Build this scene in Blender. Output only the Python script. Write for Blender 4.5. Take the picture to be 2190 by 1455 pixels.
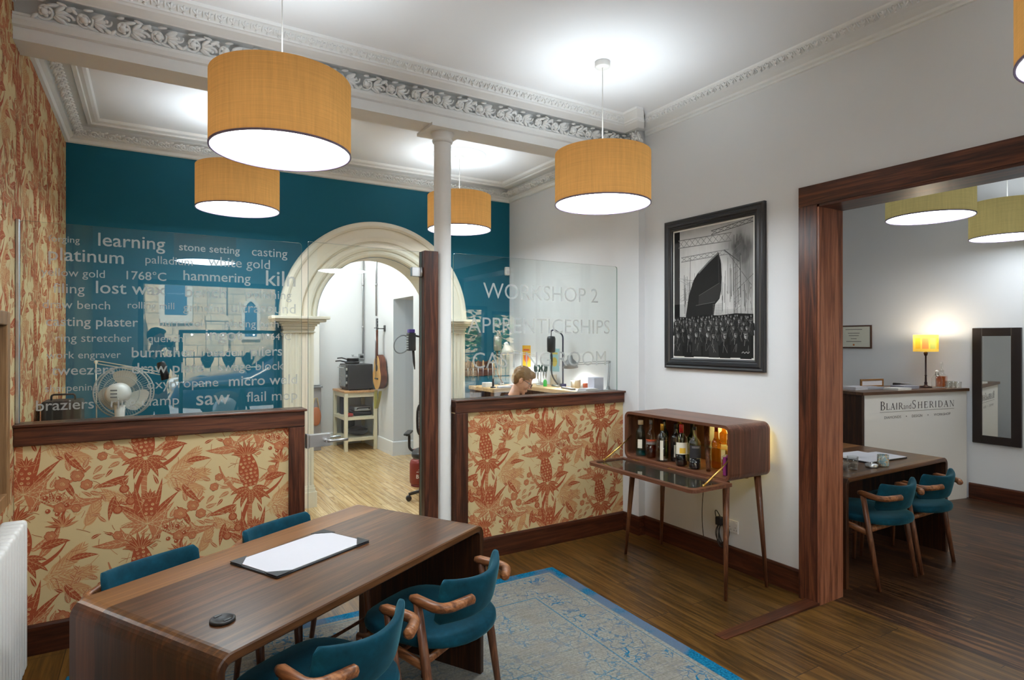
import bpy, bmesh, math, random
from mathutils import Vector, Matrix, noise
R = math.radians
pi = math.pi
for o in list(bpy.data.objects):
    bpy.data.objects.remove(o)
SC = bpy.context.scene
COL = SC.collection

# ------------------------------------------------------------------ camera
YAW, PITCH, EYE = 31.1, 0.1, 1.62
cam = bpy.data.cameras.new('camera')
cam.sensor_width = 36.0
cam.lens = 36.0 * 1280.0 / 2190.0
cam.clip_start = 0.01
cam_o = bpy.data.objects.new('camera', cam)
COL.objects.link(cam_o)
cam_o.location = (0, 0, EYE)
cam_o.rotation_euler = (R(90 + PITCH), 0, R(-YAW))
SC.camera = cam_o
# ------------------------------------------------------------------ world, sun, exposure
SC.view_settings.view_transform = 'Standard'
SC.view_settings.look = 'None'
SC.view_settings.exposure = 0.48
SC.view_settings.gamma = 1.0
SC.view_settings.use_curve_mapping = False
W = bpy.data.worlds.new('overcast_sky')
SC.world = W
W.use_nodes = True
bg = W.node_tree.nodes['Background']
bg.inputs[0].default_value = (0.72, 0.85, 1.0, 1)
bg.inputs[1].default_value = 3.6
sun = bpy.data.lights.new('sun', 'SUN')
sun.energy = 22.0
sun.angle = R(3)
sun.color = (1.0, 0.93, 0.82)
sun_o = bpy.data.objects.new('sun', sun)
COL.objects.link(sun_o)
sun_o.location = (0, 6, 12)
sun_o.rotation_euler = Vector((0.25, -1.0, -1.25)).to_track_quat('-Z', 'Y').to_euler()
DISC = 19.0       # pendant diffuser radiance
UPLIGHT = 5.0   # bulb above the diffuser, watts
SC.cycles.max_bounces = 10
SC.cycles.diffuse_bounces = 5
SC.cycles.glossy_bounces = 5
SC.cycles.transparent_max_bounces = 24
SC.cycles.sample_clamp_indirect = 6.0
SC.cycles.caustics_reflective = False
SC.cycles.caustics_refractive = False
SC.cycles.use_denoising = True

# ------------------------------------------------------------------ helpers
def srgb(r, g, b):
    def f(c):
        c /= 255.0
        return c / 12.92 if c <= 0.04045 else ((c + 0.055) / 1.055) ** 2.4
    return (f(r), f(g), f(b))

class MB:
    """collects faces; build() links them as one mesh object"""
    def __init__(s):
        s.v = []; s.f = []; s.m = []; s.s = []; s.c = None
    def add(s, v, f, mat=0, smooth=False):
        o = len(s.v)
        s.v += [tuple(p) for p in v]
        s.f += [tuple(i + o for i in q) for q in f]
        s.m += [mat] * len(f)
        s.s += [smooth] * len(f)
        return s
    def join(s, b, M=None, mat=None):
        o = len(s.v)
        s.v += [tuple(M @ Vector(p)) for p in b.v] if M else b.v
        s.f += [tuple(i + o for i in q) for q in b.f]
        s.m += b.m if mat is None else [mat] * len(b.f)
        s.s += b.s
        return s
    def box(s, x0, x1, y0, y1, z0, z1, mat=0):
        v = [(x0, y0, z0), (x1, y0, z0), (x1, y1, z0), (x0, y1, z0), (x0, y0, z1), (x1, y0, z1), (x1, y1, z1), (x0, y1, z1)]
        return s.add(v, [(0, 3, 2, 1), (4, 5, 6, 7), (0, 1, 5, 4), (1, 2, 6, 5), (2, 3, 7, 6), (3, 0, 4, 7)], mat)
    def rbox(s, x0, x1, y0, y1, z0, z1, r=0.005, mat=0, seg=2, M=None):
        bm = bmesh.new()
        bmesh.ops.create_cube(bm, size=1)
        for v in bm.verts:
            v.co = Vector(((x0 + x1) / 2 + v.co.x * (x1 - x0), (y0 + y1) / 2 + v.co.y * (y1 - y0), (z0 + z1) / 2 + v.co.z * (z1 - z0)))
        r = min(r, 0.49 * min(abs(x1 - x0), abs(y1 - y0), abs(z1 - z0)))
        bmesh.ops.bevel(bm, geom=bm.edges[:], offset=r, segments=seg, profile=0.5, affect='EDGES')
        return s.frombm(bm, mat, seg > 2, M)
    def frombm(s, bm, mat=0, smooth=False, M=None):
        bm.verts.index_update()
        v = [tuple(M @ p.co) if M else tuple(p.co) for p in bm.verts]
        f = [tuple(q.index for q in fa.verts) for fa in bm.faces]
        bm.free()
        return s.add(v, f, mat, smooth)
    def frommesh(s, me, mat=0, smooth=False, M=None):
        v = [tuple(M @ p.co) if M else tuple(p.co) for p in me.vertices]
        return s.add(v, [tuple(p.vertices) for p in me.polygons], mat, smooth)
    def tube(s, pts, r, n=10, mat=0, caps=True, closed=False, flat=None):
        pts = [Vector(p) for p in pts]
        k = len(pts)
        rr = r if isinstance(r, (list, tuple)) else [r] * k
        t0 = (pts[1] - pts[0]).normalized()
        up = Vector((0, 0, 1)) if abs(t0.z) < 0.9 else Vector((1, 0, 0))
        nx = t0.cross(up).normalized()
        v = []
        for i in range(k):
            if closed:
                t = (pts[(i + 1) % k] - pts[i - 1]).normalized()
            else:
                t = (pts[min(i + 1, k - 1)] - pts[max(i - 1, 0)]).normalized()
            nx = (nx - t * nx.dot(t))
            nx = nx.normalized() if nx.length > 1e-6 else t.orthogonal().normalized()
            ny = t.cross(nx)
            a, b = (rr[i], rr[i]) if not isinstance(rr[i], (list, tuple)) else rr[i]
            for j in range(n):
                an = 2 * pi * j / n
                v.append(pts[i] + nx * (a * math.cos(an)) + ny * (b * math.sin(an)))
        f = []
        for i in range(k if closed else k - 1):
            for j in range(n):
                a = i * n + j; b = i * n + (j + 1) % n
                c = ((i + 1) % k) * n + (j + 1) % n; d = ((i + 1) % k) * n + j
                f.append((a, b, c, d))
        s.add(v, f, mat, True)
        if caps and not closed:
            o = len(s.v) - len(v)
            s.f += [tuple(o + j for j in range(n))[::-1], tuple(o + (k - 1) * n + j for j in range(n))]
            s.m += [mat, mat]; s.s += [False, False]
        return s
    def cyl(s, p0, p1, r0, r1=None, n=16, mat=0, caps=True):
        return s.tube([p0, p1], [r0, r0 if r1 is None else r1], n, mat, caps)
    def lathe(s, prof, c=(0, 0, 0), n=24, mat=0, smooth=True, a0=0, a1=2 * pi):
        full = abs(a1 - a0 - 2 * pi) < 1e-6
        cnt = n if full else n + 1
        v = []
        for r, z in prof:
            for j in range(cnt):
                an = a0 + (a1 - a0) * j / n
                v.append((c[0] + r * math.cos(an), c[1] + r * math.sin(an), c[2] + z))
        f = []
        for i in range(len(prof) - 1):
            for j in range(n):
                j2 = (j + 1) % cnt
                f.append((i * cnt + j, i * cnt + j2, (i + 1) * cnt + j2, (i + 1) * cnt + j))
        return s.add(v, f, mat, smooth)
    def ell(s, c, r, n=16, m=10, mat=0, M=None):
        v = [(0, 0, -1)]
        for i in range(1, m):
            ph = -pi / 2 + pi * i / m
            for j in range(n):
                v.append((math.cos(ph) * math.cos(2 * pi * j / n), math.cos(ph) * math.sin(2 * pi * j / n), math.sin(ph)))
        v.append((0, 0, 1))
        f = [(0, 1 + (j + 1) % n, 1 + j) for j in range(n)]
        for i in range(m - 2):
            for j in range(n):
                f.append((1 + i * n + j, 1 + i * n + (j + 1) % n, 1 + (i + 1) * n + (j + 1) % n, 1 + (i + 1) * n + j))
        t = len(v) - 1
        f += [(t, 1 + (m - 2) * n + j, 1 + (m - 2) * n + (j + 1) % n) for j in range(n)]
        rr = r if isinstance(r, (list, tuple)) else (r, r, r)
        vv = []
        for p in v:
            q = Vector((p[0] * rr[0], p[1] * rr[1], p[2] * rr[2]))
            if M: q = M @ q
            vv.append(q + Vector(c))
        return s.add(vv, f, mat, True)
    def prism(s, poly, fn, d0, d1, mat=0, smooth=False):
        """poly 2-D outline extruded from d0 to d1; fn(u, v, d) -> xyz"""
        k = len(poly)
        v = [fn(a, b, d0) for a, b in poly] + [fn(a, b, d1) for a, b in poly]
        f = [tuple(range(k))[::-1], tuple(range(k, 2 * k))]
        s.add(v, f, mat, False)
        s.add(v, [(i, (i + 1) % k, k + (i + 1) % k, k + i) for i in range(k)], mat, smooth)
        return s
    def grid(s, fn, nu, nv, mat=0, smooth=True, wrap_u=False):
        cu = nu if wrap_u else nu + 1
        v = [fn(i / nu, j / nv) for j in range(nv + 1) for i in range(cu)]
        f = [(j * cu + i, j * cu + (i + 1) % cu, (j + 1) * cu + (i + 1) % cu, (j + 1) * cu + i) for j in range(nv) for i in range(nu)]
        return s.add(v, f, mat, smooth)
    def pad(s, outline, z0, z1, e=0.015, dome=0.0, mat=0, ctr=None):
        """soft cushion over a 2-D outline"""
        k = len(outline)
        cx = sum(p[0] for p in outline) / k if ctr is None else ctr[0]
        cy = sum(p[1] for p in outline) / k if ctr is None else ctr[1]
        size = max(math.hypot(p[0] - cx, p[1] - cy) for p in outline)
        loops = []
        def loop(inset, z):
            q = 1 - inset / size
            loops.append([(cx + (p[0] - cx) * q, cy + (p[1] - cy) * q, z) for p in outline])
        loop(e, z0); loop(e * 0.3, z0 + e * 0.3); loop(0, z0 + e)
        loop(0, z1 - e); loop(e * 0.3, z1 - e * 0.3); loop(e, z1)
        for t in (0.25, 0.5, 0.75):
            loop(e + (size - e) * t, z1 + dome * math.sin(t * pi / 2))
        v = [p for L in loops for p in L] + [(cx, cy, z1 + dome), (cx, cy, z0)]
        f = []
        for i in range(len(loops) - 1):
            for j in range(k):
                f.append((i * k + j, i * k + (j + 1) % k, (i + 1) * k + (j + 1) % k, (i + 1) * k + j))
        b = (len(loops) - 1) * k
        f += [(b + j, b + (j + 1) % k, len(v) - 2) for j in range(k)]
        f += [((j + 1) % k, j, len(v) - 1) for j in range(k)]
        return s.add(v, f, mat, True)
    def sweep(s, prof, path, side=1, mat=0, smooth=False, start=None, end=None):
        """moulding: prof [(p, z)] pushed p to the left (side=1) of a horizontal path, mitred"""
        k = len(path)
        offs = []
        for i in range(k):
            def nrm(a, b):
                d = Vector((b[0] - a[0], b[1] - a[1])).normalized()
                return Vector((-d.y, d.x)) * side
            n0 = nrm(path[i - 1], path[i]) if i > 0 else (start and Vector(start)) or nrm(path[0], path[1])
            n1 = nrm(path[i], path[i + 1]) if i < k - 1 else (end and Vector(end)) or n0
            m = n0 + n1
            offs.append(m / max(0.2, m.dot(n1)) if m.length > 1e-6 else n0)
        v = [(path[i][0] + offs[i].x * p, path[i][1] + offs[i].y * p, z) for i in range(k) for p, z in prof]
        q = len(prof)
        f = [(i * q + j, (i + 1) * q + j, (i + 1) * q + j + 1, i * q + j + 1) for i in range(k - 1) for j in range(q - 1)]
        return s.add(v, f, mat, smooth)
    def build(s, name, mats, parent=None, org=(0, 0, 0), loc=None):
        me = bpy.data.meshes.new(name)
        v = s.v
        if tuple(org) != (0, 0, 0):
            v = [(a - org[0], b - org[1], c - org[2]) for a, b, c in v]
        me.from_pydata(v, [], s.f)
        for m in (mats if isinstance(mats, (list, tuple)) else [mats]):
            me.materials.append(m)
        me.polygons.foreach_set('material_index', s.m)
        me.polygons.foreach_set('use_smooth', s.s)
        if s.c:
            at = me.color_attributes.new('Col', 'FLOAT_COLOR', 'CORNER')
            k = 0
            for p, c in zip(me.polygons, s.c):
                for _ in p.vertices:
                    at.data[k].color = (c[0], c[1], c[2], 1); k += 1
        me.update()
        o = bpy.data.objects.new(name, me)
        COL.objects.link(o)
        o.location = loc if loc is not None else ((0, 0, 0) if parent else org)
        if parent: o.parent = parent
        return o

def thing(name, label, cat, loc=(0, 0, 0), rz=0.0, group=None):
    o = bpy.data.objects.new(name, None)
    o.empty_display_size = 0.05
    COL.objects.link(o)
    o.location = loc
    o.rotation_euler = (0, 0, rz)
    o['label'] = label; o['category'] = cat
    if group: o['group'] = group
    return o
def tag(o, label, cat, group=None):
    o['label'] = label; o['category'] = cat
    if group: o['group'] = group
    return o
def part(name, mb, mats, t, world=False, label=None):
    o = mb.build(name, mats, t, t.location if world else (0, 0, 0), (0, 0, 0))
    if label: o['label'] = label
    return o
def sub(name, mb, mats, p, org=(0, 0, 0)):
    return mb.build(name, mats, p, org, (0, 0, 0))
def single(name, mb, mats, label, cat, org=(0, 0, 0), group=None):
    return tag(mb.build(name, mats, None, org), label, cat, group)
def struct(name, mb, mats):
    o = mb.build(name, mats)
    o['kind'] = 'structure'
    return o
def dup(o, parent=None):
    c = o.copy()
    COL.objects.link(c)
    if parent: c.parent = parent
    for ch in [x for x in bpy.data.objects if x.parent == o]:
        dup(ch, c)
    return c
def kids(o):
    return [x for x in bpy.data.objects if x.parent == o]
def copy_thing(o, loc, rz=None, label=None):
    c = dup(o)
    c.location = loc
    if rz is not None: c.rotation_euler = (0, 0, rz)
    if label: c['label'] = label
    return c
def bez(p0, p1, p2, p3, n=10):
    p0, p1, p2, p3 = map(Vector, (p0, p1, p2, p3))
    out = []
    for i in range(n + 1):
        t = i / n
        out.append(p0 * (1 - t) ** 3 + p1 * 3 * t * (1 - t) ** 2 + p2 * 3 * t * t * (1 - t) + p3 * t ** 3)
    return out
def round_path(pts, r, n=5):
    """polyline with rounded inner corners"""
    pts = [Vector(p) for p in pts]
    out = [pts[0]]
    for i in range(1, len(pts) - 1):
        a = (pts[i - 1] - pts[i]); b = (pts[i + 1] - pts[i])
        d = min(r, a.length * 0.49, b.length * 0.49)
        a.normalize(); b.normalize()
        p0 = pts[i] + a * d; p2 = pts[i] + b * d
        for k in range(n + 1):
            t = k / n
            out.append(p0 * (1 - t) ** 2 + pts[i] * 2 * t * (1 - t) + p2 * t * t)
    out.append(pts[-1])
    return out
def text_mb(txt, fn, x0, x1, z0, mat=0, bold=0.0, hscale=None, size=None):
    """text laid on a plane: fn(u, v) -> xyz; squeezed between u = x0 and x1, baseline v = z0"""
    cu = bpy.data.curves.new('txt', 'FONT')
    cu.body = txt
    cu.offset = bold
    cu.resolution_u = 3
    o = bpy.data.objects.new('txt', cu)
    COL.objects.link(o)
    bpy.context.view_layer.update()
    me = bpy.data.meshes.new_from_object(o.evaluated_get(bpy.context.evaluated_depsgraph_get()))
    xs = [v.co.x for v in me.vertices]
    a, b = min(xs), max(xs)
    k = (x1 - x0) / (b - a)
    kv = k * hscale if hscale else abs(k)
    if size: kv = size
    mb = MB()
    mb.add([fn(x0 + (v.co.x - a) * k, z0 + v.co.y * kv) for v in me.vertices], [tuple(p.vertices) for p in me.polygons], mat)
    bpy.data.objects.remove(o)
    bpy.data.curves.remove(cu)
    bpy.data.meshes.remove(me)
    return mb

def text_words(txt, *a, **k):
    """one mesh per word"""
    ws = txt.split(' ')
    whole = text_mb(txt, *a, **k)
    if len(ws) == 1: return [(txt, whole)]
    # islands -> cut at the widest gaps across the reading direction
    p0 = Vector(whole.v[0]); far = max(whole.v, key=lambda p: (Vector(p) - p0).length)
    ax = max(range(2), key=lambda i: max(p[i] for p in whole.v) - min(p[i] for p in whole.v))
    spans = sorted((min(whole.v[i][ax] for i in f), max(whole.v[i][ax] for i in f)) for f in whole.f)
    gaps, end = [], spans[0][1]
    for s0, s1 in spans:
        if s0 > end: gaps.append((s0 - end, (s0 + end) / 2))
        end = max(end, s1)
    cuts = sorted(c for g, c in sorted(gaps)[-(len(ws) - 1):])
    out = [MB() for _ in ws]
    for f in whole.f:
        c = sum(whole.v[i][ax] for i in f) / len(f)
        out[sum(c > q for q in cuts)].add([whole.v[i] for i in f], [tuple(range(len(f)))])
    return list(zip(ws, out))

# ------------------------------------------------------------------ materials
class NT:
    def __init__(s, name):
        s.m = bpy.data.materials.new(name)
        s.m.use_nodes = True
        s.t = s.m.node_tree
        s.t.nodes.clear()
        s.out = s.t.nodes.new('ShaderNodeOutputMaterial')
    def n(s, typ, ins=None, **kw):
        d = s.t.nodes.new('ShaderNode' + typ)
        for k, v in kw.items(): setattr(d, k, v)
        for k, v in (ins or {}).items():
            if isinstance(v, bpy.types.NodeSocket): s.t.links.new(v, d.inputs[k])
            else:
                if isinstance(v, tuple) and len(v) == 3 and d.inputs[k].type == 'RGBA': v = v + (1,)
                d.inputs[k].default_value = v
        return d
    def surf(s, sock):
        s.t.links.new(sock, s.out.inputs[0]); return s.m
    def bsdf(s, **ins):
        d = s.n('BsdfPrincipled', {k.replace('_', ' '): v for k, v in ins.items()})
        s.surf(d.outputs[0]); return d
    def mixc(s, f, a, b, typ='MIX'):
        d = s.n('Mix', {0: f, 6: a, 7: b}, data_type='RGBA', blend_type=typ)
        return d.outputs[2]
    def ramp(s, fac, stops):
        d = s.n('ValToRGB', {0: fac})
        cr = d.color_ramp
        while len(cr.elements) < len(stops): cr.elements.new(0.5)
        for e, (p, c) in zip(cr.elements, stops):
            e.position = p
            e.color = (c, c, c, 1) if not isinstance(c, tuple) else c + (1,)
        return d.outputs[0]
    def mth(s, op, a, b=0.0, c=0.0):
        return s.n('Math', {0: a, 1: b, 2: c}, operation=op).outputs[0]
    def obj(s, scale=(1, 1, 1), rot=(0, 0, 0), loc=(0, 0, 0)):
        tc = s.n('TexCoord')
        return s.n('Mapping', {'Vector': tc.outputs['Object'], 'Scale': scale, 'Rotation': rot, 'Location': loc}).outputs[0]
    def bump(s, h, st=0.1, dist=0.01):
        return s.n('Bump', {'Height': h, 'Strength': st, 'Distance': dist}).outputs[0]

def plain(name, col, rough=0.5, metal=0.0, spec=0.5, noise_amt=0.06, nscale=30.0, bump=0.0, sheen=0.0, coat=0.0):
    t = NT(name)
    co = t.obj()
    nz = t.n('TexNoise', {'Vector': co, 'Scale': nscale, 'Detail': 3.0})
    c = t.mixc(nz.outputs[0], tuple(x * (1 - noise_amt) for x in col), tuple(min(1, x * (1 + noise_amt)) for x in col))
    b = t.bsdf(Base_Color=c, Roughness=rough, Metallic=metal, Specular_IOR_Level=spec, Sheen_Weight=sheen, Coat_Weight=coat)
    if bump:
        t.t.links.new(t.bump(nz.outputs[0], bump, 0.004), b.inputs['Normal'])
    return t.m

def wood(name, dark, mid, light, axis='x', board=0.0, rough=0.38, scale=1.0, spec=0.4, across='y', coat=0.0):
    """straight grain along axis, optional glued boards of width `board` stepping along `across`"""
    t = NT(name)
    tc = t.n('TexCoord')
    sp = t.n('SeparateXYZ', {0: tc.outputs['Object']})
    ax = {'x': 0, 'y': 1, 'z': 2}
    off = None
    if board:
        bi = t.mth('FLOOR', t.mth('DIVIDE', sp.outputs[ax[across]], board))
        wn = t.n('TexWhiteNoise', {'W': bi}, noise_dimensions='1D')
        off = wn.outputs[0]
    sc = {'x': (1.1, 20, 20), 'y': (20, 1.1, 20), 'z': (20, 20, 1.1)}[axis]
    mp = t.n('Mapping', {'Vector': tc.outputs['Object'], 'Scale': tuple(a * scale for a in sc)})
    v = mp.outputs[0]
    if off is not None:
        v = t.n('VectorMath', {0: v, 1: t.n('VectorMath', {0: off, 1: (7.3, 5.1, 3.7)}, operation='MULTIPLY').outputs[0]}, operation='ADD').outputs[0]
    n1 = t.n('TexNoise', {'Vector': v, 'Scale': 1.0, 'Detail': 6.0, 'Roughness': 0.62, 'Distortion': 1.4})
    n2 = t.n('TexNoise', {'Vector': v, 'Scale': 5.0, 'Detail': 4.0, 'Roughness': 0.6})
    g = t.mth('ADD', t.mth('MULTIPLY', n1.outputs[0], 0.72), t.mth('MULTIPLY', n2.outputs[0], 0.28))
    c = t.ramp(g, [(0.36, dark), (0.5, mid), (0.63, light)])
    if off is not None:
        c = t.mixc(0.55, c, t.ramp(off, [(0.0, tuple(x * 0.62 for x in mid)), (0.6, mid), (1.0, tuple(min(1, x * 1.35) for x in light))]), 'MIX')
    b = t.bsdf(Base_Color=c, Roughness=rough, Specular_IOR_Level=spec, Coat_Weight=coat)
    t.t.links.new(t.bump(n2.outputs[0], 0.06, 0.003), b.inputs['Normal'])
    return t.m

def planks(name, cols, width, length, gap, axis='y', rough=0.3, grain=1.0, gapcol=(0.02, 0.012, 0.008), spec=0.45, blotch=0.5):
    t = NT(name)
    tc = t.n('TexCoord')
    rot = (0, 0, R(90)) if axis == 'y' else (0, 0, 0)
    mp = t.n('Mapping', {'Vector': tc.outputs['Object'], 'Rotation': rot})
    br = t.n('TexBrick', {'Vector': mp.outputs[0], 'Color1': (0, 0, 0, 1), 'Color2': (1, 1, 1, 1), 'Mortar': (0.5, 0.5, 0.5, 1), 'Scale': 1.0, 'Mortar Size': gap, 'Bias': 0.0,
                          'Brick Width': length, 'Row Height': width})
    br.offset = 0.37
    sc = (15, 0.8, 1) if axis == 'y' else (0.8, 15, 1)
    m2 = t.n('Mapping', {'Vector': tc.outputs['Object'], 'Scale': tuple(a * grain for a in sc)})
    rnd = t.n('SeparateColor', {0: br.outputs[0]}).outputs[0]
    v = t.n('VectorMath', {0: m2.outputs[0], 1: t.n('VectorMath', {0: rnd, 1: (9.1, 4.7, 6.3)}, operation='MULTIPLY').outputs[0]}, operation='ADD').outputs[0]
    n1 = t.n('TexNoise', {'Vector': v, 'Scale': 1.0, 'Detail': 7.0, 'Roughness': 0.65, 'Distortion': 2.2})
    n2 = t.n('TexNoise', {'Vector': v, 'Scale': 6.0, 'Detail': 3.0})
    g = t.mth('ADD', t.mth('MULTIPLY', n1.outputs[0], 0.75), t.mth('MULTIPLY', n2.outputs[0], 0.25))
    k = len(cols)
    c = t.ramp(g, [(0.41 + 0.17 * i / (k - 1), cols[i]) for i in range(k)])
    c = t.mixc(blotch, c, t.ramp(rnd, [(0.0, tuple(x * 0.6 for x in cols[k // 2])), (1.0, tuple(min(1, x * 1.15) for x in cols[-1]))]), 'MIX')
    c = t.mixc(br.outputs['Fac'], c, gapcol)
    b = t.bsdf(Base_Color=c, Roughness=rough, Specular_IOR_Level=spec)
    t.t.links.new(t.bump(g, 0.05, 0.003), b.inputs['Normal'])
    return t.m

def glassmat(name, tint=(1, 1, 1), ior=1.5, rough=0.0, refl=1.0):
    """thin clear pane: straight through, mirror-like by Fresnel"""
    t = NT(name)
    bf = t.n('NewGeometry').outputs['Backfacing']      # same reflectance on both faces of the sheet
    fr = t.n('Fresnel', {'IOR': t.mth('ADD', t.mth('MULTIPLY', bf, 1.0 / ior - ior), ior)})
    f = t.mth('MULTIPLY', fr.outputs[0], refl)
    a = t.n('BsdfTransparent', {'Color': tint})
    g = t.n('BsdfGlossy', {'Color': (1, 1, 1, 1), 'Roughness': rough})
    t.surf(t.n('MixShader', {0: f, 1: a.outputs[0], 2: g.outputs[0]}).outputs[0])
    return t.m
def emit(name, col, st):
    t = NT(name)
    t.surf(t.n('Emission', {'Color': col, 'Strength': st}).outputs[0])
    return t.m
def velvet(name, col):
    t = NT(name)
    co = t.obj()
    n = t.n('TexNoise', {'Vector': co, 'Scale': 9.0, 'Detail': 5.0, 'Roughness': 0.7})
    c = t.ramp(n.outputs[0], [(0.35, tuple(x * 0.6 for x in col)), (0.6, col), (0.75, tuple(x * 1.5 for x in col))])
    t.bsdf(Base_Color=c, Roughness=0.8, Specular_IOR_Level=0.2, Sheen_Weight=0.35, Sheen_Roughness=0.35, Sheen_Tint=(0.25, 0.65, 0.75, 1))
    return t.m
def shadefab(name, col):
    """woven lampshade cloth: coloured outside, white lining inside"""
    t = NT(name)
    tc = t.n('TexCoord')
    mp = t.n('Mapping', {'Vector': tc.outputs['Object'], 'Scale': (60, 60, 3)})
    n = t.n('TexNoise', {'Vector': mp.outputs[0], 'Scale': 1.0, 'Detail': 4.0, 'Roughness': 0.7})
    mp2 = t.n('Mapping', {'Vector': tc.outputs['Object'], 'Scale': (4, 4, 260)})
    n2 = t.n('TexNoise', {'Vector': mp2.outputs[0], 'Scale': 1.0, 'Detail': 2.0})
    g = t.mth('ADD', t.mth('MULTIPLY', n.outputs[0], 0.6), t.mth('MULTIPLY', n2.outputs[0], 0.4))
    c = t.ramp(g, [(0.3, tuple(x * 0.84 for x in col)), (0.7, tuple(min(1, x * 1.12) for x in col))])
    ge = t.n('NewGeometry')
    c2 = t.mixc(ge.outputs['Backfacing'], c, (0.9, 0.9, 0.88))
    d = t.n('BsdfDiffuse', {'Color': c2, 'Roughness': 0.6})
    tr = t.n('BsdfTranslucent', {'Color': c})
    t.surf(t.n('MixShader', {0: 0.05, 1: d.outputs[0], 2: tr.outputs[0]}).outputs[0])
    return t.m

WHITE = plain('white_wall_paint', srgb(222, 224, 226), 0.7, spec=0.25, noise_amt=0.012, nscale=3)
CEIL = plain('white_ceiling_paint', srgb(238, 241, 244), 0.8, spec=0.2, noise_amt=0.01, nscale=3)
PLASTER = plain('white_plaster', srgb(234, 236, 236), 0.6, spec=0.3, noise_amt=0.02)
TEAL = plain('teal_wall_paint', srgb(12, 92, 114), 0.6, spec=0.25, noise_amt=0.04, nscale=5)
IVORY = plain('ivory_gloss_paint', srgb(226, 221, 204), 0.4, spec=0.4, noise_amt=0.02)
TRIMW = wood('walnut_trim_vertical', srgb(40, 20, 13), srgb(76, 40, 26), srgb(112, 64, 42), 'z', rough=0.35, scale=1.2)
TRIMX = wood('walnut_trim_lengthwise', srgb(40, 20, 12), srgb(76, 40, 25), srgb(110, 62, 40), 'x', rough=0.35, scale=1.2)
TRIMY = wood('walnut_trim_crosswise', srgb(40, 20, 12), srgb(76, 40, 25), srgb(110, 62, 40), 'y', rough=0.35, scale=1.2)
SKIRT = wood('dark_stained_skirting', srgb(40, 19, 11), srgb(68, 34, 20), srgb(92, 50, 31), 'x', rough=0.35)
SKIRTY = wood('dark_stained_skirting_side', srgb(40, 19, 11), srgb(68, 34, 20), srgb(92, 50, 31), 'y', rough=0.35)
JAMB = wood('walnut_jamb', srgb(88, 50, 35), srgb(138, 85, 61), srgb(168, 112, 84), 'z', rough=0.35, scale=1.1)
TABLE = wood('walnut_table', srgb(32, 19, 11), srgb(90, 58, 33), srgb(146, 100, 58), 'x', board=0.115, rough=0.3, spec=0.5)
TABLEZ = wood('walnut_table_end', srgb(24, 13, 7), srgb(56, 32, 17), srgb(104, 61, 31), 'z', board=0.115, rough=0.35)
CHAIRW = wood('walnut_chair_frame', srgb(74, 42, 24), srgb(128, 80, 48), srgb(172, 116, 74), 'y', rough=0.35, scale=1.6)
CHAIRZ = wood('walnut_chair_leg', srgb(58, 33, 21), srgb(98, 60, 40), srgb(134, 88, 60), 'z', rough=0.35, scale=1.6)
CABW = wood('walnut_cabinet', srgb(52, 30, 21), srgb(108, 68, 50), srgb(158, 108, 80), 'y', board=0.13, rough=0.35, across='x')
CABZ = wood('walnut_cabinet_side', srgb(46, 26, 19), srgb(98, 60, 44), srgb(150, 100, 74), 'z', board=0.09, rough=0.35, across='x')
FLOORM = planks('brown_laminate_planks', [srgb(28, 18, 8), srgb(68, 44, 18), srgb(94, 64, 27), srgb(114, 81, 38)], 0.19, 1.29, 0.0022, 'y', rough=0.32, blotch=0.3, spec=0.35)
FLOORR = planks('dark_walnut_planks', [srgb(18, 12, 9), srgb(44, 28, 20), srgb(68, 46, 32), srgb(116, 78, 46)], 0.13, 1.6, 0.002, 'y', rough=0.34, blotch=0.18, spec=0.28)
FLOORL = planks('pale_maple_planks', [srgb(176, 140, 92), srgb(206, 172, 122), srgb(224, 194, 148)], 0.075, 0.9, 0.0015, 'y', rough=0.18, gapcol=srgb(120, 90, 56), blotch=0.25)
VELVET = velvet('teal_velvet', srgb(4, 64, 82))
GOLD = shadefab('ochre_silk', srgb(228, 172, 100))
OLIVE = shadefab('olive_linen', srgb(214, 196, 130))
GLASS = glassmat('clear_glass', (0.955, 0.98, 0.97))
GLASSEDGE = plain('glass_edge', srgb(120, 150, 140), 0.1, noise_amt=0.02)
STEEL = plain('brushed_steel', (0.55, 0.56, 0.57), 0.32, metal=1.0, noise_amt=0.05)
BRASS = plain('brass', srgb(200, 165, 90), 0.28, metal=1.0)
BLACK = plain('black_plastic', (0.012, 0.012, 0.014), 0.45)
BLACKM = plain('black_satin_paint', (0.02, 0.021, 0.024), 0.35)
WPLAS = plain('white_plastic', srgb(225, 224, 220), 0.4, noise_amt=0.02)
GREYPL = plain('grey_plastic', srgb(120, 122, 126), 0.45)
PAPER = plain('white_paper', srgb(206, 206, 212), 0.8, spec=0.1, noise_amt=0.02)
LEATHER = plain('black_leather', (0.016, 0.017, 0.022), 0.4, bump=0.2, nscale=200)
def opal(name, st):
    t = NT(name)      # opal disc: bright below, dimmer towards the open top of the shade
    t.surf(t.n('Emission', {'Color': (0.88, 0.95, 1.0), 'Strength': t.n('MapRange', {'Value': t.n('NewGeometry').outputs['Backfacing'], 'To Min': st, 'To Max': st * .32}).outputs[0]}).outputs[0])
    return t.m
DIFF = opal('lamp_diffuser', DISC)
DIFFS = opal('dim_lamp_diffuser', DISC * .5)
t_ = NT('frosted_lettering')
_d = t_.n('BsdfDiffuse', {'Color': srgb(188, 192, 190)})
_tr = t_.n('BsdfTransparent', {})
_tl = t_.n('BsdfTranslucent', {'Color': srgb(188, 192, 190)})
_m1 = t_.n('MixShader', {0: 0.4, 1: _d.outputs[0], 2: _tl.outputs[0]})
t_.surf(t_.n('MixShader', {0: 0.72, 1: _tr.outputs[0], 2: _m1.outputs[0]}).outputs[0])
FROST = t_.m
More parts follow.
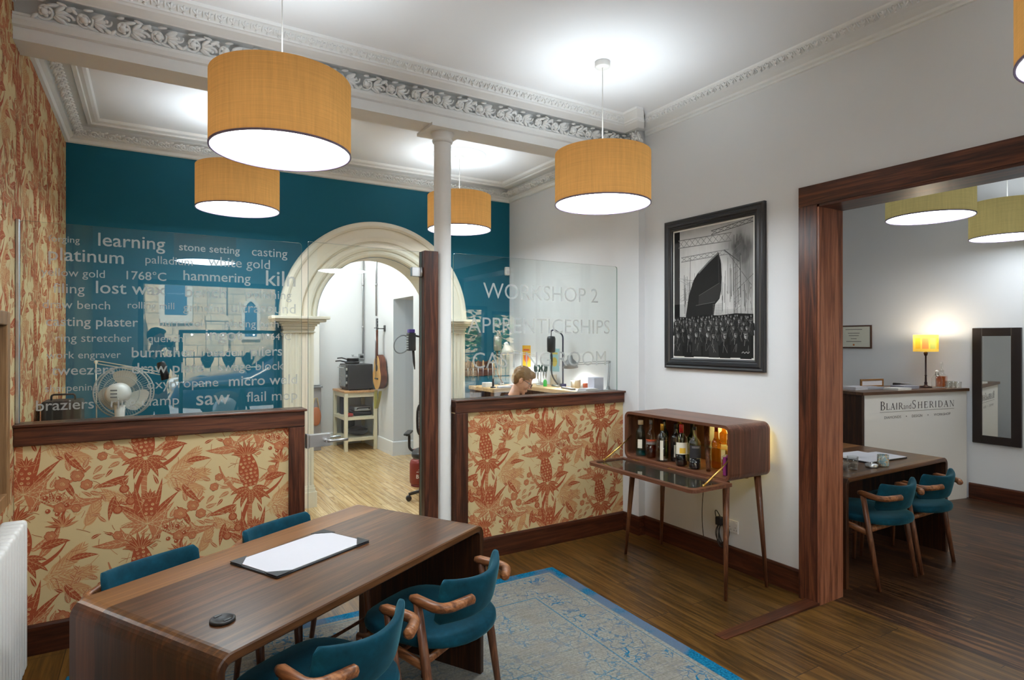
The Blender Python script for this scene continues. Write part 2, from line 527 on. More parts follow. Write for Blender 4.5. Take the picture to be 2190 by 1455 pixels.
t_ = NT('painted_colour')
_a = t_.n('Attribute', {}, attribute_name='Col')
t_.bsdf(Base_Color=_a.outputs[0], Roughness=0.85, Specular_IOR_Level=0.08)
COLMAT = t_.m
# ================================================================== SETTING
XL, XR, YF, YB, ZC, XW = -0.60, 3.56, -0.80, 6.10, 3.42, 3.645
rnd = random.Random(7)

# ---------------- wallpaper motif: pineapples, agave leaves, ferns, roses in three rust tones
CREAM = plain('cream_wallpaper', srgb(210, 190, 144), 0.75, spec=0.15, noise_amt=0.02)
RUST1 = plain('rust_wallpaper_print', srgb(166, 84, 54), 0.75, spec=0.15, noise_amt=0.10, nscale=90)
RUST2 = plain('terracotta_wallpaper_print', srgb(188, 122, 84), 0.75, spec=0.15, noise_amt=0.08, nscale=90)
RUST3 = plain('peach_wallpaper_print', srgb(204, 160, 112), 0.75, spec=0.15, noise_amt=0.05, nscale=90)
PAPERS = [CREAM, RUST1, RUST2, RUST3]
MOT, EL = [], [0]  # (polygon, layer, tone)
def m_poly(p, tone, layer): MOT.append((p, layer + EL[0] * 1e-5, tone))
def m_strip(pts, ws, tone, layer):
    EL[0] += 1
    k = len(pts); L = []; Rr = []
    for i in range(k):
        a = pts[max(0, i - 1)]; b = pts[min(k - 1, i + 1)]
        dx, dy = b[0] - a[0], b[1] - a[1]; d = math.hypot(dx, dy) or 1
        w = ws[i] if isinstance(ws, list) else ws
        L.append((pts[i][0] - dy / d * w / 2, pts[i][1] + dx / d * w / 2))
        Rr.append((pts[i][0] + dy / d * w / 2, pts[i][1] - dx / d * w / 2))
    for i in range(k - 1):
        m_poly([L[i], L[i + 1], Rr[i + 1], Rr[i]], tone, layer)
def m_spine(x, y, a, L, curl, n=7):
    pts = [(x, y)]; st = L / n
    for i in range(n):
        x += st * math.cos(a); y += st * math.sin(a); a += curl / n
        pts.append((x, y))
    return pts
def m_leaf(x, y, deg, L, w, curl=0.0, tone=2, layer=1, vein=0, hatch=True):
    sp = m_spine(x, y, R(deg), L, curl)
    n = len(sp) - 1
    ws = [max(0.0006, w * math.sin(pi * min(1, (i / n) ** 0.75 * 0.97 + 0.03))) for i in range(n + 1)]
    m_strip(sp, ws, tone, layer)
    if vein is not None:
        m_strip(sp[:-1], 0.0022, vein, layer + 1)
        if hatch:
            for i in range(1, n - 1):
                a = math.atan2(sp[i + 1][1] - sp[i][1], sp[i + 1][0] - sp[i][0])
                for sgn in (-1, 1):
                    q = (sp[i][0] + math.cos(a + sgn * 0.7) * ws[i] * 0.55, sp[i][1] + math.sin(a + sgn * 0.7) * ws[i] * 0.55)
                    m_strip([sp[i], q], 0.0013, vein, layer + 1)
def m_frond(x, y, deg, L, n, ll, curl=0.3, tone=3, layer=0):
    sp = m_spine(x, y, R(deg), L, curl, n)
    m_strip(sp, 0.004, tone, layer)
    for i in range(1, n + 1):
        a = math.atan2(sp[i][1] - sp[i - 1][1], sp[i][0] - sp[i - 1][0])
        for sg in (-1, 1):
            q = ll * (1.15 - i / n)
            m_leaf(sp[i][0], sp[i][1], math.degrees(a + sg * 0.75), q, q * 0.17, -sg * 0.4, tone, layer, 0, False)
def m_disc(x, y, r, tone, layer, n=9, sq=1.0, a0=0.0):
    EL[0] += 1
    m_poly([(x + r * math.cos(a0 + 2 * pi * i / n), y + r * sq * math.sin(a0 + 2 * pi * i / n)) for i in range(n)], tone, layer)
def m_arc(x, y, r, d0, d1, w, tone, layer, n=6):
    m_strip([(x + r * math.cos(R(d0 + (d1 - d0) * i / n)), y + r * math.sin(R(d0 + (d1 - d0) * i / n))) for i in range(n + 1)], w, tone, layer)
def m_rose(x, y, r, layer=3):
    for i in range(6):
        a = i * pi / 3 + x * 9
        m_disc(x + 0.6 * r * math.cos(a), y + 0.6 * r * math.sin(a), r * 0.52, 2, layer, 8)
        m_arc(x + 0.6 * r * math.cos(a), y + 0.6 * r * math.sin(a), r * 0.46, math.degrees(a) - 80, math.degrees(a) + 80, 0.0022, 1, layer + 1)
    m_disc(x, y, r * 0.42, 3, layer + 1)
    m_arc(x, y, r * 0.36, 0, 300, 0.002, 1, layer + 2, 9); m_arc(x, y, r * 0.18, 60, 330, 0.002, 1, layer + 2, 6)
def m_pine(x, y, h, w, tilt=0.0, layer=3, crown=9, cl=0.10):
    c, s = math.cos(R(tilt)), math.sin(R(tilt))
    def tr(u, v): return (x + u * c - v * s, y + u * s + v * c)
    def hw(t): return w / 2 * (max(0.0, math.sin(pi * (0.10 + 0.80 * t))) ** 0.55) * (1.08 - 0.25 * t)
    n = 12
    for i in range(n):
        t0, t1 = i / n, (i + 1) / n
        m_poly([tr(-hw(t0), h * t0), tr(hw(t0), h * t0), tr(hw(t1), h * t1), tr(-hw(t1), h * t1)], 1, layer)
    rows = int(h / 0.021)
    for i in range(rows):
        t = (i + 0.5) / rows; ww = hw(t); k = max(2, int(2 * ww / 0.022))
        for j in range(k + (i % 2)):
            u = (j + 0.5 - (i % 2) * 0.5) / k * 2 * ww - ww
            if abs(u) > ww * 0.95: continue
            px, py = tr(u, h * t); r = 0.0088
            m_disc(px, py, r, 2 if (i + j) % 3 else 3, layer + 1, 6, 0.9, R(tilt) + 0.5)
            m_arc(px, py, r * 0.62, 200, 340, 0.0016, 0, layer + 2, 3)
            m_disc(px, py + 0.001, r * 0.26, 1, layer + 2, 4)
    tx, ty = tr(0, h * 0.97)
    for i in range(crown):
        f = i / (crown - 1) * 2 - 1
        m_leaf(tx + f * w * 0.16, ty, 90 + tilt - f * 62, cl * (1 - 0.35 * abs(f)), 0.018, -f * 0.6, 1, layer + (1 if i % 2 else 2), 3, False)
TW, TH, TD = 0.545, 0.70, -0.235      # repeat, drop per column
# pale ferns behind
for a in (25, 5, -18, -40): m_frond(0.09, -0.13, a, 0.20, 9, 0.055, 0.25, 3, 0)
for a in (160, 188): m_frond(-0.08, -0.22, a, 0.15, 8, 0.05, -0.3, 3, 0)
m_frond(0.22, 0.16, 70, 0.14, 7, 0.045, 0.4, 3, 0)
# stems
m_strip(m_spine(0.0, -0.02, R(-96), 0.46, 0.5, 9), [0.036, 0.032, 0.03, 0.028, 0.026, 0.026, 0.026, 0.026, 0.026, 0.026], 2, 1)
m_strip(m_spine(0.01, -0.05, R(-120), 0.34, 0.9, 9), 0.022, 1, 1)
m_strip(m_spine(-0.02, -0.06, R(150), 0.26, -0.9, 8), [0.028, 0.026, 0.024, 0.022, 0.02, 0.018, 0.014, 0.01, 0.006], 2, 1)
m_strip(m_spine(0.05, -0.07, R(20), 0.20, 0.9, 7), [0.024, 0.022, 0.02, 0.018, 0.014, 0.01, 0.006, 0.004], 1, 1)
m_strip(m_spine(0.03, -0.40, R(10), 0.30, 0.7, 8), 0.014, 2, 1)
for i in range(14):
    y = -0.08 - i * 0.026
    m_strip([(-0.014 - 0.012 * (i % 2), y), (0.012, y - 0.012)], 0.0016, 0, 2)
# main pineapple with skirt of leaves
m_pine(0.0, 0.0, 0.20, 0.115, 8)
for a, L in ((205, .13), (180, .11), (228, .12), (-25, .13), (0, .10), (-50, .12), (255, .09), (285, .09)):
    m_leaf(0.01 * math.cos(R(a)), -0.01 + 0.01 * math.sin(R(a)), a, L, 0.030, 0.7 if a > 90 and a < 270 else -0.5, 1, 3, 3)
for a, L in ((35, .12), (148, .13), (120, .09)):
    m_leaf(0.05 * math.cos(R(a)), 0.02, a, L, 0.026, 0.4, 2, 2, 0)
# agave rosette below with tall blades and a bud
m_pine(0.015, -0.335, 0.10, 0.07, -3, 4, 7, 0.055)
for a, L, c in ((112, .25, -.3), (68, .26, .25), (95, .18, .2), (52, .23, -.2), (132, .20, .3), (30, .17, .4), (152, .16, -.4), (10, .13, -.3), (172, .13, .4), (200, .12, .5), (-20, .13, -.5)):
    m_leaf(0.01, -0.38, a, L, 0.036, c, 1 if L > .19 else 2, 2, 3 if L > .19 else 0)
# roses and leafy sprays on the side branch
for x, y, r in ((0.17, -0.345, .032), (0.235, -0.31, .028), (0.275, -0.36, .026), (-0.20, 0.02, .022), (-0.175, 0.075, .02)): m_rose(x, y, r)
for x, y, a in ((.12, -.36, 60), (.14, -.39, -40), (.20, -.28, 100), (.26, -.27, 60), (.30, -.33, 10), (.22, -.40, -70), (.29, -.40, -30), (-.15, .03, 30), (-.22, .06, 150), (-.2, -.03, 220), (-.12, -.02, 200), (-.10, .02, 110)):
    m_leaf(x, y, a, 0.062, 0.024, 0.3, 2, 2, 0)
for i in range(6):
    m_leaf(0.20 + 0.008 * i, -0.22 + 0.022 * i, 130 if i % 2 else 20, 0.036, 0.015, 0, 2, 2, 0, False)
m_strip([(0.19, -0.25), (0.21, -0.18), (0.245, -0.09)], 0.004, 2, 1)
# bird-like leaf and flower spikes to the upper side
m_leaf(0.08, 0.03, 25, 0.13, 0.045, -0.6, 1, 3, 3)
for i in range(8):
    a = 90 + (i - 3.5) * 22
    m_leaf(0.17, 0.13, a, 0.075, 0.016, 0.2, 1 if i % 2 else 2, 2, 3, False)
for i in range(7):
    a = 70 + (i - 3) * 25
    m_leaf(0.13, 0.25, a, 0.085, 0.022, 0.2, 2 if i % 2 else 1, 2, 0)
m_strip(m_spine(0.09, 0.0, R(62), 0.30, 0.3, 6), 0.012, 1, 1)
for x, y in ((.11, .22), (.15, .20), (.19, .24), (.10, .29), (.155, .285)): m_disc(x, y, .012, 1, 4, 8); m_disc(x - .003, y + .003, .004, 0, 5, 5)
# thistle bud sprays
for x, y in ((-.10, -.17), (-.07, -.24), (-.13, -.28)):
    m_disc(x, y, .024, 1, 3, 10); m_disc(x, y, .016, 2, 4, 8); m_arc(x, y, .010, 0, 280, .002, 1, 5)
    for a in (60, 100, 140): m_leaf(x, y + .018, a, .045, .013, .2, 1, 3, 3, False)
m_frond(-.05, -.30, 118, .18, 8, .05, -.5, 2, 1)

# broad pale palm leaves and extra blades filling the ground
def m_palm(x, y, deg, L, n, ll, tone=3, layer=0, curl=.3):
    sp = m_spine(x, y, R(deg), L, curl, n)
    m_strip(sp, .007, tone, layer)
    for i in range(1, n + 1):
        a = math.atan2(sp[i][1] - sp[i - 1][1], sp[i][0] - sp[i - 1][0])
        for sg in (-1, 1):
            q = ll * math.sin(pi * (.25 + .65 * i / n))
            m_leaf(sp[i][0], sp[i][1], math.degrees(a + sg * .62), q, q * .27, -sg * .5, tone, layer, 2, False)
for a in (32, -8, -38): m_palm(.10, -.12, a, .21, 8, .085, 3, 0, .3)
m_palm(-.06, -.24, 165, .15, 7, .075, 3, 0, -.4)
m_palm(-.03, .30, 100, .15, 7, .07, 3, 0, .4)
m_palm(.26, .10, 60, .16, 7, .07, 3, 0, .3)
for x, y, a, L, w, c, tn in ((.10, -.44, -12, .26, .055, .5, 2), (-.05, -.45, 196, .20, .05, -.5, 2), (.03, .22, 60, .20, .045, .3, 2), (-.04, .17, 128, .17, .042, -.4, 2), (.07, -.02, 48, .19, .04, .5, 2),
                            (-.08, -.10, 205, .17, .04, -.4, 1), (.18, -.18, -60, .15, .035, .4, 1), (-.14, -.20, 250, .14, .03, .3, 1), (.22, .28, 110, .14, .03, .4, 1), (.20, -.05, 15, .13, .032, -.5, 1), (-.02, -.56, 80, .12, .03, .3, 1)):
    m_leaf(x, y, a, L, w, c, tn, 1, 0 if tn == 2 else 3)
for x, y, r in ((.12, .09, .024), (.16, -.47, .026), (-.13, -.42, .022), (.23, .22, .02)): m_rose(x, y, r)
for k in range(26):
    x, y = rnd.uniform(-.25, .28), rnd.uniform(-.55, .30)
    m_leaf(x, y, rnd.uniform(0, 360), rnd.uniform(.04, .07), .017, rnd.uniform(-.5, .5), rnd.choice((1, 2, 2)), 1, 0, False)
for k in range(60):
    x, y, a = rnd.uniform(-.26, .28), rnd.uniform(-.55, .32), rnd.uniform(0, 6.3)
    m_strip(m_spine(x, y, a, rnd.uniform(.03, .07), rnd.uniform(-.8, .8), 4), .0022, rnd.choice((1, 2)), 2)

def clip(poly, x0, x1, y0, y1):
    for ax, lim, sg in ((0, x0, 1), (0, x1, -1), (1, y0, 1), (1, y1, -1)):
        out = []
        for i in range(len(poly)):
            a, b = poly[i - 1], poly[i]
            ia, ib = (a[ax] - lim) * sg >= 0, (b[ax] - lim) * sg >= 0
            if ia != ib:
                t = (lim - a[ax]) / (b[ax] - a[ax])
                out.append((a[0] + (b[0] - a[0]) * t, a[1] + (b[1] - a[1]) * t))
            if ib: out.append(b)
        poly = out
        if len(poly) < 3: return None
    return poly
RANK = {k: i for i, k in enumerate(sorted({m[1] for m in MOT}))}
def wallpaper(mb, fn, x0, x1, y0, y1, ox, oy, step=0.0000009):
    """print the repeat over the rectangle; fn(u, v, h) -> xyz, h = lift off the wall"""
    for i in range(int((x0 - ox) / TW) - 2, int((x1 - ox) / TW) + 2):
        for j in range(-12, 14):
            cx, cy = ox + i * TW, oy + j * TH + i * TD
            if cx < x0 - .45 or cx > x1 + .45 or cy < y0 - .6 or cy > y1 + .6: continue
            inside = cx - .45 > x0 and cx + .45 < x1 and cy - .6 > y0 and cy + .6 < y1
            for poly, lay, tone in MOT:
                q = [(cx + a, cy + b) for a, b in poly]
                if not inside:
                    q = clip(q, x0, x1, y0, y1)
                    if not q: continue
                h = 0.0003 + RANK[lay] * step
                mb.add([fn(a, b, h) for a, b in q], [tuple(range(len(q)))], tone)

# ---------------- floors and ceilings
mb = MB(); mb.box(-0.75, 3.65, -0.95, 3.97, -0.05, 0.0); struct('floor', mb, FLOORM)
mb = MB(); mb.box(3.65, 7.45, -0.95, 5.2, -0.05, 0.0); struct('floor_showroom', mb, FLOORR)
mb = MB(); mb.box(-0.75, 5.2, 3.97, 9.65, -0.05, 0.0); struct('floor_workshop', mb, FLOORL)
mb = MB(); mb.box(-0.9, 7.5, -1.1, 9.8, ZC, ZC + 0.1); struct('ceiling', mb, CEIL)

# ---------------- walls
mb = MB(); mb.box(-0.75, XL, -0.95, 6.4, 0, ZC)
wallpaper(mb, lambda u, v, h: (XL + h, u, v), 1.2, YB, 0.1, ZC, 4.6, 0.9)
struct('wall_left', mb, PAPERS)
mb = MB()
mb.box(XR, 3.74, 2.29, 4.05, 0, ZC); mb.box(XR, 3.74, 0.27, 2.29, 2.57, ZC); mb.box(XR, 3.74, -0.95, 0.27, 0, ZC)
struct('wall_right', mb, WHITE)
mb = MB(); mb.box(3.49, 3.66, 3.735, 4.05, 0, ZC); struct('wall_pier', mb, WHITE)
mb = MB(); mb.box(XW, 3.85, 4.05, 6.4, 0, ZC); struct('wall_workshop', mb, WHITE)
AX, AR, AZ = 2.05, 0.635, 1.86
mb = MB()
mb.box(-0.75, AX - AR, YB, 6.4, AZ, ZC); mb.box(AX + AR, 3.85, YB, 6.4, AZ, ZC); mb.box(-0.75, 1.30, YB, 6.4, 0, AZ); mb.box(2.80, 3.85, YB, 6.4, 0, AZ); mb.box(1.30, 1.375, YB, 6.4, 0, AZ, 1); mb.box(2.725, 2.80, YB, 6.4, 0, AZ, 1)
arc = [(AX + AR * math.cos(pi * i / 32), AZ + AR * math.sin(pi * i / 32)) for i in range(33)]
for i in range(32):
    (a, b), (c, d) = arc[i], arc[i + 1]
    for y, flip in ((YB, 0), (6.4, 1)):
        q = [(a, y, b), (a, y, ZC), (c, y, ZC), (c, y, d)]
        mb.add(q if flip else q[::-1], [(0, 1, 2, 3)], 0)
    mb.add([(a, YB, b), (c, YB, d), (c, 6.4, d), (a, 6.4, b)], [(0, 1, 2, 3)], 1)
struct('wall_back', mb, [TEAL, IVORY])
# room beyond the arch
mb = MB(); mb.box(-0.75, 3.3, 9.45, 9.6, 0, ZC); struct('wall_beyond', mb, WHITE)
mb = MB(); mb.box(2.93, 3.25, 8.10, 9.45, 0, ZC); mb.box(2.93, 3.25, 6.4, 7.35, 0, ZC); mb.box(2.93, 3.25, 7.35, 8.10, 2.21, ZC)
struct('wall_beyond_side', mb, WHITE)
mb = MB(); mb.box(4.6, 4.7, 6.4, 9.6, 0, ZC); mb.box(3.25, 4.7, 9.5, 9.6, 0, ZC); struct('wall_store', mb, TEAL)
mb = MB(); mb.box(-0.75, -0.6, 6.4, 9.6, 0, ZC); struct('wall_beyond_left', mb, WHITE)
# showroom to the right
mb = MB(); mb.box(7.25, 7.4, -0.95, 5.2, 0, ZC); struct('wall_showroom_far', mb, WHITE)
mb = MB(); mb.box(3.66, 7.4, 5.0, 5.2, 0, ZC); mb.box(3.85, 4.0, 4.05, 5.0, 0, ZC); struct('wall_showroom_back', mb, WHITE)
# street front with two windows and a glazed door
WINS = [(-0.14, 1.54, 0.55, 2.40), (4.28, 4.80, 0.0, 2.2), (4.88, 6.3, 0.6, 2.12)]
mb = MB(); xs = -0.75
for x0, x1, z0, z1 in WINS:
    mb.box(xs, x0, -0.95, YF, 0, ZC)
    if z0 > 0: mb.box(x0, x1, -0.95, YF, 0, z0)
    mb.box(x0, x1, -0.95, YF, z1, ZC); xs = x1
mb.box(xs, 7.4, -0.95, YF, 0, ZC)
struct('wall_front', mb, WHITE)
SLATE = plain('slate_blue_paint', srgb(120, 135, 160), 0.45)
WPANE = glassmat('window_glass', (0.97, 0.98, 0.98))
for k, (x0, x1, z0, z1) in enumerate(WINS):
    nm = 'door_2' if k == 1 else 'window_%d' % (1 if k == 0 else 2)
    f = 0.06
    fr = MB()
    for a, b, c, d in ((x0, x0 + f, z0, z1), (x1 - f, x1, z0, z1), (x0, x1, z0, z0 + f), (x0, x1, z1 - f, z1)):
        fr.box(a, b, -0.92, -0.83, c, d)
    o = struct(nm, fr, SLATE)
    g = MB(); g.box(x0 + f, x1 - f, -0.88, -0.872, z0 + f, z1 - f)
    sub('pane', g, WPANE, o)
    if k == 1:
        lt = MB()
        for s_, z, h in (('BLAIR', 1.80, .09), ('SHERIDAN', 1.62, .085), ('WORKSHOP', 1.40, .05)):
            lt.join(text_mb(s_, lambda u, v: (2 * 4.54 - u, -0.868, v), 4.37, 4.71, z, size=h))
        sub('lettering', lt, GREYPL, o)

# ---------------- doorway lining to the showroom
mb = MB()
mb.box(3.50, 3.76, 0.24, 0.27, 0, 2.57)
mb2 = MB()
mb2.box(3.50, 3.56, 2.18, 2.30, 0, 2.46); mb2.box(3.50, 3.56, 0.27, 0.39, 0, 2.46)
mb3 = MB()
mb3.box(3.50, 3.56, 0.27, 2.30, 2.462, 2.585)
mb4 = MB()
mb4.box(3.503, 3.755, 2.165, 2.179, 0, 2.46); mb4.box(3.74, 3.76, 2.18, 2.28, 0, 2.5); mb4.box(3.503, 3.755, 0.391, 0.405, 0, 2.46)
mb5 = MB(); mb5.box(3.503, 3.755, 0.39, 2.18, 2.445, 2.461); mb5.box(3.74, 3.76, 0.3, 2.28, 2.461, 2.56)
d1 = struct('door_1', mb2, TRIMW)
sub('frame_head', mb3, TRIMY, d1); sub('frame_jamb', mb4, JAMB, d1); sub('frame_soffit', mb5, TRIMY, d1)
# threshold wedge where the two floors meet
mb = MB()
mb.add([(2.66, 2.18, 0.001), (3.52, 2.165, 0.001), (3.52, 2.255, 0.001), (2.66, 2.25, 0.001), (2.66, 2.18, 0.004), (3.52, 2.165, 0.016), (3.52, 2.255, 0.016), (2.66, 2.25, 0.004)],
       [(0, 3, 2, 1), (4, 5, 6, 7), (0, 1, 5, 4), (1, 2, 6, 5), (2, 3, 7, 6), (3, 0, 4, 7)])
struct('trim_1', mb, TRIMX)

# ---------------- skirting
def skirt(name, path, side, m, h=0.155, t=0.016):
    b = MB(); b.sweep([(0, 0), (t, 0), (t, h - 0.012), (t - 0.006, h), (0, h)], path, side); return struct(name, b, m)
skirt('baseboard_right', [(3.56, 2.30), (3.56, 3.735), (3.49, 3.735), (3.49, 3.91)], 1, SKIRTY)
skirt('baseboard_left', [(XL, 3.91), (XL, -0.8)], 1, SKIRTY)
skirt('baseboard_front', [(XL, YF), (3.56, YF)], 1, SKIRT)
skirt('baseboard_showroom', [(7.25, -0.8), (7.25, 2.86)], 1, SKIRTY, 0.16)
skirt('baseboard_beyond', [(2.93, 6.4), (2.93, 7.35)], 1, PLASTER, 0.2)
skirt('baseboard_beyond_far', [(3.25, 8.10), (2.93, 8.10), (2.93, 9.45), (-0.6, 9.45)], 1, PLASTER, 0.2)

# ---------------- cornices
BF = 3.89
bp = [(0.0, 3.215), (0.018, 3.222), (0.03, 3.245), (0.03, 3.262), (0.012, 3.272), (0.012, 3.285), (-0.045, 3.288), (-0.02, 3.385), (0.06, 3.374), (0.095, 3.366), (0.10, 3.356), (0.115, 3.352), (0.125, 3.356),
      (0.15, 3.36), (0.19, 3.368), (0.205, 3.384), (0.21, 3.372), (0.222, 3.372), (0.225, 3.382), (0.285, 3.412), (0.292, 3.402), (0.305, 3.404), (0.31, ZC)]
wp = [(0.0, 3.335), (0.012, 3.338), (0.014, 3.352), (0.03, 3.358), (0.034, 3.372), (0.06, 3.378), (0.09, 3.385), (0.13, 3.390), (0.135, 3.380), (0.145, 3.382), (0.198, 3.412), (0.205, ZC)]
pathA = [(XL, BF), (3.49, BF), (3.49, 3.735), (XR, 3.735)]
def scroll_unit():
    """one repeat of running acanthus, in u (along), v (up 0..1), h (out)"""
    u = MB()
    def sp(cx, cv, r0, r1, turns, a0, sg, n=18):
        return [(cx + (r0 + (r1 - r0) * i / n) * math.cos(a0 + sg * turns * 2 * pi * i / n), cv + (r0 + (r1 - r0) * i / n) * math.sin(a0 + sg * turns * 2 * pi * i / n), 0.02 + 0.012 * i / n) for i in range(n + 1)]
    P = 0.345
    for k, (cx, sg) in enumerate(((0.085, 1), (0.255, -1))):
        cv = 0.045
        u.tube(sp(cx, cv, 0.043, 0.010, 1.5, (-pi if sg > 0 else 0) + 0.4, sg), [0.009 - 0.0003 * i for i in range(19)], 6)
        u.ell((cx, cv, 0.034), (0.018, 0.018, 0.014), 10, 6)
        for i in range(5):
            a = i * 2 * pi / 5
            u.ell((cx + 0.019 * math.cos(a), cv + 0.019 * math.sin(a), 0.028), (0.011, 0.011, 0.009), 8, 5)
        x0 = cx + 0.055
        for i in range(4):
            a = (0.7 - 0.45 * i) * sg
            M = Matrix.Rotation(a, 4, 'Z')
            u.ell((x0 + 0.028 * math.cos(a) - 0.01, cv + 0.036 * math.sin(a) * 1.1, 0.03), (0.030, 0.011, 0.012), 10, 6, 0, M)
        u.ell((x0 + 0.01, cv - sg * 0.03, 0.026), (0.034, 0.013, 0.012), 10, 6, 0, Matrix.Rotation(-0.4 * sg, 4, 'Z'))
        u.ell((x0 - 0.02, cv + sg * 0.036, 0.024), (0.03, 0.01, 0.011), 10, 6, 0, Matrix.Rotation(0.3 * sg, 4, 'Z'))
        u.ell((cx - 0.045, cv - sg * 0.032, 0.028), (0.022, 0.010, 0.012), 10, 6, 0, Matrix.Rotation(0.8 * sg, 4, 'Z'))
        u.tube([(cx + 0.100 + 0.024 * math.cos(a), cv - sg * 0.016 + 0.022 * math.sin(a), 0.028) for a in [i * .5 + (0 if sg > 0 else 2.6) for i in range(9)]], [.0085 - .0005 * i for i in range(9)], 6)
        u.ell((cx + 0.100, cv - sg * 0.016, 0.028), (0.010, 0.010, 0.010), 8, 5)
        u.ell((cx + 0.112, cv + sg * 0.034, 0.026), (0.028, 0.012, 0.012), 10, 6, 0, Matrix.Rotation(0.5 * sg, 4, 'Z'))
        u.ell((cx + 0.075, cv + sg * 0.050, 0.024), (0.024, 0.008, 0.010), 10, 6, 0, Matrix.Rotation(-0.2 * sg, 4, 'Z'))
        u.ell((cx - 0.010, cv + sg * 0.050, 0.024), (0.020, 0.008, 0.010), 10, 6, 0, Matrix.Rotation(0.2 * sg, 4, 'Z'))
        u.ell((cx + 0.020, cv - sg * 0.050, 0.024), (0.024, 0.008, 0.010), 10, 6, 0, Matrix.Rotation(-0.15 * sg, 4, 'Z'))
    return u, P
SU, SP_ = scroll_unit()
def leaf_unit(w, h):
    u = MB()
    for i, (a, l) in enumerate(((0.0, 1.0), (0.75, .75), (-0.75, .75))):
        u.ell((w / 2 + math.sin(a) * w * .22, h * .45 + math.cos(a) * h * .1, .005), (w * .13, h * .42 * l, .008), 7, 5, 0, Matrix.Rotation(-a, 4, 'Z'))
    u.ell((0, h * .5, .004), (w * .08, h * .40, .008), 7, 5)
    u.ell((w / 2, h * .12, .008), (w * .14, h * .12, .008), 7, 5)
    return u
def run(mb, unit, pitch, p0, p1, nrm, a, b, sv=1.0):
    """repeat a relief unit from plan point p0 to p1 on the sloping band between profile points a and b"""
    d = Vector((p1[0] - p0[0], p1[1] - p0[1])); L = d.length; d.normalize()
    n = max(1, round(L / pitch)); k = L / (n * pitch)
    band = Vector((b[0] - a[0], b[1] - a[1])); bl = band.length; band.normalize()
    out2 = Vector((band.y, -band.x))
    if out2.x < 0: out2 = -out2
    for i in range(n):
        vv = []
        for x, y, z in unit.v:
            t = (i * pitch + x) * k
            q = Vector(a) + band * (y * sv) + out2 * z
            vv.append((p0[0] + d.x * t + nrm[0] * q.x, p0[1] + d.y * t + nrm[1] * q.x, q.y))
        o = len(mb.v); mb.v += vv; mb.f += [tuple(j + o for j in f) for f in unit.f]; mb.m += unit.m; mb.s += unit.s
mb = MB()
mb.box(XL, 3.56, BF, 4.095, 3.15, 3.28); mb.box(XL, 3.56, BF + .06, 4.095, 3.28, ZC)
struct('beam', mb, PLASTER)
mb = MB()
mb.sweep(bp, pathA, -1, end=(-1, 0))
run(mb, SU, SP_, (XL + .05, BF), (3.49 - .01, BF), (0, -1), (-0.008, 3.284), (0.045, 3.366))
run(mb, SU, SP_ * .5, (3.49, BF - .1), (3.49, 3.735), (-1, 0), (-0.008, 3.284), (0.045, 3.366))
LU = leaf_unit(0.06, 0.055)
run(mb, LU, 0.06, (XL, BF), (3.49 - .25, BF), (0, -1), (0.226, 3.383), (0.283, 3.411))
struct('trim_2', mb, PLASTER)
mb = MB(); mb.sweep(wp, [(XR, 3.735), (XR, YF), (XL, YF), (XL, BF)], -1, start=(0, -1))
LW = leaf_unit(0.055, 0.052)
run(mb, LW, 0.055, (XR, 3.735), (XR, 0.0), (-1, 0), (0.148, 3.382), (0.200, 3.411))
struct('trim_3', mb, PLASTER)
# workshop cornice: pierced running leaf
cp = [(0.0, 3.255), (0.02, 3.262), (0.03, 3.285), (0.05, 3.298), (0.055, 3.312), (0.02, 3.320), (0.07, 3.388), (0.155, 3.394), (0.16, 3.378), (0.185, 3.380), (0.19, 3.395), (0.215, 3.392), (0.235, 3.40), (0.245, ZC)]
mb = MB()
mb.sweep(cp, [(XW, 4.05), (XW, YB), (XL, YB), (XL, 4.095), (XW, 4.095)], 1)
CU = MB()
for k, sg in ((0.03, 1), (0.09, -1)):
    CU.tube([(k + .026 * math.cos(a), .042 + sg * .022 * math.sin(a), .022) for a in [i * .55 for i in range(10)]], .0075, 6)
    CU.ell((k, .042, .022), (.011, .011, .009), 7, 5)
    CU.ell((k + .032, .042 + sg * .024, .018), (.020, .008, .008), 7, 5, 0, Matrix.Rotation(.6 * sg, 4, 'Z'))
    CU.ell((k + .022, .042 - sg * .026, .018), (.020, .008, .008), 7, 5, 0, Matrix.Rotation(-.5 * sg, 4, 'Z'))
run(mb, CU, .12, (XL + .05, YB), (XW - .05, YB), (0, -1), (0.052, 3.314), (0.15, 3.385))
run(mb, CU, .12, (XW, 4.2), (XW, YB - .05), (-1, 0), (0.052, 3.314), (0.15, 3.385))
run(mb, CU, .12, (XL, 4.2), (XL, YB - .05), (1, 0), (0.052, 3.314), (0.15, 3.385))
struct('trim_4', mb, PLASTER)
mb = MB(); mb.sweep([(0, 3.29), (.02, 3.30), (.03, 3.33), (.07, 3.37), (.11, 3.40), (.12, ZC)], [(7.25, YF), (7.25, 5.0), (4.0, 5.0)], 1); struct('trim_5', mb, PLASTER)

# ---------------- cast column under the beam
t = thing('column', 'slim round white column standing under the ceiling beam beside the walnut post', 'column', (1.816, 3.99, 0))
b = MB(); b.lathe([(0.0655, 0), (0.0655, 0.12), (0.0645, 0.14), (0.0635, 0.4), (0.0615, 3.0), (0.0615, 3.06)], n=32); part('shaft', b, PLASTER, t)
b = MB(); b.lathe([(0.06, 3.055), (0.072, 3.06), (0.075, 3.075), (0.070, 3.085), (0.066, 3.09), (0.08, 3.11), (0.086, 3.128), (0.06, 3.129)], n=32)
b.box(-0.14, 0.14, -0.135, 0.145, 3.128, 3.149); part('capital', b, PLASTER, t)

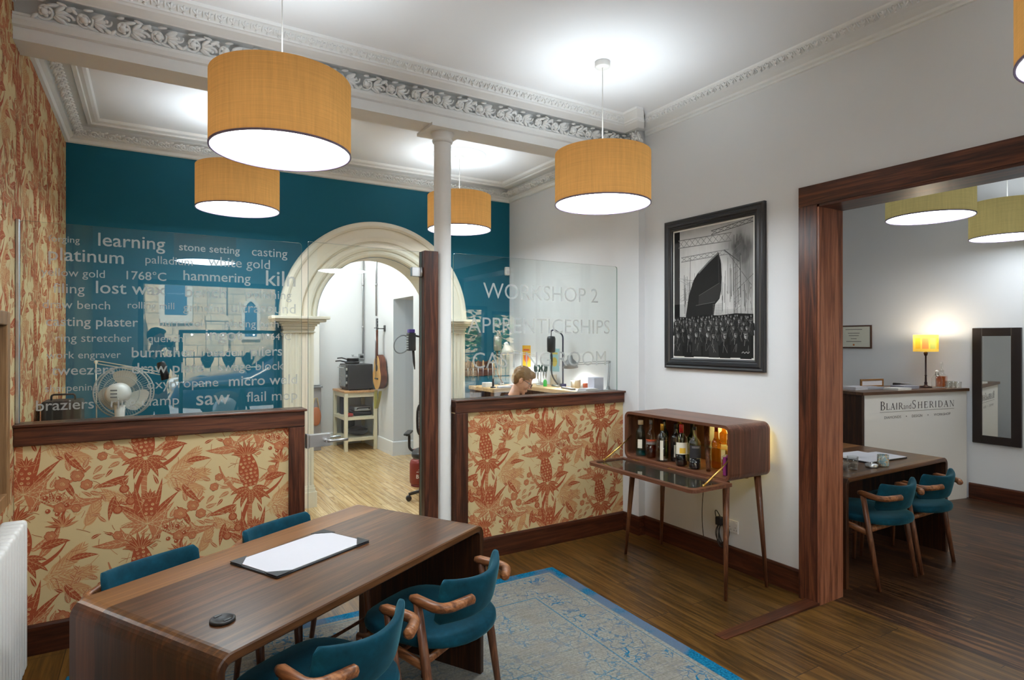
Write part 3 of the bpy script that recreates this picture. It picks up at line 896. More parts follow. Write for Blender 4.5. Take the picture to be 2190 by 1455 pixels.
# ---------------- arch surround
t = thing('arch_surround', 'ivory painted moulded round arch on fluted pilasters in the teal wall', 'arch', (AX, YB, 0))
prof = [(1.0, 0.0), (1.0, .05), (.988, .066), (.955, .072), (.935, .062), (.93, .048), (.90, .052), (.84, .058), (.80, .052), (.79, .028), (.778, .028), (.772, .05), (.755, .068), (.73, .07), (.708, .06), (.70, .036),
        (.688, .036), (.684, .052), (.665, .046), (.65, .03), (.64, .008), (.634, -.04)]
b = MB()
b.grid(lambda u, v: (prof[round(v * (len(prof) - 1))][0] * math.cos(pi * u), -prof[round(v * (len(prof) - 1))][1], AZ + prof[round(v * (len(prof) - 1))][0] * math.sin(pi * u)), 56, len(prof) - 1, 0, False)
part('archivolt', b, IVORY, t)
for cx in (1.225 - AX, 2.875 - AX):
    b = MB()
    w = 0.14; pl = [(-w, 0.0), (-w, -.08)]
    for i in range(5):
        c0 = -0.1 + i * 0.05
        pl += [(c0 - .018 + .036 * j / 6, -.08 + .011 * math.sin(pi * j / 6)) for j in range(7)]
    pl += [(w, -.08), (w, 0.0)]
    b.prism(pl, lambda a, c, d: (cx + a, c, d), 0.20, 1.70)
    part('pilaster', b, IVORY, t)
    b = MB(); b.box(cx - .165, cx + .165, -.115, 0, 0, .15); b.box(cx - .152, cx + .152, -.10, 0, .15, .185); b.box(cx - .145, cx + .145, -.09, 0, .185, .21)
    part('plinth', b, IVORY, t)
    b = MB()
    for z0, z1, e, f in ((1.70, 1.715, .016, .016), (1.715, 1.735, .004, .004), (1.735, 1.765, .012, .012), (1.765, 1.785, .028, .03), (1.785, 1.805, .048, .05), (1.805, 1.83, .10, .10), (1.83, 1.86, .13, .13)):
        b.rbox(cx - w - e, cx + w + e, -.08 - f, 0.0, z0, z1, .006)
    part('capital', b, IVORY, t)

# ---------------- low partitions papered with the pineapple print
def half_wall(label, x0, x1, rail_h, stile):
    t = thing('half_wall', label, 'partition', ((x0 + x1) / 2, 3.98, 0))
    b = MB(); b.box(x0, x1, 3.93, 4.03, 0.0, 1.18 - rail_h / 2)
    s0, s1 = stile
    wallpaper(b, lambda u, v, h: (u, 3.93 - h, v), s0, s1, 0.14, 1.185 - rail_h + .01, 2.70, 0.50)
    part('papered_panel', b, PAPERS, t, True)
    b = MB(); b.rbox(x0, x1, 3.908, 4.045, 1.18 - rail_h, 1.178, .004); b.rbox(x0 - .012, x1 + .012, 3.893, 4.05, 1.178, 1.192, .004)
    part('top_rail', b, TRIMX, t, True)
    if s0 > x0 + .01:
        b = MB(); b.rbox(x0, s0, 3.908, 4.045, 0.0, 1.18 - rail_h, .004); part('stile', b, TRIMW, t, True)
    if s1 < x1 - .01:
        b = MB(); b.rbox(s1, x1, 3.908, 4.045, 0.0, 1.18 - rail_h, .004); part('stile', b, TRIMW, t, True)
    b = MB(); b.sweep([(0, 0), (.02, 0), (.02, .143), (.014, .155), (0, .155)], [(s0, 3.93), (s1, 3.93)], -1); part('skirting', b, SKIRT, t, True)
    return t
half_wall('low walnut framed partition with pineapple wallpaper running from the papered side wall to the glass door', XL + .002, 0.832, 0.10, (XL + .002, 0.737))
half_wall('low walnut framed partition with pineapple wallpaper between the column and the drinks cabinet', 1.887, 3.488, 0.085, (1.985, 3.488))
t = single('post', MB().rbox(1.645, 1.75, 3.915, 4.02, 0, 2.258, .004), TRIMW, 'square walnut post carrying the glass door beside the white column', 'post')

# ---------------- glass screens with frosted words
gp = lambda u, v: (u, 3.9635, v)
WORDS = [('forging', -0.464, -0.329, 2.147, 0), ('learning', -0.247, 0.069, 2.142, 1), ('stone setting', 0.139, 0.461, 2.147, 1), ('casting', 0.529, 0.736, 2.145, 0), ('platinum', -0.464, -0.13, 2.049, 1), ('palladium', -0.027, 0.209, 2.061, 0), ('white gold', 0.291, 0.633, 2.067, 0), ('yellow gold', -0.494, -0.217, 1.966, 0), ('1768\u00b0C', -0.117, 0.075, 1.965, 1), ('hammering', 0.161, 0.522, 1.976, 1), ('kiln', 0.61, 0.786, 1.966, 1), ('filing', -0.444, -0.307, 1.876, 0), ('lost wax', -0.257, 0.071, 1.882, 1), ('bench', 0.17, 0.387, 1.878, 0), ('polishing', 0.497, 0.762, 1.883, 0), ('draw bench', -0.488, -0.193, 1.794, 0), ('rolling mill', -0.111, 0.115, 1.803, 0), ('grinding', 0.16, 0.38, 1.794, 0), ('ultrasound', 0.415, 0.786, 1.794, 0), ('casting plaster', -0.474, -0.062, 1.701, 1), ('burr tool', 0.039, 0.26, 1.705, 0), ('plating bath', 0.38, 0.685, 1.704, 0), ('ring stretcher', -0.433, -0.092, 1.616, 0), ('quench', -0.017, 0.16, 1.614, 0), ('ingot', 0.277, 0.477, 1.625, 1), ('1064\u00b0C', 0.587, 0.757, 1.627, 0), ('work engraver', -0.471, -0.143, 1.527, 0), ('burnisher', -0.092, 0.22, 1.529, 1), ('beader', 0.285, 0.473, 1.529, 0), ('pliers', 0.524, 0.706, 1.529, 1), ('tweezers', -0.45, -0.173, 1.439, 1), ('draw plate', -0.092, 0.268, 1.438, 1), ('swage block', 0.345, 0.714, 1.441, 0), ('sharpening', -0.477, -0.247, 1.352, 0), ('oxypropane', -0.019, 0.344, 1.35, 0), ('micro weld', 0.402, 0.797, 1.349, 1), ('braziers', -0.514, -0.265, 1.254, 1), ('ring clamp', -0.189, 0.14, 1.253, 0), ('saw', 0.228, 0.407, 1.243, 1), ('flail mop', 0.5, 0.797, 1.249, 0)]
def pane_mb(x0, x1, z0, z1, y0=3.965, y1=3.975, r=0.02):
    pl = [(x0, z0), (x1, z0)] + [(x1 - r + r * math.cos(a), z1 - r + r * math.sin(a)) for a in (0, .4, .8, 1.2, pi / 2)] + [(x0 + r * math.cos(a), z1 - r + r * math.sin(a)) for a in (pi / 2, 1.9, 2.3, 2.7, pi)]
    pl[-5:] = [(x0 + r + r * math.cos(a), z1 - r + r * math.sin(a)) for a in (pi / 2, 1.97, 2.36, 2.75, pi)]
    b = MB(); k = len(pl)
    b.add([(a, y0, c) for a, c in pl], [tuple(range(k))]); b.add([(a, y1, c) for a, c in pl], [tuple(range(k))[::-1]])
    b.add([(a, y0, c) for a, c in pl] + [(a, y1, c) for a, c in pl], [(i, i + k, (i + 1) % k + k, (i + 1) % k) for i in range(k)], 1)
    return b
def wname(w): return 'lettering_' + (w.lower() if w.isalpha() else 'number' if w.isdigit() else 'temperature')
t = thing('glass_screen', 'clear glass screen etched with rows of jewellery words above the papered partition', 'glass screen', (0.12, 3.97, 1.192))
part('pane', pane_mb(-0.585, 0.824, 1.193, 2.246), [GLASS, GLASSEDGE], t, True)
b = MB(); b.rbox(-0.598, -0.582, 3.955, 3.985, 1.193, 2.25, .002); part('wall_channel', b, STEEL, t, True)
for w, a, c, z, bo in WORDS:
    for q, m_ in text_words(w, gp, a, c, z, 0, 0.007 if bo else 0.0): part(wname(q), m_, FROST, t, True)
t = thing('glass_screen', 'clear glass screen reading workshop 2, apprenticeships and casting room beside the pier', 'glass screen', (2.67, 3.97, 1.192))
part('pane', pane_mb(1.892, 3.456, 1.193, 2.264), [GLASS, GLASSEDGE], t, True)
for w, a, c, z in (('WORKSHOP 2', 2.138, 3.241, 1.943), ('APPRENTICESHIPS', 2.008, 3.371, 1.682), ('CASTING ROOM', 2.047, 3.328, 1.416)):
    for q, m_ in text_words(w, gp, a, c, z, 0, -0.004): part(wname(q), m_, FROST, t, True)
t = thing('glass_door', 'frameless glass door with steel lever handle hung on the walnut post', 'glass door', (1.643, 3.97, 0))
part('pane', pane_mb(0.852, 1.64, 0.012, 2.252, r=.004), [GLASS, GLASSEDGE], t, True)
b = MB(); b.rbox(0.856, 0.99, 3.95, 3.99, 0.945, 1.025, .003); b.rbox(0.838, 0.856, 3.948, 3.992, 0.94, 1.03, .003); lk = part('lock_plate', b, STEEL, t, True)
b = MB()
for y, s_ in ((3.95, -1), (3.99, 1)):
    b.cyl((0.955, y, .985), (0.955, y + s_ * .045, .985), .011, n=12)
    b.tube(round_path([(0.955, y + s_ * .045, .985), (1.0, y + s_ * .05, .985), (1.085, y + s_ * .05, .985)], .02), .009, 10)
o = b.build('lever_handle', STEEL, lk, t.location)
for z in (2.075, 0.25):
    b = MB(); b.rbox(1.565, 1.643, 3.952, 3.988, z, z + .065, .003); b.cyl((1.636, 3.946, z), (1.636, 3.946, z + .065), .0065, n=10)
    part('hinge', b, STEEL, t, True)
t.rotation_euler = (0, 0, R(3.6))      # stands slightly ajar
# ================================================================== LAMPS
def pendant(label, x, y, zb, mat, group, R0=0.306, H=0.325, st=1.0, up=1.0, proto=[None]):
    t = thing('pendant_lamp', label, 'lamp', (x, y, zb), 0, group)
    b = MB()
    b.lathe([(R0, 0), (R0, H)], n=64); part('shade', b, mat, t)
    b = MB(); b.lathe([(R0 + .0015, -.002), (R0 + .0015, .006), (R0 - .006, .006), (R0 - .006, -.002), (R0 + .0015, -.002)], n=64); part('rim', b, RIMM, t)
    b = MB(); b.lathe([(0.0, .004), (R0 - .007, .004)], n=64); part('diffuser', b, DIFF if mat is GOLD else DIFFS, t)
    b = MB(); b.lathe([(0.0, H - .02), (0.02, H - .02), (0.02, H - .07), (0.0, H - .07)], n=16)
    for i in range(3):
        a = 2 * pi * i / 3; b.cyl((0, 0, H - .012), (R0 * math.cos(a) * .995, R0 * math.sin(a) * .995, H - .004), .0025, n=6)
    part('bulb_holder', b, WPLAS, t)
    b = MB(); b.cyl((0, 0, H - .02), (0, 0, ZC - zb - .03), .0032, n=8); part('cord', b, WPLAS, t)
    b = MB(); b.lathe([(0.0, ZC - zb - .036), (.045, ZC - zb - .036), (.05, ZC - zb - .03), (.05, ZC - zb - .001)], n=32); part('ceiling_cup', b, WPLAS, t)
    l = bpy.data.lights.new('bulb', 'POINT'); l.energy = UPLIGHT * (1.0 if mat is GOLD else .6); l.shadow_soft_size = .05; l.color = (.90, .96, 1.0)
    lo = bpy.data.objects.new('bulb', l); COL.objects.link(lo); lo.parent = t; lo.location = (0, 0, H * .42)
    return t
RIMM = plain('lamp_rim', srgb(120, 105, 130), .5)
G1, G2, G3 = 'ochre pendants in two rows over the front office', 'ochre pendants over the workshop', 'olive pendants in the showroom'
pendant('large ochre drum pendant hanging over the walnut desk', .516, 2.903, 2.488, GOLD, G1)
pendant('ochre drum pendant hanging in front of the pier beside the shipyard painting', 2.493, 3.002, 2.50, GOLD, G1)
pendant('ochre drum pendant cut off by the top corner of the photo', 2.49, .53, 2.49, GOLD, G1)
pendant('ochre drum pendant by the shop window, mirrored in the etched glass screen', .516, .53, 2.49, GOLD, G1)
pendant('ochre drum pendant in the workshop seen over the etched word screen', .592, 5.184, 2.66, GOLD, G2)
pendant('ochre drum pendant in the workshop partly hidden by the white column', 2.554, 5.22, 2.695, GOLD, G2)
pendant('olive drum pendant just inside the showroom doorway, nearer of the two', 5.415, 2.41, 2.62, OLIVE, G3)
pendant('olive drum pendant further inside the showroom, partly behind its twin', 6.70, 2.343, 2.565, OLIVE, G3, R0=.285)
# ceiling roses in plaster
for x, y, lab in ((2.554, 5.22, 'plaster ceiling rose around the workshop pendant behind the column'),):
    b = MB(); b.lathe([(0.0, -.012), (.16, -.012), (.175, -.02), (.19, -.012), (.205, -.006), (.215, -.018), (.235, -.022), (.25, -.012), (.262, -.001)], (0, 0, 0), 56)
    for i in range(56):
        a = 2 * pi * i / 56; b.ell((.225 * math.cos(a), .225 * math.sin(a), -.02), (.009, .009, .007), 6, 4)
    single('ceiling_rose', b, PLASTER, lab, 'ceiling rose').location = (x, y, ZC)
# added fill light, out of view, to brighten the room beyond the arch
t = thing('added_fill_light', 'unseen white batten added as fill light on the ceiling beyond the arch', 'light', (1.7, 7.9, ZC))
b = MB(); b.rbox(-.6, .6, -.05, .05, -.05, -.001, .008); part('casing', b, WPLAS, t)
b = MB(); b.tube([(-.58, 0, -.075), (.58, 0, -.075)], .022, 14); part('tube', b, emit('fill_light_tube', (1, .985, .95), 260.0), t)

# ================================================================== FURNITURE: chairs
def make_chair():
    t = thing('armchair', '', 'chair')
    # seat
    ol = []
    for i in range(28):
        a = 2 * pi * i / 28
        c, s_ = math.cos(a), math.sin(a)
        n = 3.6 if s_ > 0 else 2.3
        ol.append((.235 * math.copysign(abs(c) ** (2 / n), c), .085 + (.27 if s_ > 0 else .255) * math.copysign(abs(s_) ** (2 / n), s_)))
    b = MB(); b.pad(ol, .415, .462, .016, .014, 0, (0, .085)); part('seat', b, VELVET, t)
    # backrest: curved, slightly leaning pad
    def bk(u, v):
        a = 2 * pi * u
        th = .021
        q = v * 2 - 1
        hh = .083 + .010 * q * q
        yy = -.155 + .085 * q * q
        zc = .590 + .012 * q * q
        ca, sa = math.cos(a), math.sin(a)
        f = 1.0 if abs(q) < .93 else max(.02, math.sqrt(max(0, 1 - ((abs(q) - .93) / .07) ** 2)))
        dz = math.copysign(abs(sa) ** .55, sa) * hh * (.75 + .25 * f)
        dy = math.copysign(abs(ca) ** .6, ca) * th * f
        return (q * .205, yy + dy - dz * .22, zc + dz)
    b = MB(); b.grid(bk, 28, 28, 0, True, True); b.v = [tuple(p) for p in b.v]
    part('backrest', b, VELVET, t)
    for s_ in (-1, 1):
        b = MB()
        p = round_path([(s_ * .236, .012, .612), (s_ * .250, -.125, .600), (s_ * .128, -.182, .612)], .055, 6)
        k = len(p)
        b.tube([(s_ * .235, .034, .612)] + list(p) + [(s_ * .120, -.186, .613)], [(.012, .012)] + [(.021, .0195)] * k + [(.010, .010)], 12)
        part('armrest', b, CHAIRW, t)
        b = MB(); b.tube([(s_ * .232, -.102, 0), (s_ * .235, -.05, .30), (s_ * .237, .0, .60)], [(.012, .014), (.0175, .021), (.016, .019)], 10); part('leg', b, CHAIRZ, t)
        b = MB(); b.tube([(s_ * .225, .318, 0), (s_ * .222, .310, .22), (s_ * .220, .300, .395)], [(.012, .012), (.016, .016), (.019, .022)], 10); part('leg', b, CHAIRZ, t)
        b = MB(); b.tube([(s_ * .222, .318, .385), (s_ * .226, .14, .392), (s_ * .234, -.032, .36)], [(.012, .022)] * 3, 8); part('seat_rail', b, CHAIRW, t)
    b = MB(); b.tube([(-.215, .29, .385), (.215, .29, .385)], [(.012, .02)] * 2, 8); part('seat_bearer', b, CHAIRW, t)
    b = MB(); b.tube([(-.23, -.03, .375), (.23, -.03, .375)], [(.011, .018)] * 2, 8); part('seat_bearer', b, CHAIRW, t)
    b = MB(); b.tube([(-.222, .31, .205), (.222, .31, .205)], .0085, 8); part('stretcher', b, CHAIRZ, t)
    return t
TA = R(30.3)
CH = 'teal velvet chairs with bent walnut arms'
ch = make_chair(); ch['group'] = CH
ch.location = (.55, 2.02, .0108); ch.rotation_euler = (0, 0, TA); ch['label'] = 'teal velvet armchair at the desk near the lens cap, cut by the photo edge'
copy_thing(ch, (1.085, 2.285, .0108), TA, 'teal velvet armchair at the desk whose legs stand out against the blue rug')
copy_thing(ch, (.051, 2.871, .0108), TA + pi, 'teal velvet chair behind the desk, nearer the radiator, only its back showing')
copy_thing(ch, (.600, 3.146, .0108), TA + pi, 'teal velvet chair behind the desk, nearer the glass door, only its back showing')
copy_thing(ch, (4.266, 2.19, 0), 0.0, 'teal velvet walnut armchair at the showroom table, next to the doorway jamb')
copy_thing(ch, (4.813, 2.19, 0), 0.0, 'teal velvet walnut armchair at the showroom table, nearer the white counter')

# ================================================================== FURNITURE: waterfall desks
def desk(label, L, Wd, H, loc, rz, th=.032, r=.055):
    t = thing('desk', label, 'desk', loc, rz)
    x = L / 2; n = 8
    out = [(-x, 0.0)] + [(-x + r - r * math.cos(pi / 2 * i / n), H - r + r * math.sin(pi / 2 * i / n)) for i in range(n + 1)] + [(x - r + r * math.sin(pi / 2 * i / n), H - r + r * math.cos(pi / 2 * i / n)) for i in range(n + 1)] + [(x, 0.0)]
    ri = max(.006, r - th); xi = x - th; hi = H - th
    inn = [(-xi, 0.0)] + [(-xi + ri - ri * math.cos(pi / 2 * i / n), hi - ri + ri * math.sin(pi / 2 * i / n)) for i in range(n + 1)] + [(xi - ri + ri * math.sin(pi / 2 * i / n), hi - ri + ri * math.cos(pi / 2 * i / n)) for i in range(n + 1)] + [(xi, 0.0)]
    k = len(out)
    def seg(i0, i1, name, m):
        b = MB(); e = .004
        for i in range(i0, i1):
            (a, c), (d, f), (g, h), (p, q) = out[i], out[i + 1], inn[i + 1], inn[i]
            w = Wd / 2
            b.add([(a, -w + e, c), (d, -w + e, f), (d, w - e, f), (a, w - e, c)], [(0, 1, 2, 3)], 0, True)
            b.add([(p, -w + e, q), (g, -w + e, h), (g, w - e, h), (p, w - e, q)], [(3, 2, 1, 0)], 0, True)
            for s_ in (-1, 1):
                mo = ((a + p) / 2 * .5 + a * .5, (c + q) / 2 * .5 + c * .5); 
                b.add([(a, s_ * (w - e), c), (d, s_ * (w - e), f), (d * .85 + g * .15, s_ * w, f * .85 + h * .15), (a * .85 + p * .15, s_ * w, c * .85 + q * .15),
                       (d * .15 + g * .85, s_ * w, f * .15 + h * .85), (a * .15 + p * .85, s_ * w, c * .15 + q * .85), (g, s_ * (w - e), h), (p, s_ * (w - e), q)],
                      [(0, 1, 2, 3), (3, 2, 4, 5), (5, 4, 6, 7)], 0)
        part(name, b, m, t)
    seg(0, 6, 'side_panel', TABLEZ)
    seg(6, k - 7, 'tabletop', TABLE)
    seg(k - 7, k - 1, 'side_panel', TABLEZ)
    return t
desk('long walnut waterfall desk with rounded ends standing on the blue rug', 1.432, .78, .722, (.5765, 2.5475, .0098), TA)
desk('walnut waterfall table in the showroom beside the white counter', 1.38, .80, .725, (4.57, 2.615, 0), 0.0)
# things on the desk
t = thing('desk_blotter', 'black leather desk pad holding a white paper sheet on the walnut desk', 'desk pad', (.547, 2.602, .7323), R(27.5))
b = MB(); b.rbox(-.237, .237, -.145, .145, 0, .006, .002); part('pad', b, LEATHER, t)
b = MB(); b.rbox(-.226, .226, -.134, .134, .0061, .0085, .0005); part('paper', b, PAPER, t)
for sx in (-1, 1):
    for sy in (-1, 1):
        b = MB()
        b.prism([(sx * .237, sy * .145), (sx * .237 - sx * .075, sy * .145), (sx * .237, sy * .145 - sy * .075)], lambda a, c, d: (a, c, d), .0087, .011)
        part('corner_pocket', b, LEATHER, t)
t = thing('lens_cap', 'round black camera lens cap lying on the near end of the walnut desk', 'lens cap', (.195, 2.10, .7323), R(30))
b = MB(); b.lathe([(0, 0), (.036, 0), (.038, .002), (.038, .008), (.036, .0095), (.030, .0095), (.029, .0088), (0, .0088)], n=40)
part('disc', b, BLACK, t)
for s_ in (-1, 1):
    b = MB(); b.rbox(-.012, .012, s_ * .024 - .0045, s_ * .024 + .0045, .0095, .0112, .0006); part('grip', b, BLACKM, t)

# ================================================================== RUG
t_ = NT('faded_blue_rug')
tc = t_.n('TexCoord')
co = tc.outputs['Object']
sp = t_.n('SeparateXYZ', {0: co})
ax = t_.mth('SUBTRACT', 1.40, t_.mth('ABSOLUTE', sp.outputs[0])); ay = t_.mth('SUBTRACT', 1.10, t_.mth('ABSOLUTE', sp.outputs[1]))
e = t_.mth('MINIMUM', ax, ay)
wear = t_.n('TexNoise', {'Vector': co, 'Scale': 3.2, 'Detail': 5.0, 'Roughness': .7}).outputs[0]
spk = t_.n('TexNoise', {'Vector': co, 'Scale': 95.0, 'Detail': 2.0}).outputs[0]
str_ = t_.n('TexNoise', {'Vector': t_.n('Mapping', {'Vector': co, 'Scale': (4, 160, 1)}).outputs[0], 'Scale': 1.0, 'Detail': 3.0}).outputs[0]
vor = t_.n('TexVoronoi', {'Vector': t_.n('VectorMath', {0: co, 1: t_.n('VectorMath', {0: t_.n('TexNoise', {'Vector': co, 'Scale': 9.0, 'Detail': 2.0}).outputs['Color'], 1: (.16, .16, 0)}, operation='MULTIPLY').outputs[0]}, operation='ADD').outputs[0], 'Scale': 13.0}, feature='DISTANCE_TO_EDGE').outputs[0]
vor2 = t_.n('TexVoronoi', {'Vector': t_.n('VectorMath', {0: co, 1: t_.n('VectorMath', {0: t_.n('TexNoise', {'Vector': co, 'Scale': 22.0, 'Detail': 2.0}).outputs['Color'], 1: (.04, .04, 0)}, operation='MULTIPLY').outputs[0]}, operation='ADD').outputs[0], 'Scale': 26.0}, feature='F1').outputs[0]
line = t_.ramp(vor, [(0.02, 1.0), (0.045, 0.0)])
dots = t_.ramp(vor2, [(0.24, 1.0), (0.32, 0.0)])
worn = t_.ramp(t_.mth('ADD', t_.mth('MULTIPLY', wear, .72), t_.mth('MULTIPLY', spk, .28)), [(.42, 0.0), (.54, 1.0)])
ground = t_.ramp(t_.mth('ADD', t_.mth('MULTIPLY', str_, .5), t_.mth('MULTIPLY', spk, .5)), [(.3, srgb(100, 100, 94)), (.55, srgb(140, 140, 132)), (.75, srgb(160, 158, 146))])
blue = t_.ramp(spk, [(.3, srgb(8, 74, 104)), (.7, srgb(24, 120, 156))])
violet = srgb(88, 92, 112)
band = t_.ramp(e, [(.055 / 2, 0.0), (.06 / 2, 1.0)])
def step(a, w=.004): 
    return t_.n('MapRange', {'Value': e, 'From Min': a - w, 'From Max': a + w}).outputs[0]
inb = t_.mth('SUBTRACT', step(.115), step(.36))           # inner patterned border
fld = step(.40)
motif = t_.mth('MAXIMUM', t_.mth('MULTIPLY', line, t_.mth('MAXIMUM', inb, t_.mth('MULTIPLY', fld, .7))), t_.mth('MULTIPLY', dots, t_.mth('MAXIMUM', t_.mth('MULTIPLY', inb, .9), t_.mth('MULTIPLY', fld, .5))))
motif = t_.mth('MULTIPLY', motif, worn)
stripe = t_.mth('ADD', t_.mth('SUBTRACT', step(.375, .002), step(.385, .002)), t_.mth('SUBTRACT', step(.100, .002), step(.106, .002)))
stripe = t_.mth('MULTIPLY', stripe, .7)
c = t_.mixc(t_.mth('MULTIPLY', t_.ramp(wear, [(.35, .5), (.55, 0.0)]), .8), ground, srgb(120, 108, 96))
c = t_.mixc(motif, c, t_.mixc(t_.ramp(wear, [(.45, 0.0), (.6, 1.0)]), violet, blue))
c = t_.mixc(t_.mth('MINIMUM', stripe, 1.0), c, blue)
edge = t_.mth('SUBTRACT', 1.0, step(.075))
c = t_.mixc(edge, c, t_.mixc(t_.ramp(t_.n('TexNoise', {'Vector': co, 'Scale': 2.6, 'Detail': 4.0}).outputs[0], [(.46, 0.0), (.54, .85)]), blue, srgb(92, 104, 122)))
bd = t_.bsdf(Base_Color=c, Roughness=.95, Specular_IOR_Level=.1)
t_.t.links.new(t_.bump(spk, .3, .003), bd.inputs['Normal'])
b = MB(); b.rbox(-1.40, 1.40, -1.10, 1.10, 0, .009, .004)
o = single('rug', b, t_.m, 'faded grey and blue patterned rug lying under the walnut desk', 'rug'); o.location = (1.03, 2.44, .0005); o.rotation_euler = (0, 0, R(-1.2))

# ================================================================== DRINKS CABINET
CX0, CX1, CY0, CY1, CZ0, CZ1 = 3.12, 3.515, 2.515, 3.495, .725, 1.083
t = thing('drinks_cabinet', 'walnut drinks cabinet on splayed legs, flap open, bottles inside', 'cabinet', (3.32, 3.0, 0))
b = MB(); r = .05; th = .02
def rr(y0, y1, z0, z1, r, n=7):
    p = []
    for cy, cz, a0 in ((y1 - r, z1 - r, 0), (y0 + r, z1 - r, pi / 2), (y0 + r, z0 + r, pi), (y1 - r, z0 + r, 3 * pi / 2)):
        p += [(cy + r * math.cos(a0 + pi / 2 * i / n), cz + r * math.sin(a0 + pi / 2 * i / n)) for i in range(n + 1)]
    return p
o_ = rr(CY0, CY1, CZ0, CZ1, r); i_ = rr(CY0 + th, CY1 - th, CZ0 + th, CZ1 - th, r - th)
k = len(o_)
def ringfaces(idx, name, m):
    b = MB()
    for i in idx:
        j = (i + 1) % k
        for A, B, C_, D, sm in (((CX0, *o_[i]), (CX0, *o_[j]), (CX1, *o_[j]), (CX1, *o_[i]), True), ((CX0, *i_[j]), (CX0, *i_[i]), (CX1, *i_[i]), (CX1, *i_[j]), True),
                                ((CX0, *o_[j]), (CX0, *o_[i]), (CX0, *i_[i]), (CX0, *i_[j]), False), ((CX1, *o_[i]), (CX1, *o_[j]), (CX1, *i_[j]), (CX1, *i_[i]), False)):
            b.add([A, B, C_, D], [(0, 1, 2, 3)], 0, sm)
    return part(name, b, m, t, True)
q = 8
ringfaces(list(range(4, q + 4)), 'top_board', CABW)
ringfaces(list(range(q + 4, 2 * q + 4)), 'end_panel', CABZ)
ringfaces(list(range(2 * q + 4, 3 * q + 4)), 'bottom_board', CABW)
ringfaces(list(range(3 * q + 4, 4 * q)) + list(range(0, 4)), 'end_panel', CABZ)
b = MB(); b.box(CX1 - .012, CX1 - .004, CY0 + .52, CY1 - th, CZ0 + th, CZ1 - th); part('back_panel', b, CABZ, t, True)
b = MB(); b.box(CX0 + .09, CX1 - .02, CY0 + th + .002, CY0 + .34, .905, .911); part('glass_shelf', b, glassmat('shelf_glass', (.80, .93, .84)), t, True)
for (x, y), (x2, y2) in (((3.155, 3.43), (3.095, 3.456)), ((3.155, 2.575), (3.067, 2.507)), ((3.465, 2.575), (3.475, 2.511)), ((3.465, 3.43), (3.488, 3.477))):
    b = MB(); b.cyl((x2, y2, 0), (x, y, .722), .0105, .023, 14); part('leg', b, CHAIRZ, t, True)
for y in (2.62, 2.74):
    b = MB(); b.lathe([(0, 0), (.02, 0), (.024, .008), (.024, .018)], (3.40, y, .706), 16); part('caster_cup', b, CHAIRZ, t, True)
# flap
fl = MB(); FX0, FX1, FZ = 2.765, 3.118, .712
ol = [(FX1, 2.50)] + [(FX0 + .045 - .045 * math.sin(a), 2.50 + .045 - .045 * math.cos(a)) for a in (0, .4, .8, 1.2, pi / 2)] + [(FX0 + .045 - .045 * math.cos(a), 3.51 - .045 + .045 * math.sin(a)) for a in (0, .4, .8, 1.2, pi / 2)] + [(FX1, 3.51)]
kk = len(ol); mx, my = (FX0 + FX1) / 2 , 3.005
inn = [(mx + (a - mx) * .80, my + (c - my) * .925) for a, c in ol]
for z, sg in ((FZ + .016, 1), (FZ - .006, -1)):
    f = [(i, (i + 1) % kk, kk + (i + 1) % kk, kk + i) for i in range(kk)]
    fl.add([(a, c, z) for a, c in ol] + [(a, c, z) for a, c in inn], [x[::-1] if sg > 0 else x for x in f])
for P in (ol, inn):
    fl.add([(a, c, FZ - .006) for a, c in P] + [(a, c, FZ + .016) for a, c in P], [(i, (i + 1) % kk, kk + (i + 1) % kk, kk + i) for i in range(kk)])
fo = part('flap', fl, CABW, t, True)
b = MB(); b.add([(a, c, FZ + .008) for a, c in inn] + [(a, c, FZ + .002) for a, c in inn], [tuple(range(kk))[::-1], tuple(range(kk, 2 * kk))])
tint = plain('smoked_mirror', srgb(46, 44, 38), .03, spec=1.0, noise_amt=0)
b.build('glass_inset', tint, fo, t.location)
for y in (2.535, 3.475):
    b = MB(); b.tube([(CX0 + .05, y, .892), (CX0 - .06, y, .82), (2.90, y, FZ + .018)], [.0045, .0045, .0065], 8); b.cyl((2.90, y - .008, FZ + .02), (2.90, y + .008, FZ + .02), .008, n=10); part('flap_stay', b, BRASS, t, True)
for y in (2.66, 3.0, 3.36):
    b = MB(); b.rbox(3.10, 3.132, y - .03, y + .03, FZ + .0165, FZ + .0195, .001); part('flap_hinge', b, BRASS, t, True)
# warm strip lamp behind the open back
t = thing('led_strip', 'small warm strip lamp glowing behind the drinks cabinet', 'lamp', (3.535, 2.66, .93))
b = MB(); b.rbox(-.004, .004, -.10, .10, -.06, -.05, .001); part('strip', b, WPLAS, t)
l = bpy.data.lights.new('warm_strip', 'AREA'); l.shape = 'RECTANGLE'; l.size = .20; l.size_y = .012; l.energy = .8; l.color = (1.0, .74, .18)
lo = bpy.data.objects.new('warm_strip', l); COL.objects.link(lo); lo.parent = t; lo.location = (.002, -.02, 0); lo.rotation_euler = (0, R(-90), 0)

t = thing('led_strip', 'small warm strip lamp under the top board inside the drinks cabinet', 'lamp', (3.49, 2.80, 1.058))
b = MB(); b.rbox(-.006, .006, -.18, .18, -.002, .004, .001); part('strip', b, WPLAS, t)
l = bpy.data.lights.new('warm_strip', 'AREA'); l.shape = 'RECTANGLE'; l.size = .012; l.size_y = .36; l.energy = 1.0; l.color = (1.0, .76, .20)
lo = bpy.data.objects.new('warm_strip', l); COL.objects.link(lo); lo.parent = t; lo.location = (0, 0, -.004); lo.rotation_euler = (0, R(-12), 0)
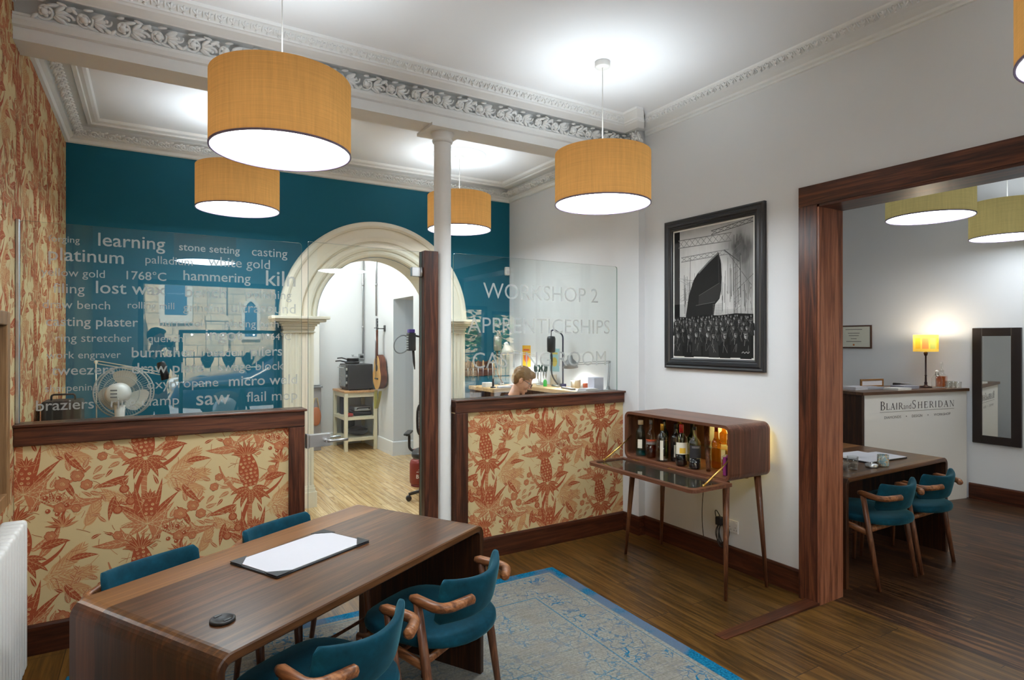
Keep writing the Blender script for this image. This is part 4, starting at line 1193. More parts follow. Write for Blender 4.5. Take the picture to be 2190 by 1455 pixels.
# bottles
def tglass(name, c): return glassmat(name, c, 1.5)
CLEARB = tglass('clear_bottle_glass', (.93, .96, .95)); GREENB = tglass('green_bottle_glass', (.30, .48, .22)); DARKB = plain('dark_bottle_glass', (.012, .011, .013), .06, spec=.8); AMBERB = tglass('amber_bottle_glass', (.62, .34, .08)); TEALB = tglass('pale_teal_bottle_glass', (.72, .90, .90))
AMBERL = glassmat('amber_spirit', (.70, .33, .05), 1.34); RUML = glassmat('dark_rum', (.22, .05, .02), 1.34); CLEARL = glassmat('clear_spirit', (.92, .96, .95), 1.34); TEALL = glassmat('teal_spirit', (.25, .75, .78), 1.34); GOLDL = glassmat('golden_spirit', (.80, .56, .10), 1.34)
LABW = plain('cream_label', srgb(226, 222, 206), .7); LABO = plain('orange_label', srgb(226, 96, 44), .7); LABB = plain('black_label', (.02, .02, .024), .6); LABY = plain('yellow_label', srgb(232, 186, 40), .7); LABG = plain('grey_label', srgb(120, 116, 116), .7)
REDC = plain('red_foil', srgb(176, 28, 30), .4); GOLDC = plain('gold_foil', srgb(206, 160, 60), .35, metal=.6); CORK = plain('cork', srgb(206, 184, 150), .8)
BG = 'spirit bottles in the drinks cabinet'
def bottle(label, x, y, z, R0, H, gl, liq, fill, cap, caplen=.03, capr=.0135, shoulder=.62, labels=(), sq=False):
    t = thing('bottle', label, 'bottle', (x, y, z), 0, BG)
    hs = H * shoulder; hn = H * (shoulder + .14)
    n = 24
    def pr(s_): return [(0, .003), (R0 * .9 * s_, .003), (R0 * s_, .010), (R0 * s_, hs * .98), (R0 * .93 * s_, hs + (hn - hs) * .25), (R0 * .6 * s_, hs + (hn - hs) * .72), (.015 * s_, hn), (.0135 * s_, H - caplen)]
    b = MB(); b.lathe(pr(1.0), n=n); part('glass_body', b, gl, t)
    if liq:
        b = MB(); b.lathe([(0, .006), (R0 * .86, .006), (R0 * .93, .012), (R0 * .93, hs * fill), (0, hs * fill)], n=n); part('spirit', b, liq, t)
    b = MB(); b.lathe([(0, H - caplen - .004), (capr, H - caplen - .004), (capr * 1.02, H - .003), (capr * .9, H), (0, H)], n=16); part('stopper', b, cap, t)
    for z0, z1, a0, a1, m in labels:
        b = MB(); b.lathe([(R0 + .0006, hs * z0), (R0 + .0006, hs * z1)], n=14, a0=R(a0), a1=R(a1)); part('paper_label', b, m, t)
    return t
BZ = CZ0 + th + .0005
bottle('pale bottle with cork stopper and teal base, at the end nearest the papered partition', 3.20, 3.405, BZ, .036, .272, TEALB, TEALL, .22, CORK, .03, .02, .66, ((.35, .72, 190, 245, LABW),))
bottle('tall clear bottle with orange label band holding amber spirit', 3.20, 3.295, BZ, .037, .286, CLEARB, AMBERL, .55, GREYPL, .03, .0125, .60, ((.62, .80, 150, 300, LABG), (.72, .83, 150, 300, LABO)))
bottle('square shouldered gin bottle with upright white label and gold cap', 3.19, 3.17, BZ, .043, .272, CLEARB, CLEARL, .9, GOLDC, .045, .0125, .62, ((.08, .92, 205, 235, LABW), (.15, .9, 255, 300, GREENB)))
bottle('black bottle with white six sided label', 3.27, 3.115, BZ, .036, .275, DARKB, None, 0, BLACK, .04, .0135, .62, ((.20, .72, 205, 262, LABW),))
bottle('rum bottle with red cap and white and yellow label', 3.19, 2.985, BZ, .043, .290, CLEARB, RUML, .42, REDC, .055, .015, .64, ((.46, .90, 170, 300, LABW), (.50, .70, 205, 262, LABY)))
bottle('clear bottle with dark label and dark spirit beside the wooden baton', 3.19, 2.865, BZ, .041, .288, CLEARB, DARKB, .42, BLACK, .02, .012, .60, ((.45, .95, 170, 300, LABB), (.84, .92, 195, 270, LABG)))
bottle('dark slim bottle standing behind the orange banded bottle', 3.34, 3.30, BZ, .034, .292, DARKB, None, 0, BLACK, .03, .0125, .6)
bottle('green wine bottle standing behind the rum bottle', 3.36, 3.04, BZ, .038, .300, GREENB, None, 0, BLACK, .05, .0145, .55)
bottle('dark green bottle standing behind the square gin bottle', 3.38, 3.18, BZ, .036, .295, GREENB, None, 0, GOLDC, .04, .0135, .6)
bottle('amber bottle under the glass shelf beside the juice cartons', 3.30, 2.685, BZ, .037, .150, CLEARB, GOLDL, .85, GOLDC, .03, .0125, .62)
bottle('tall amber bottle leaning line between baton and shelf', 3.33, 2.80, BZ, .032, .285, AMBERB, None, 0, REDC, .03, .0125, .6)['label'] = 'tall amber bottle with red cap behind the wooden baton'
SZ = .9115
bottle('round amber bottle on the glass shelf, nearest the baton', 3.36, 2.76, SZ, .030, .135, AMBERB, None, 0, GOLDC, .02, .011, .55)
bottle('stubby whisky bottle in the middle of the glass shelf', 3.33, 2.67, SZ, .036, .140, CLEARB, AMBERL, .55, BLACK, .025, .012, .58)
bottle('slim amber bottle at the end of the glass shelf', 3.37, 2.59, SZ, .026, .140, AMBERB, None, 0, REDC, .02, .011, .62)
b = MB(); b.rbox(3.25, 3.29, 2.555, 2.605, SZ, SZ + .07, .003); single('small_box', b, plain('orange_box', srgb(196, 104, 30), .5), 'small orange box standing at the edge of the glass shelf', 'box')
for k, (y, m, lab) in enumerate(((2.615, plain('purple_carton', srgb(136, 44, 110), .5), 'purple carton under the glass shelf of the drinks cabinet'), (2.585, plain('green_carton', srgb(36, 140, 84), .5), 'green carton under the glass shelf of the drinks cabinet'), (2.556, WPLAS, 'white carton under the glass shelf, against the cabinet end'))):
    b = MB(); b.rbox(3.185 + .01 * k, 3.245 + .01 * k, y - .013, y + .013, BZ, BZ + .12 + .012 * k, .004); b.lathe([(.008, .12 + .012 * k), (.008, .13 + .012 * k), (0, .13 + .012 * k)], (3.215 + .01 * k, y, BZ), 10)
    single('carton', b, m, lab, 'carton')
b = MB(); b.tube([(3.20, 2.755, BZ + .006), (3.29, 2.84, .90), (3.36, 2.905, 1.02), (3.375, 2.92, 1.045)], [.015, .021, .024, .015], 14); single('baton', b, CHAIRZ, 'turned wooden baton leaning inside the drinks cabinet', 'baton')

# ================================================================== sockets and cables on the right wall
for yc, zc, lab in ((2.843, .297, 'white double socket on the wall behind the cabinet, uncovered'), (2.955, .297, 'white double socket on the wall behind the coiled black cable')):
    t = thing('wall_socket', lab, 'socket', (3.56, yc, zc))
    b = MB(); b.rbox(-.010, -.0002, -.045, .045, -.045, .045, .003); part('plate', b, WPLAS, t)
    b = MB()
    for s_ in (-1, 1):
        b.rbox(-.0125, -.0098, s_ * .026 - .006, s_ * .026 + .006, .022, .034, .001)
    part('rocker', b, WPLAS, t)
    b = MB()
    for s_ in (-1, 1):
        for dy, dz in ((0, -.004), (-.01, -.022), (.01, -.022)): b.box(-.0108, -.0102, s_ * .024 + dy - .003, s_ * .024 + dy + .003, dz - .002, dz + .002)
    part('pin_slots', b, BLACK, t)
t = thing('coiled_cable', 'coiled black cable with plug hanging from the wall socket', 'cable', (3.53, 2.935, .30))
b = MB(); b.rbox(-.03, .016, -.028, .022, -.01, .05, .008); part('plug', b, BLACK, t)
b = MB()
pts = []
for i in range(140):
    a = i * 2 * pi / 26 + .3
    pts.append((.004 - .02 * math.sin(i * .21), -.015 + (.042 + .012 * math.sin(i * .13)) * math.cos(a), -.065 + (.082 + .02 * math.sin(i * .17)) * math.sin(a)))
b.tube(pts, .0032, 6); b.tube(bez((0, 0, .05), (-.01, .03, .11), (-.01, .05, .10), (0, .03, .02), 12), .0032, 6)
part('flex', b, BLACK, t)
b = MB(); b.tube(bez((3.50, 3.045, .72), (3.52, 3.06, .55), (3.50, 3.10, .40), (3.535, 3.09, .158), 18), .0028, 6)
single('lamp_flex', b, BLACK, 'thin black flex hanging from under the drinks cabinet to the skirting', 'cable')

# ================================================================== PAINTING
Y0, Y1, Z0, Z1 = 2.572, 3.486, 1.407, 2.568
t = thing('painting', 'black framed charcoal painting of a ship hull above a crowd of shipyard workers', 'painting', (XR, 3.03, 1.99))
fw = .082
b = MB()
fp = [(0, -.001), (0, -.026), (.010, -.030), (.020, -.026), (.026, -.026), (.034, -.034), (.048, -.034), (.056, -.024), (.064, -.022), (.070, -.026), (.078, -.022), (.082, -.012), (.082, -.001)]
cs = [(Y1, Z0), (Y0, Z0), (Y0, Z1), (Y1, Z1)]
sgn = [(-1, 1), (1, 1), (1, -1), (-1, -1)]
nf = len(fp)
v = [(XR + d, cs[i][0] + sgn[i][0] * a, cs[i][1] + sgn[i][1] * a) for i in range(4) for a, d in fp]
b.add(v, [(i * nf + j, ((i + 1) % 4) * nf + j, ((i + 1) % 4) * nf + j + 1, i * nf + j + 1) for i in range(4) for j in range(nf - 1)])
part('frame', b, BLACKM, t, True)
b = MB(); b.box(XR - .012, XR - .004, Y0 + fw, Y1 - fw, Z0 + fw, Z1 - fw); part('slip', b, plain('white_slip', srgb(225, 224, 218), .6), t, True)
# canvas drawn in small flat strokes; u to the right as seen, v up
cw, chh = (Y1 - Y0 - 2 * fw - .024), (Z1 - Z0 - 2 * fw - .024)
b = MB(); b.c = []
lay = [0]
def cv(poly, g, dl=1):
    lay[0] += dl
    h = .0125 + min(lay[0], 1500) * .0000012
    b.add([(XR - h, Y1 - fw - .012 - u * cw, Z0 + fw + .012 + w * chh) for u, w in poly], [tuple(range(len(poly)))])
    gg = g if isinstance(g, tuple) else (g, g * .985, g * .95)
    b.c.append(gg)
def cl(u0, v0, u1, v1, w, g):
    d = math.hypot(u1 - u0, (v1 - v0)) or 1; nx, ny = -(v1 - v0) / d * w / 2, (u1 - u0) / d * w / 2
    cv([(u0 + nx, v0 + ny), (u1 + nx, v1 + ny), (u1 - nx, v1 - ny), (u0 - nx, v0 - ny)], g)
pr_ = random.Random(4)
NX, NY = 90, 120
for i in range(NX):
    for j in range(NY):
        u, w = (i + .5) / NX, (j + .5) / NY
        n = noise.noise(Vector((u * 5, w * 7, 1))) * .5 + noise.noise(Vector((u * 16, w * 11, 4))) * .3 + noise.noise(Vector((u * 60, w * 14, 9))) * .25
        g = .50 + .12 * n
        smoke = max(0, 1 - math.hypot((u - .80) / .26, (w - .82) / .16)) + .8 * max(0, 1 - math.hypot((u - .92) / .25, (w - .62) / .4))
        g -= .42 * min(1, smoke * (1.0 + n))
        if u < .075: g = .05 + .02 * n
        if w > .9: g -= .12 * (w - .9) / .1 * 2 * (.6 + n)
        if w < .42 and u < .45: g -= .30 * (1 - u / .45) * (.5 + n)
        if w < .36 and u > .55: g -= .22 * (.42 - w) / .1 * (.6 + n)
        if w < .31: g = .02
        cv([(i / NX, j / NY), ((i + 1) / NX, j / NY), ((i + 1) / NX, (j + 1) / NY), (i / NX, (j + 1) / NY)], max(.012, g), 0)
def truss(u0, v0, u1, v1, hgt, n, g):
    cl(u0, v0, u1, v1, .006, g); cl(u0, v0 + hgt, u1, v1 + hgt, .006, g)
    for i in range(n):
        a = u0 + (u1 - u0) * i / n; c = u0 + (u1 - u0) * (i + 1) / n
        va = v0 + (v1 - v0) * i / n; vc = v0 + (v1 - v0) * (i + 1) / n
        cl(a, va, c, vc + hgt, .004, g); cl(a, va + hgt, c, vc, .004, g)
truss(.06, .87, .75, .86, .06, 9, .16); truss(.1, .755, .72, .765, .035, 8, .2); truss(.5, .93, 1.0, .97, .03, 6, .12)
for u in (.78, .815, .86): cl(u, .32, u, .9, .007, .10)
for k in range(12): cl(.78, .34 + k * .045, .86, .38 + k * .045, .003, .14)
cl(.70, .78, .98, .52, .006, .12); cl(.82, .5, 1.0, .60, .006, .12); cl(.66, .80, .84, .70, .008, .08)
for k in range(46): 
    u = .62 + pr_.random() * .36; v0 = .3 + pr_.random() * .2; cl(u, v0, u + pr_.uniform(-.01, .01), v0 + pr_.random() * .35, .003 + pr_.random() * .004, pr_.uniform(.04, .3))
for k in range(40):
    u = .12 + pr_.random() * .28; v0 = .3 + pr_.random() * .15; cl(u, v0, u + pr_.uniform(-.004, .004), v0 + pr_.random() * .22, .003 + pr_.random() * .004, pr_.uniform(.03, .16))
for k in range(12): cl(.06 + pr_.random() * .1, .4 + pr_.random() * .25, .5, .42 + pr_.random() * .2, .0025, .22)
cl(.22, .5, .225, .78, .006, .1)
# hull
cv([(.16, .30), (.20, .47), (.27, .60), (.33, .655), (.47, .735), (.585, .79), (.605, .77), (.625, .70), (.63, .60), (.625, .50), (.605, .44), (.55, .40), (.53, .30)], .022)
cv([(.335, .40), (.34, .475), (.60, .555), (.625, .55), (.62, .49), (.60, .445), (.55, .42)], .036)
cv([(.33, .655), (.47, .735), (.585, .79), (.585, .775), (.47, .72), (.34, .645)], .16)
cl(.34, .475, .605, .558, .004, .09); cl(.3, .40, .55, .418, .004, .10); cl(.60, .775, .632, .70, .006, .3); cl(.588, .79, .60, .56, .003, .08)
cl(.632, .70, .632, .50, .004, .12)
for k in range(8):
    for q in range(5): cl(.53 + .02 * q, .31, .53 + .02 * q, .40, .002, .12)
    cl(.52, .315 + .012 * k, .64, .315 + .012 * k, .002, .14)
# crowd
cv([(0, 0), (1, 0), (1, .315), (.8, .325), (.6, .315), (.4, .325), (.2, .31), (0, .32)], .016)
def man_(u, w, s_, cap):
    cv([(u - 1.15 * s_, w - 3.0 * s_), (u - 1.0 * s_, w - 1.1 * s_), (u - .45 * s_, w - .75 * s_), (u + .45 * s_, w - .75 * s_), (u + 1.0 * s_, w - 1.1 * s_), (u + 1.2 * s_, w - 3.0 * s_)], pr_.uniform(.016, .035))
    g = pr_.uniform(.16, .34)
    cv([(u + .36 * s_ * math.cos(a), w + .42 * s_ * math.sin(a)) for a in [i * pi / 5 for i in range(10)]], g)
    cv([(u, w - .4 * s_), (u + .36 * s_, w - .2 * s_), (u + .36 * s_, w + .3 * s_), (u + .1 * s_, w + .42 * s_)], g * .35)
    cl(u - .22 * s_, w + .08 * s_, u + .22 * s_, w + .08 * s_, .12 * s_, .03)
    if cap: cv([(u - .55 * s_, w + .28 * s_), (u + .5 * s_, w + .28 * s_), (u + .42 * s_, w + .62 * s_), (u - .4 * s_, w + .62 * s_)], .05); cl(u - .5 * s_, w + .28 * s_, u + .4 * s_, w + .26 * s_, .1 * s_, .16)
    else: cv([(u - .38 * s_, w + .2 * s_), (u + .38 * s_, w + .2 * s_), (u + .25 * s_, w + .52 * s_), (u - .25 * s_, w + .52 * s_)], .03)
    for q in range(3): cl(u + pr_.uniform(-.8, .8) * s_, w - 1.2 * s_, u + pr_.uniform(-.7, .7) * s_, w - 2.3 * s_, .07 * s_, pr_.uniform(.05, .14))
    cl(u - .15 * s_, w - .5 * s_, u - .3 * s_, w - 1.3 * s_, .1 * s_, .16)
for row, (w, s_, n) in enumerate(((.303, .020, 26), (.285, .026, 20), (.255, .033, 15), (.215, .042, 10), (.165, .055, 8))):
    for i in range(n):
        man_((i + .5 + pr_.uniform(-.25, .25)) / n, w + pr_.uniform(-.01, .01), s_, pr_.random() < .5)
for k in range(5): cl(.87 + k * .018, .035 + .01 * (k % 2), .885 + k * .018, .045 - .012 * (k % 2), .005, .4)
o = b.build('canvas', COLMAT, t, t.location, (0, 0, 0))

# ================================================================== left wall: mirror and radiator
t = thing('wall_mirror', 'wood framed mirror on the papered side wall above the radiator', 'mirror', (XL, 3.0, 1.3))
b = MB()
for y0, y1, z0, z1 in ((3.40, 3.46, .89, 1.75), (2.60, 2.66, .89, 1.75), (2.66, 3.40, .89, .95), (2.66, 3.40, 1.69, 1.75)): b.rbox(XL + .004, XL + .06, y0, y1, z0, z1, .004)
part('frame', b, wood('oak_mirror_frame', srgb(96, 66, 40), srgb(134, 98, 62), srgb(164, 126, 86), 'z'), t, True)
b = MB(); b.box(XL + .01, XL + .035, 2.655, 3.405, .945, 1.695); part('mirror_glass', b, plain('mirror', (.86, .87, .86), .02, metal=1.0, noise_amt=0), t, True)
t = thing('radiator', 'white column radiator against the papered side wall beside the desk', 'radiator', (XL, 2.9, 0))
for i in range(16):
    y = 3.385 - i * .056
    b = MB(); b.rbox(XL + .035, XL + .13, y - .026, y + .026, .16, .826, .018, seg=3); part('column_fin', b, WPLAS, t, True)
b = MB(); b.cyl((XL + .08, 2.53, .20), (XL + .08, 3.40, .20), .014, n=10); b.cyl((XL + .08, 2.53, .78), (XL + .08, 3.40, .78), .014, n=10); b.cyl((XL + .08, 3.40, .2), (XL + .08, 3.40, 0), .009, n=10); b.cyl((XL + .08, 2.53, .2), (XL + .08, 2.53, 0), .009, n=10)
part('pipework', b, WPLAS, t, True)
# ================================================================== PEOPLE
SKIN = plain('skin', srgb(214, 160, 132), .5, spec=.35, noise_amt=.05, nscale=60)
HAIRM = plain('sandy_hair', srgb(132, 98, 58), .55, noise_amt=.35, nscale=70, bump=.6)
DARKHAIR = plain('dark_hair', srgb(38, 30, 26), .6, noise_amt=.3, nscale=70)
NAVY = plain('navy_cotton', srgb(34, 40, 78), .9, spec=.1, noise_amt=.12)
DENIM = plain('dark_denim', srgb(40, 46, 62), .9, spec=.1, noise_amt=.12)
CHAR = plain('charcoal_jacket', srgb(34, 36, 42), .9, spec=.1, noise_amt=.12)
LENSG = glassmat('spectacle_glass', (.96, .97, .97))
EYEW = plain('eye', srgb(226, 220, 212), .2, noise_amt=.01)
def skin_shape(chains, sub=2):
    """limbs grown from joint chains [(xyz, radius), ...]; first chain starts at the root"""
    vs, es, rs, idx = [], [], [], {}
    for chn in chains:
        prev = None
        for p, r in chn:
            key = tuple(round(c, 4) for c in p)
            if key not in idx:
                idx[key] = len(vs); vs.append(p); rs.append(r)
            if prev is not None: es.append((prev, idx[key]))
            prev = idx[key]
    me = bpy.data.meshes.new('sk'); me.from_pydata(vs, es, [])
    o = bpy.data.objects.new('sk', me); COL.objects.link(o)
    md = o.modifiers.new('s', 'SKIN'); md.use_smooth_shade = True
    me.skin_vertices[0].data  # created with the modifier
    for i, d in enumerate(me.skin_vertices[0].data):
        d.radius = (rs[i], rs[i]) if not isinstance(rs[i], tuple) else rs[i]
        d.use_root = (i == 0)
    ss = o.modifiers.new('u', 'SUBSURF'); ss.levels = sub; ss.render_levels = sub
    bpy.context.view_layer.update()
    m2 = bpy.data.meshes.new_from_object(o.evaluated_get(bpy.context.evaluated_depsgraph_get()))
    b = MB(); b.frommesh(m2, 0, True)
    bpy.data.objects.remove(o); bpy.data.meshes.remove(me); bpy.data.meshes.remove(m2)
    return b
def fuse(mb, voxel, smooth=4):
    me = bpy.data.meshes.new('fz'); me.from_pydata(mb.v, [], mb.f)
    o = bpy.data.objects.new('fz', me); COL.objects.link(o)
    r = o.modifiers.new('r', 'REMESH'); r.mode = 'VOXEL'; r.voxel_size = voxel; r.use_smooth_shade = True
    s = o.modifiers.new('s', 'SMOOTH'); s.factor = .5; s.iterations = smooth
    bpy.context.view_layer.update()
    m2 = bpy.data.meshes.new_from_object(o.evaluated_get(bpy.context.evaluated_depsgraph_get()))
    b = MB(); b.frommesh(m2, 0, True)
    bpy.data.objects.remove(o); bpy.data.meshes.remove(me); bpy.data.meshes.remove(m2)
    return b
def head_mb():
    h = MB()
    h.ell((0, -.005, .045), (.074, .094, .083), 20, 14)
    h.ell((0, .030, -.020), (.060, .066, .080), 18, 12)
    h.ell((0, .045, -.075), (.040, .046, .034), 14, 10)
    h.ell((0, .082, -.092), (.020, .018, .016), 10, 8)
    h.tube([(0, .092, .030), (0, .104, .005), (0, .116, -.018)], [.008, .0095, .0115], 10)
    h.ell((0, .113, -.019), (.012, .012, .010), 10, 8)
    for s_ in (-1, 1):
        h.ell((s_ * .011, .103, -.023), (.007, .009, .007), 8, 6)
        h.ell((s_ * .030, .082, .034), (.022, .012, .009), 10, 8)
        h.ell((s_ * .042, .066, -.028), (.024, .022, .026), 10, 8)
        h.ell((s_ * .078, -.006, -.008), (.009, .020, .032), 12, 8, 0, Matrix.Rotation(s_ * .25, 4, 'Z'))
    h.ell((0, .096, -.054), (.024, .010, .006), 10, 6); h.ell((0, .094, -.065), (.021, .011, .007), 10, 6)
    return h
def hand_chains(w, fwd, up, side, curl=.5, s_=1):
    """five bent fingers and a thumb rooted in the palm; returns skin chains"""
    w, f, u, sd = Vector(w), Vector(fwd).normalized(), Vector(up).normalized(), Vector(side).normalized()
    out = []
    palm = w + f * .085
    out.append([(tuple(w), .024), (tuple(w + f * .045), (.036, .018)), (tuple(palm), (.040, .015))])
    for i, (o, L) in enumerate(((-.030, .066), (-.010, .078), (.010, .074), (.029, .056))):
        p = palm + sd * o; ch_ = [(tuple(w + f * .05 + sd * o * .7), .011), (tuple(p), .0095)]
        d = f.copy()
        for k in range(3):
            an = curl * (.45 + .25 * k)
            d = (d * math.cos(an) - u * math.sin(an)).normalized()
            p = p + d * L * (.45, .31, .24)[k]
            ch_.append((tuple(p), (.0088, .0082, .0070)[k]))
        out.append(ch_)
    p = w + f * .025 - sd * .030; d = (f * .75 - sd * .65 - u * .25).normalized(); q = p + d * .042
    out.append([(tuple(w + f * .02 - sd * .012), .013), (tuple(p), .0125), (tuple(q), .0105), (tuple(q + (d * .6 + f * .5 - u * .3).normalized() * .032), .0085)])
    return out
def person(label, loc, rz, J, hair, top, legs, glasses=False, extra=None, headM=None):
    t = thing('person', label, 'person', loc, rz)
    V = lambda n: J[n]
    HC = Vector(J['head']); HM = Matrix.Translation(HC) @ headM
    body = MB()
    trunk = [[(V('pelvis'), .105), (V('belly'), (.125, .10)), (V('chest'), (.135, .105)), (V('neck0'), .062), (V('neck1'), .052), (tuple(HM @ Vector((0, -.01, -.04))), .05)]]
    for s_ in ('L', 'R'):
        trunk.append([(V('chest'), (.135, .105)), (V('sh' + s_), .052), (V('el' + s_), .040), (tuple((Vector(V('el' + s_)) * .45 + Vector(V('wr' + s_)) * .55)), .036), (V('wr' + s_), .025)])
        trunk.append([(V('pelvis'), .105), (V('hip' + s_), .085), (V('kn' + s_), .056), (tuple(Vector(V('kn' + s_)) * .6 + Vector(V('an' + s_)) * .4), .053), (V('an' + s_), .034)])
    body.join(skin_shape(trunk))
    body.join(head_mb(), HM)
    for s_ in ('L', 'R'):
        a = Vector(V('el' + s_)); w = Vector(V('wr' + s_)); f = (w - a).normalized() * .5 + Vector(J.get('hf' + s_, (0, 1, 0))) * .8
        f.normalize(); up = Vector(J.get('hu' + s_, (0, 0, 1))); up = (up - f * up.dot(f)).normalized()
        sd = f.cross(up) * (1 if s_ == 'R' else -1)
        hb = skin_shape([[(tuple(w - f * .03), .024)] + hand_chains(w, f, up, sd, J.get('curl', .6))[0]] + hand_chains(w, f, up, sd, J.get('curl', .6))[1:], 1) if False else None
        hc = hand_chains(w, f, up, sd, J.get('curl', .6))
        pm = MB(); pm.tube([tuple(w - f * .02), tuple(w + f * .03), tuple(w + f * .06), tuple(w + f * .09)], [.023, (.034, .018), (.039, .016), (.034, .012)], 12); body.join(pm)
        for c in hc[1:]:
            fm = MB(); fm.tube([p for p, r in c], [r for p, r in c], 10); fm.ell(c[-1][0], c[-1][1], 8, 6); body.join(fm)
    part('body', fuse(body, .0048, 3), SKIN, t)
    h = MB()
    def hp(v):
        n = noise.noise(Vector(v) * 28) * .007 + noise.noise(Vector(v) * 60) * .004
        return n
    e = MB(); e.ell((0, -.014, .056), (.083, .098, .084), 32, 20)
    e.ell((0, .046, .098), (.064, .052, .036), 24, 14); e.ell((0, -.046, .008), (.070, .056, .074), 24, 14)
    for s_ in (-1, 1): e.ell((s_ * .058, -.030, .036), (.027, .058, .062), 20, 12); e.ell((s_ * .040, .062, .092), (.030, .034, .028), 16, 10)
    e = fuse(e, .005, 8)
    def lock(v):
        q = Vector(v); w = Vector((q.x * 70, q.y * 24, q.z * 34))
        return noise.noise(w) * .0045 + noise.noise(w * 2.3) * .002
    e.v = [tuple(Vector(p) + (Vector(p) - Vector((0, -.01, .04))).normalized() * lock(p)) for p in e.v]
    h.join(e, HM); part('hair', h, hair, t)
    for s_ in (-1, 1):
        b = MB(); b.ell(HM @ Vector((s_ * .030, .0715, .012)), .0118, 12, 8); part('eye', b, EYEW, t)
    if glasses:
        b = MB()
        for s_ in (-1, 1):
            b.tube([HM @ Vector((s_ * .033 + .025 * math.cos(a), .108, .006 + .018 * math.sin(a))) for a in [i * 2 * pi / 14 for i in range(14)]], .0022, 6, closed=True)
            b.tube([HM @ Vector(p) for p in ((s_ * .058, .106, .012), (s_ * .078, .06, .010), (s_ * .084, .0, .008), (s_ * .082, -.02, -.012))], .0022, 6)
        b.tube([HM @ Vector((-.009, .110, .008)), HM @ Vector((.009, .110, .008))], .002, 6)
        g = part('spectacles', b, BLACK, t)
        b = MB()
        for s_ in (-1, 1): b.add([HM @ Vector((s_ * .033 + .024 * math.cos(a), .108, .006 + .017 * math.sin(a))) for a in [i * 2 * pi / 14 for i in range(14)]], [tuple(range(14))])
        sub('lenses', b, LENSG, g)
    # clothes
    g = .014
    cl_ = [[(V('pelvis'), .118), (V('belly'), (.142, .118)), (V('chest'), (.152, .122)), (tuple(Vector(V('chest')) * .35 + Vector(V('neck0')) * .65), .135), (tuple(Vector(V('neck0'))), .100), (tuple(Vector(V('neck0')) * .45 + Vector(V('neck1')) * .55), .074)]]
    for s_ in ('L', 'R'):
        en = 'el' + s_
        c_ = [(V('chest'), (.152, .122)), (V('sh' + s_), .068), (V(en), .054)]
        if J.get('long'): c_ += [(tuple(Vector(V(en)) * .1 + Vector(V('wr' + s_)) * .9), .036)]
        else: c_ = c_[:2] + [(tuple(Vector(V('sh' + s_)) * .35 + Vector(V(en)) * .65), .060)]
        cl_.append(c_)
    part('jacket' if J.get('long') else 'shirt', skin_shape(cl_), top, t)
    tr = [[(tuple(Vector(V('pelvis')) + Vector((0, 0, .05))), .121), (V('pelvis'), .120)]]
    for s_ in ('L', 'R'): tr.append([(V('pelvis'), .120), (V('hip' + s_), .098), (V('kn' + s_), .069), (tuple(Vector(V('kn' + s_)) * .08 + Vector(V('an' + s_)) * .92), .052)])
    part('trousers', skin_shape(tr), legs, t)
    for s_ in ('L', 'R'):
        a = Vector(V('an' + s_)); b = MB(); b.tube([(a.x, a.y - .07, .045), (a.x, a.y, .055), (a.x, a.y + .10, .042), (a.x, a.y + .18, .03)], [.036, .046, .044, .03], 12)
        b.v = [(p[0], p[1], max(.002, p[2])) for p in b.v]; part('shoe', b, LEATHER, t)
    return t
JJ = dict(pelvis=(0, 0, .56), belly=(0, .02, .72), chest=(0, .055, .90), neck0=(0, .09, 1.06), neck1=(0, .125, 1.13), head=(0, .185, 1.245),
          shL=(-.175, .06, 1.0), shR=(.175, .06, 1.0), elL=(-.25, .22, .84), elR=(.25, .22, .84), wrL=(-.12, .40, 1.035), wrR=(.11, .41, 1.035),
          hipL=(-.10, .06, .54), hipR=(.10, .06, .54), knL=(-.13, .42, .53), knR=(.13, .42, .53), anL=(-.13, .40, .10), anR=(.13, .40, .10), curl=.75)
HMx = Matrix.Rotation(R(-6), 4, 'Y') @ Matrix.Rotation(R(-34), 4, 'X')
MAN = (2.85, 4.91)
person('man with sandy hair, glasses and navy shirt bent over the workbench behind the etched screen', (MAN[0], MAN[1], 0), R(-117), JJ, HAIRM, NAVY, DENIM, True, None, HMx)
t = thing('stool', 'round workshop stool under the man in the navy shirt', 'stool', (MAN[0], MAN[1], 0))
b = MB(); b.lathe([(0, .40), (.15, .40), (.165, .41), (.165, .43), (.15, .442), (0, .442)], n=28); part('seat', b, LEATHER, t)
for i in range(4):
    a = pi / 4 + i * pi / 2; b = MB(); b.cyl((.17 * math.cos(a), .17 * math.sin(a), 0), (.10 * math.cos(a), .10 * math.sin(a), .40), .012, n=10); part('leg', b, STEEL, t)
# photographer: stands behind the lens, seen only mirrored in the glass
JP = dict(pelvis=(0, 0, .93), belly=(0, .0, 1.10), chest=(0, .0, 1.30), neck0=(0, .01, 1.46), neck1=(0, .02, 1.53), head=(0, .05, 1.645),
          shL=(-.19, -.01, 1.40), shR=(.19, -.01, 1.40), elL=(-.25, .10, 1.20), elR=(.26, .10, 1.22), wrL=(-.10, .20, 1.46), wrR=(.11, .20, 1.50),
          hipL=(-.10, 0, .90), hipR=(.10, 0, .90), knL=(-.11, .02, .50), knR=(.11, .02, .50), anL=(-.11, 0, .09), anR=(.11, 0, .09), curl=.8, long=1, hfL=(.3, .3, 1), hfR=(-.3, .3, 1), huL=(-.2, -1, 0), huR=(.2, -1, 0))
FWD = (math.sin(R(YAW)), math.cos(R(YAW)))
person('person in a dark jacket holding a camera, mirrored in the etched glass screen', (.03, -.42, 0), R(-YAW), JP, DARKHAIR, CHAR, DENIM, False, None, Matrix.Rotation(R(-4), 4, 'X'))
t = thing('photo_camera', 'black camera held up by the person mirrored in the glass', 'camera', (.15, -.215, 1.60), R(-YAW))
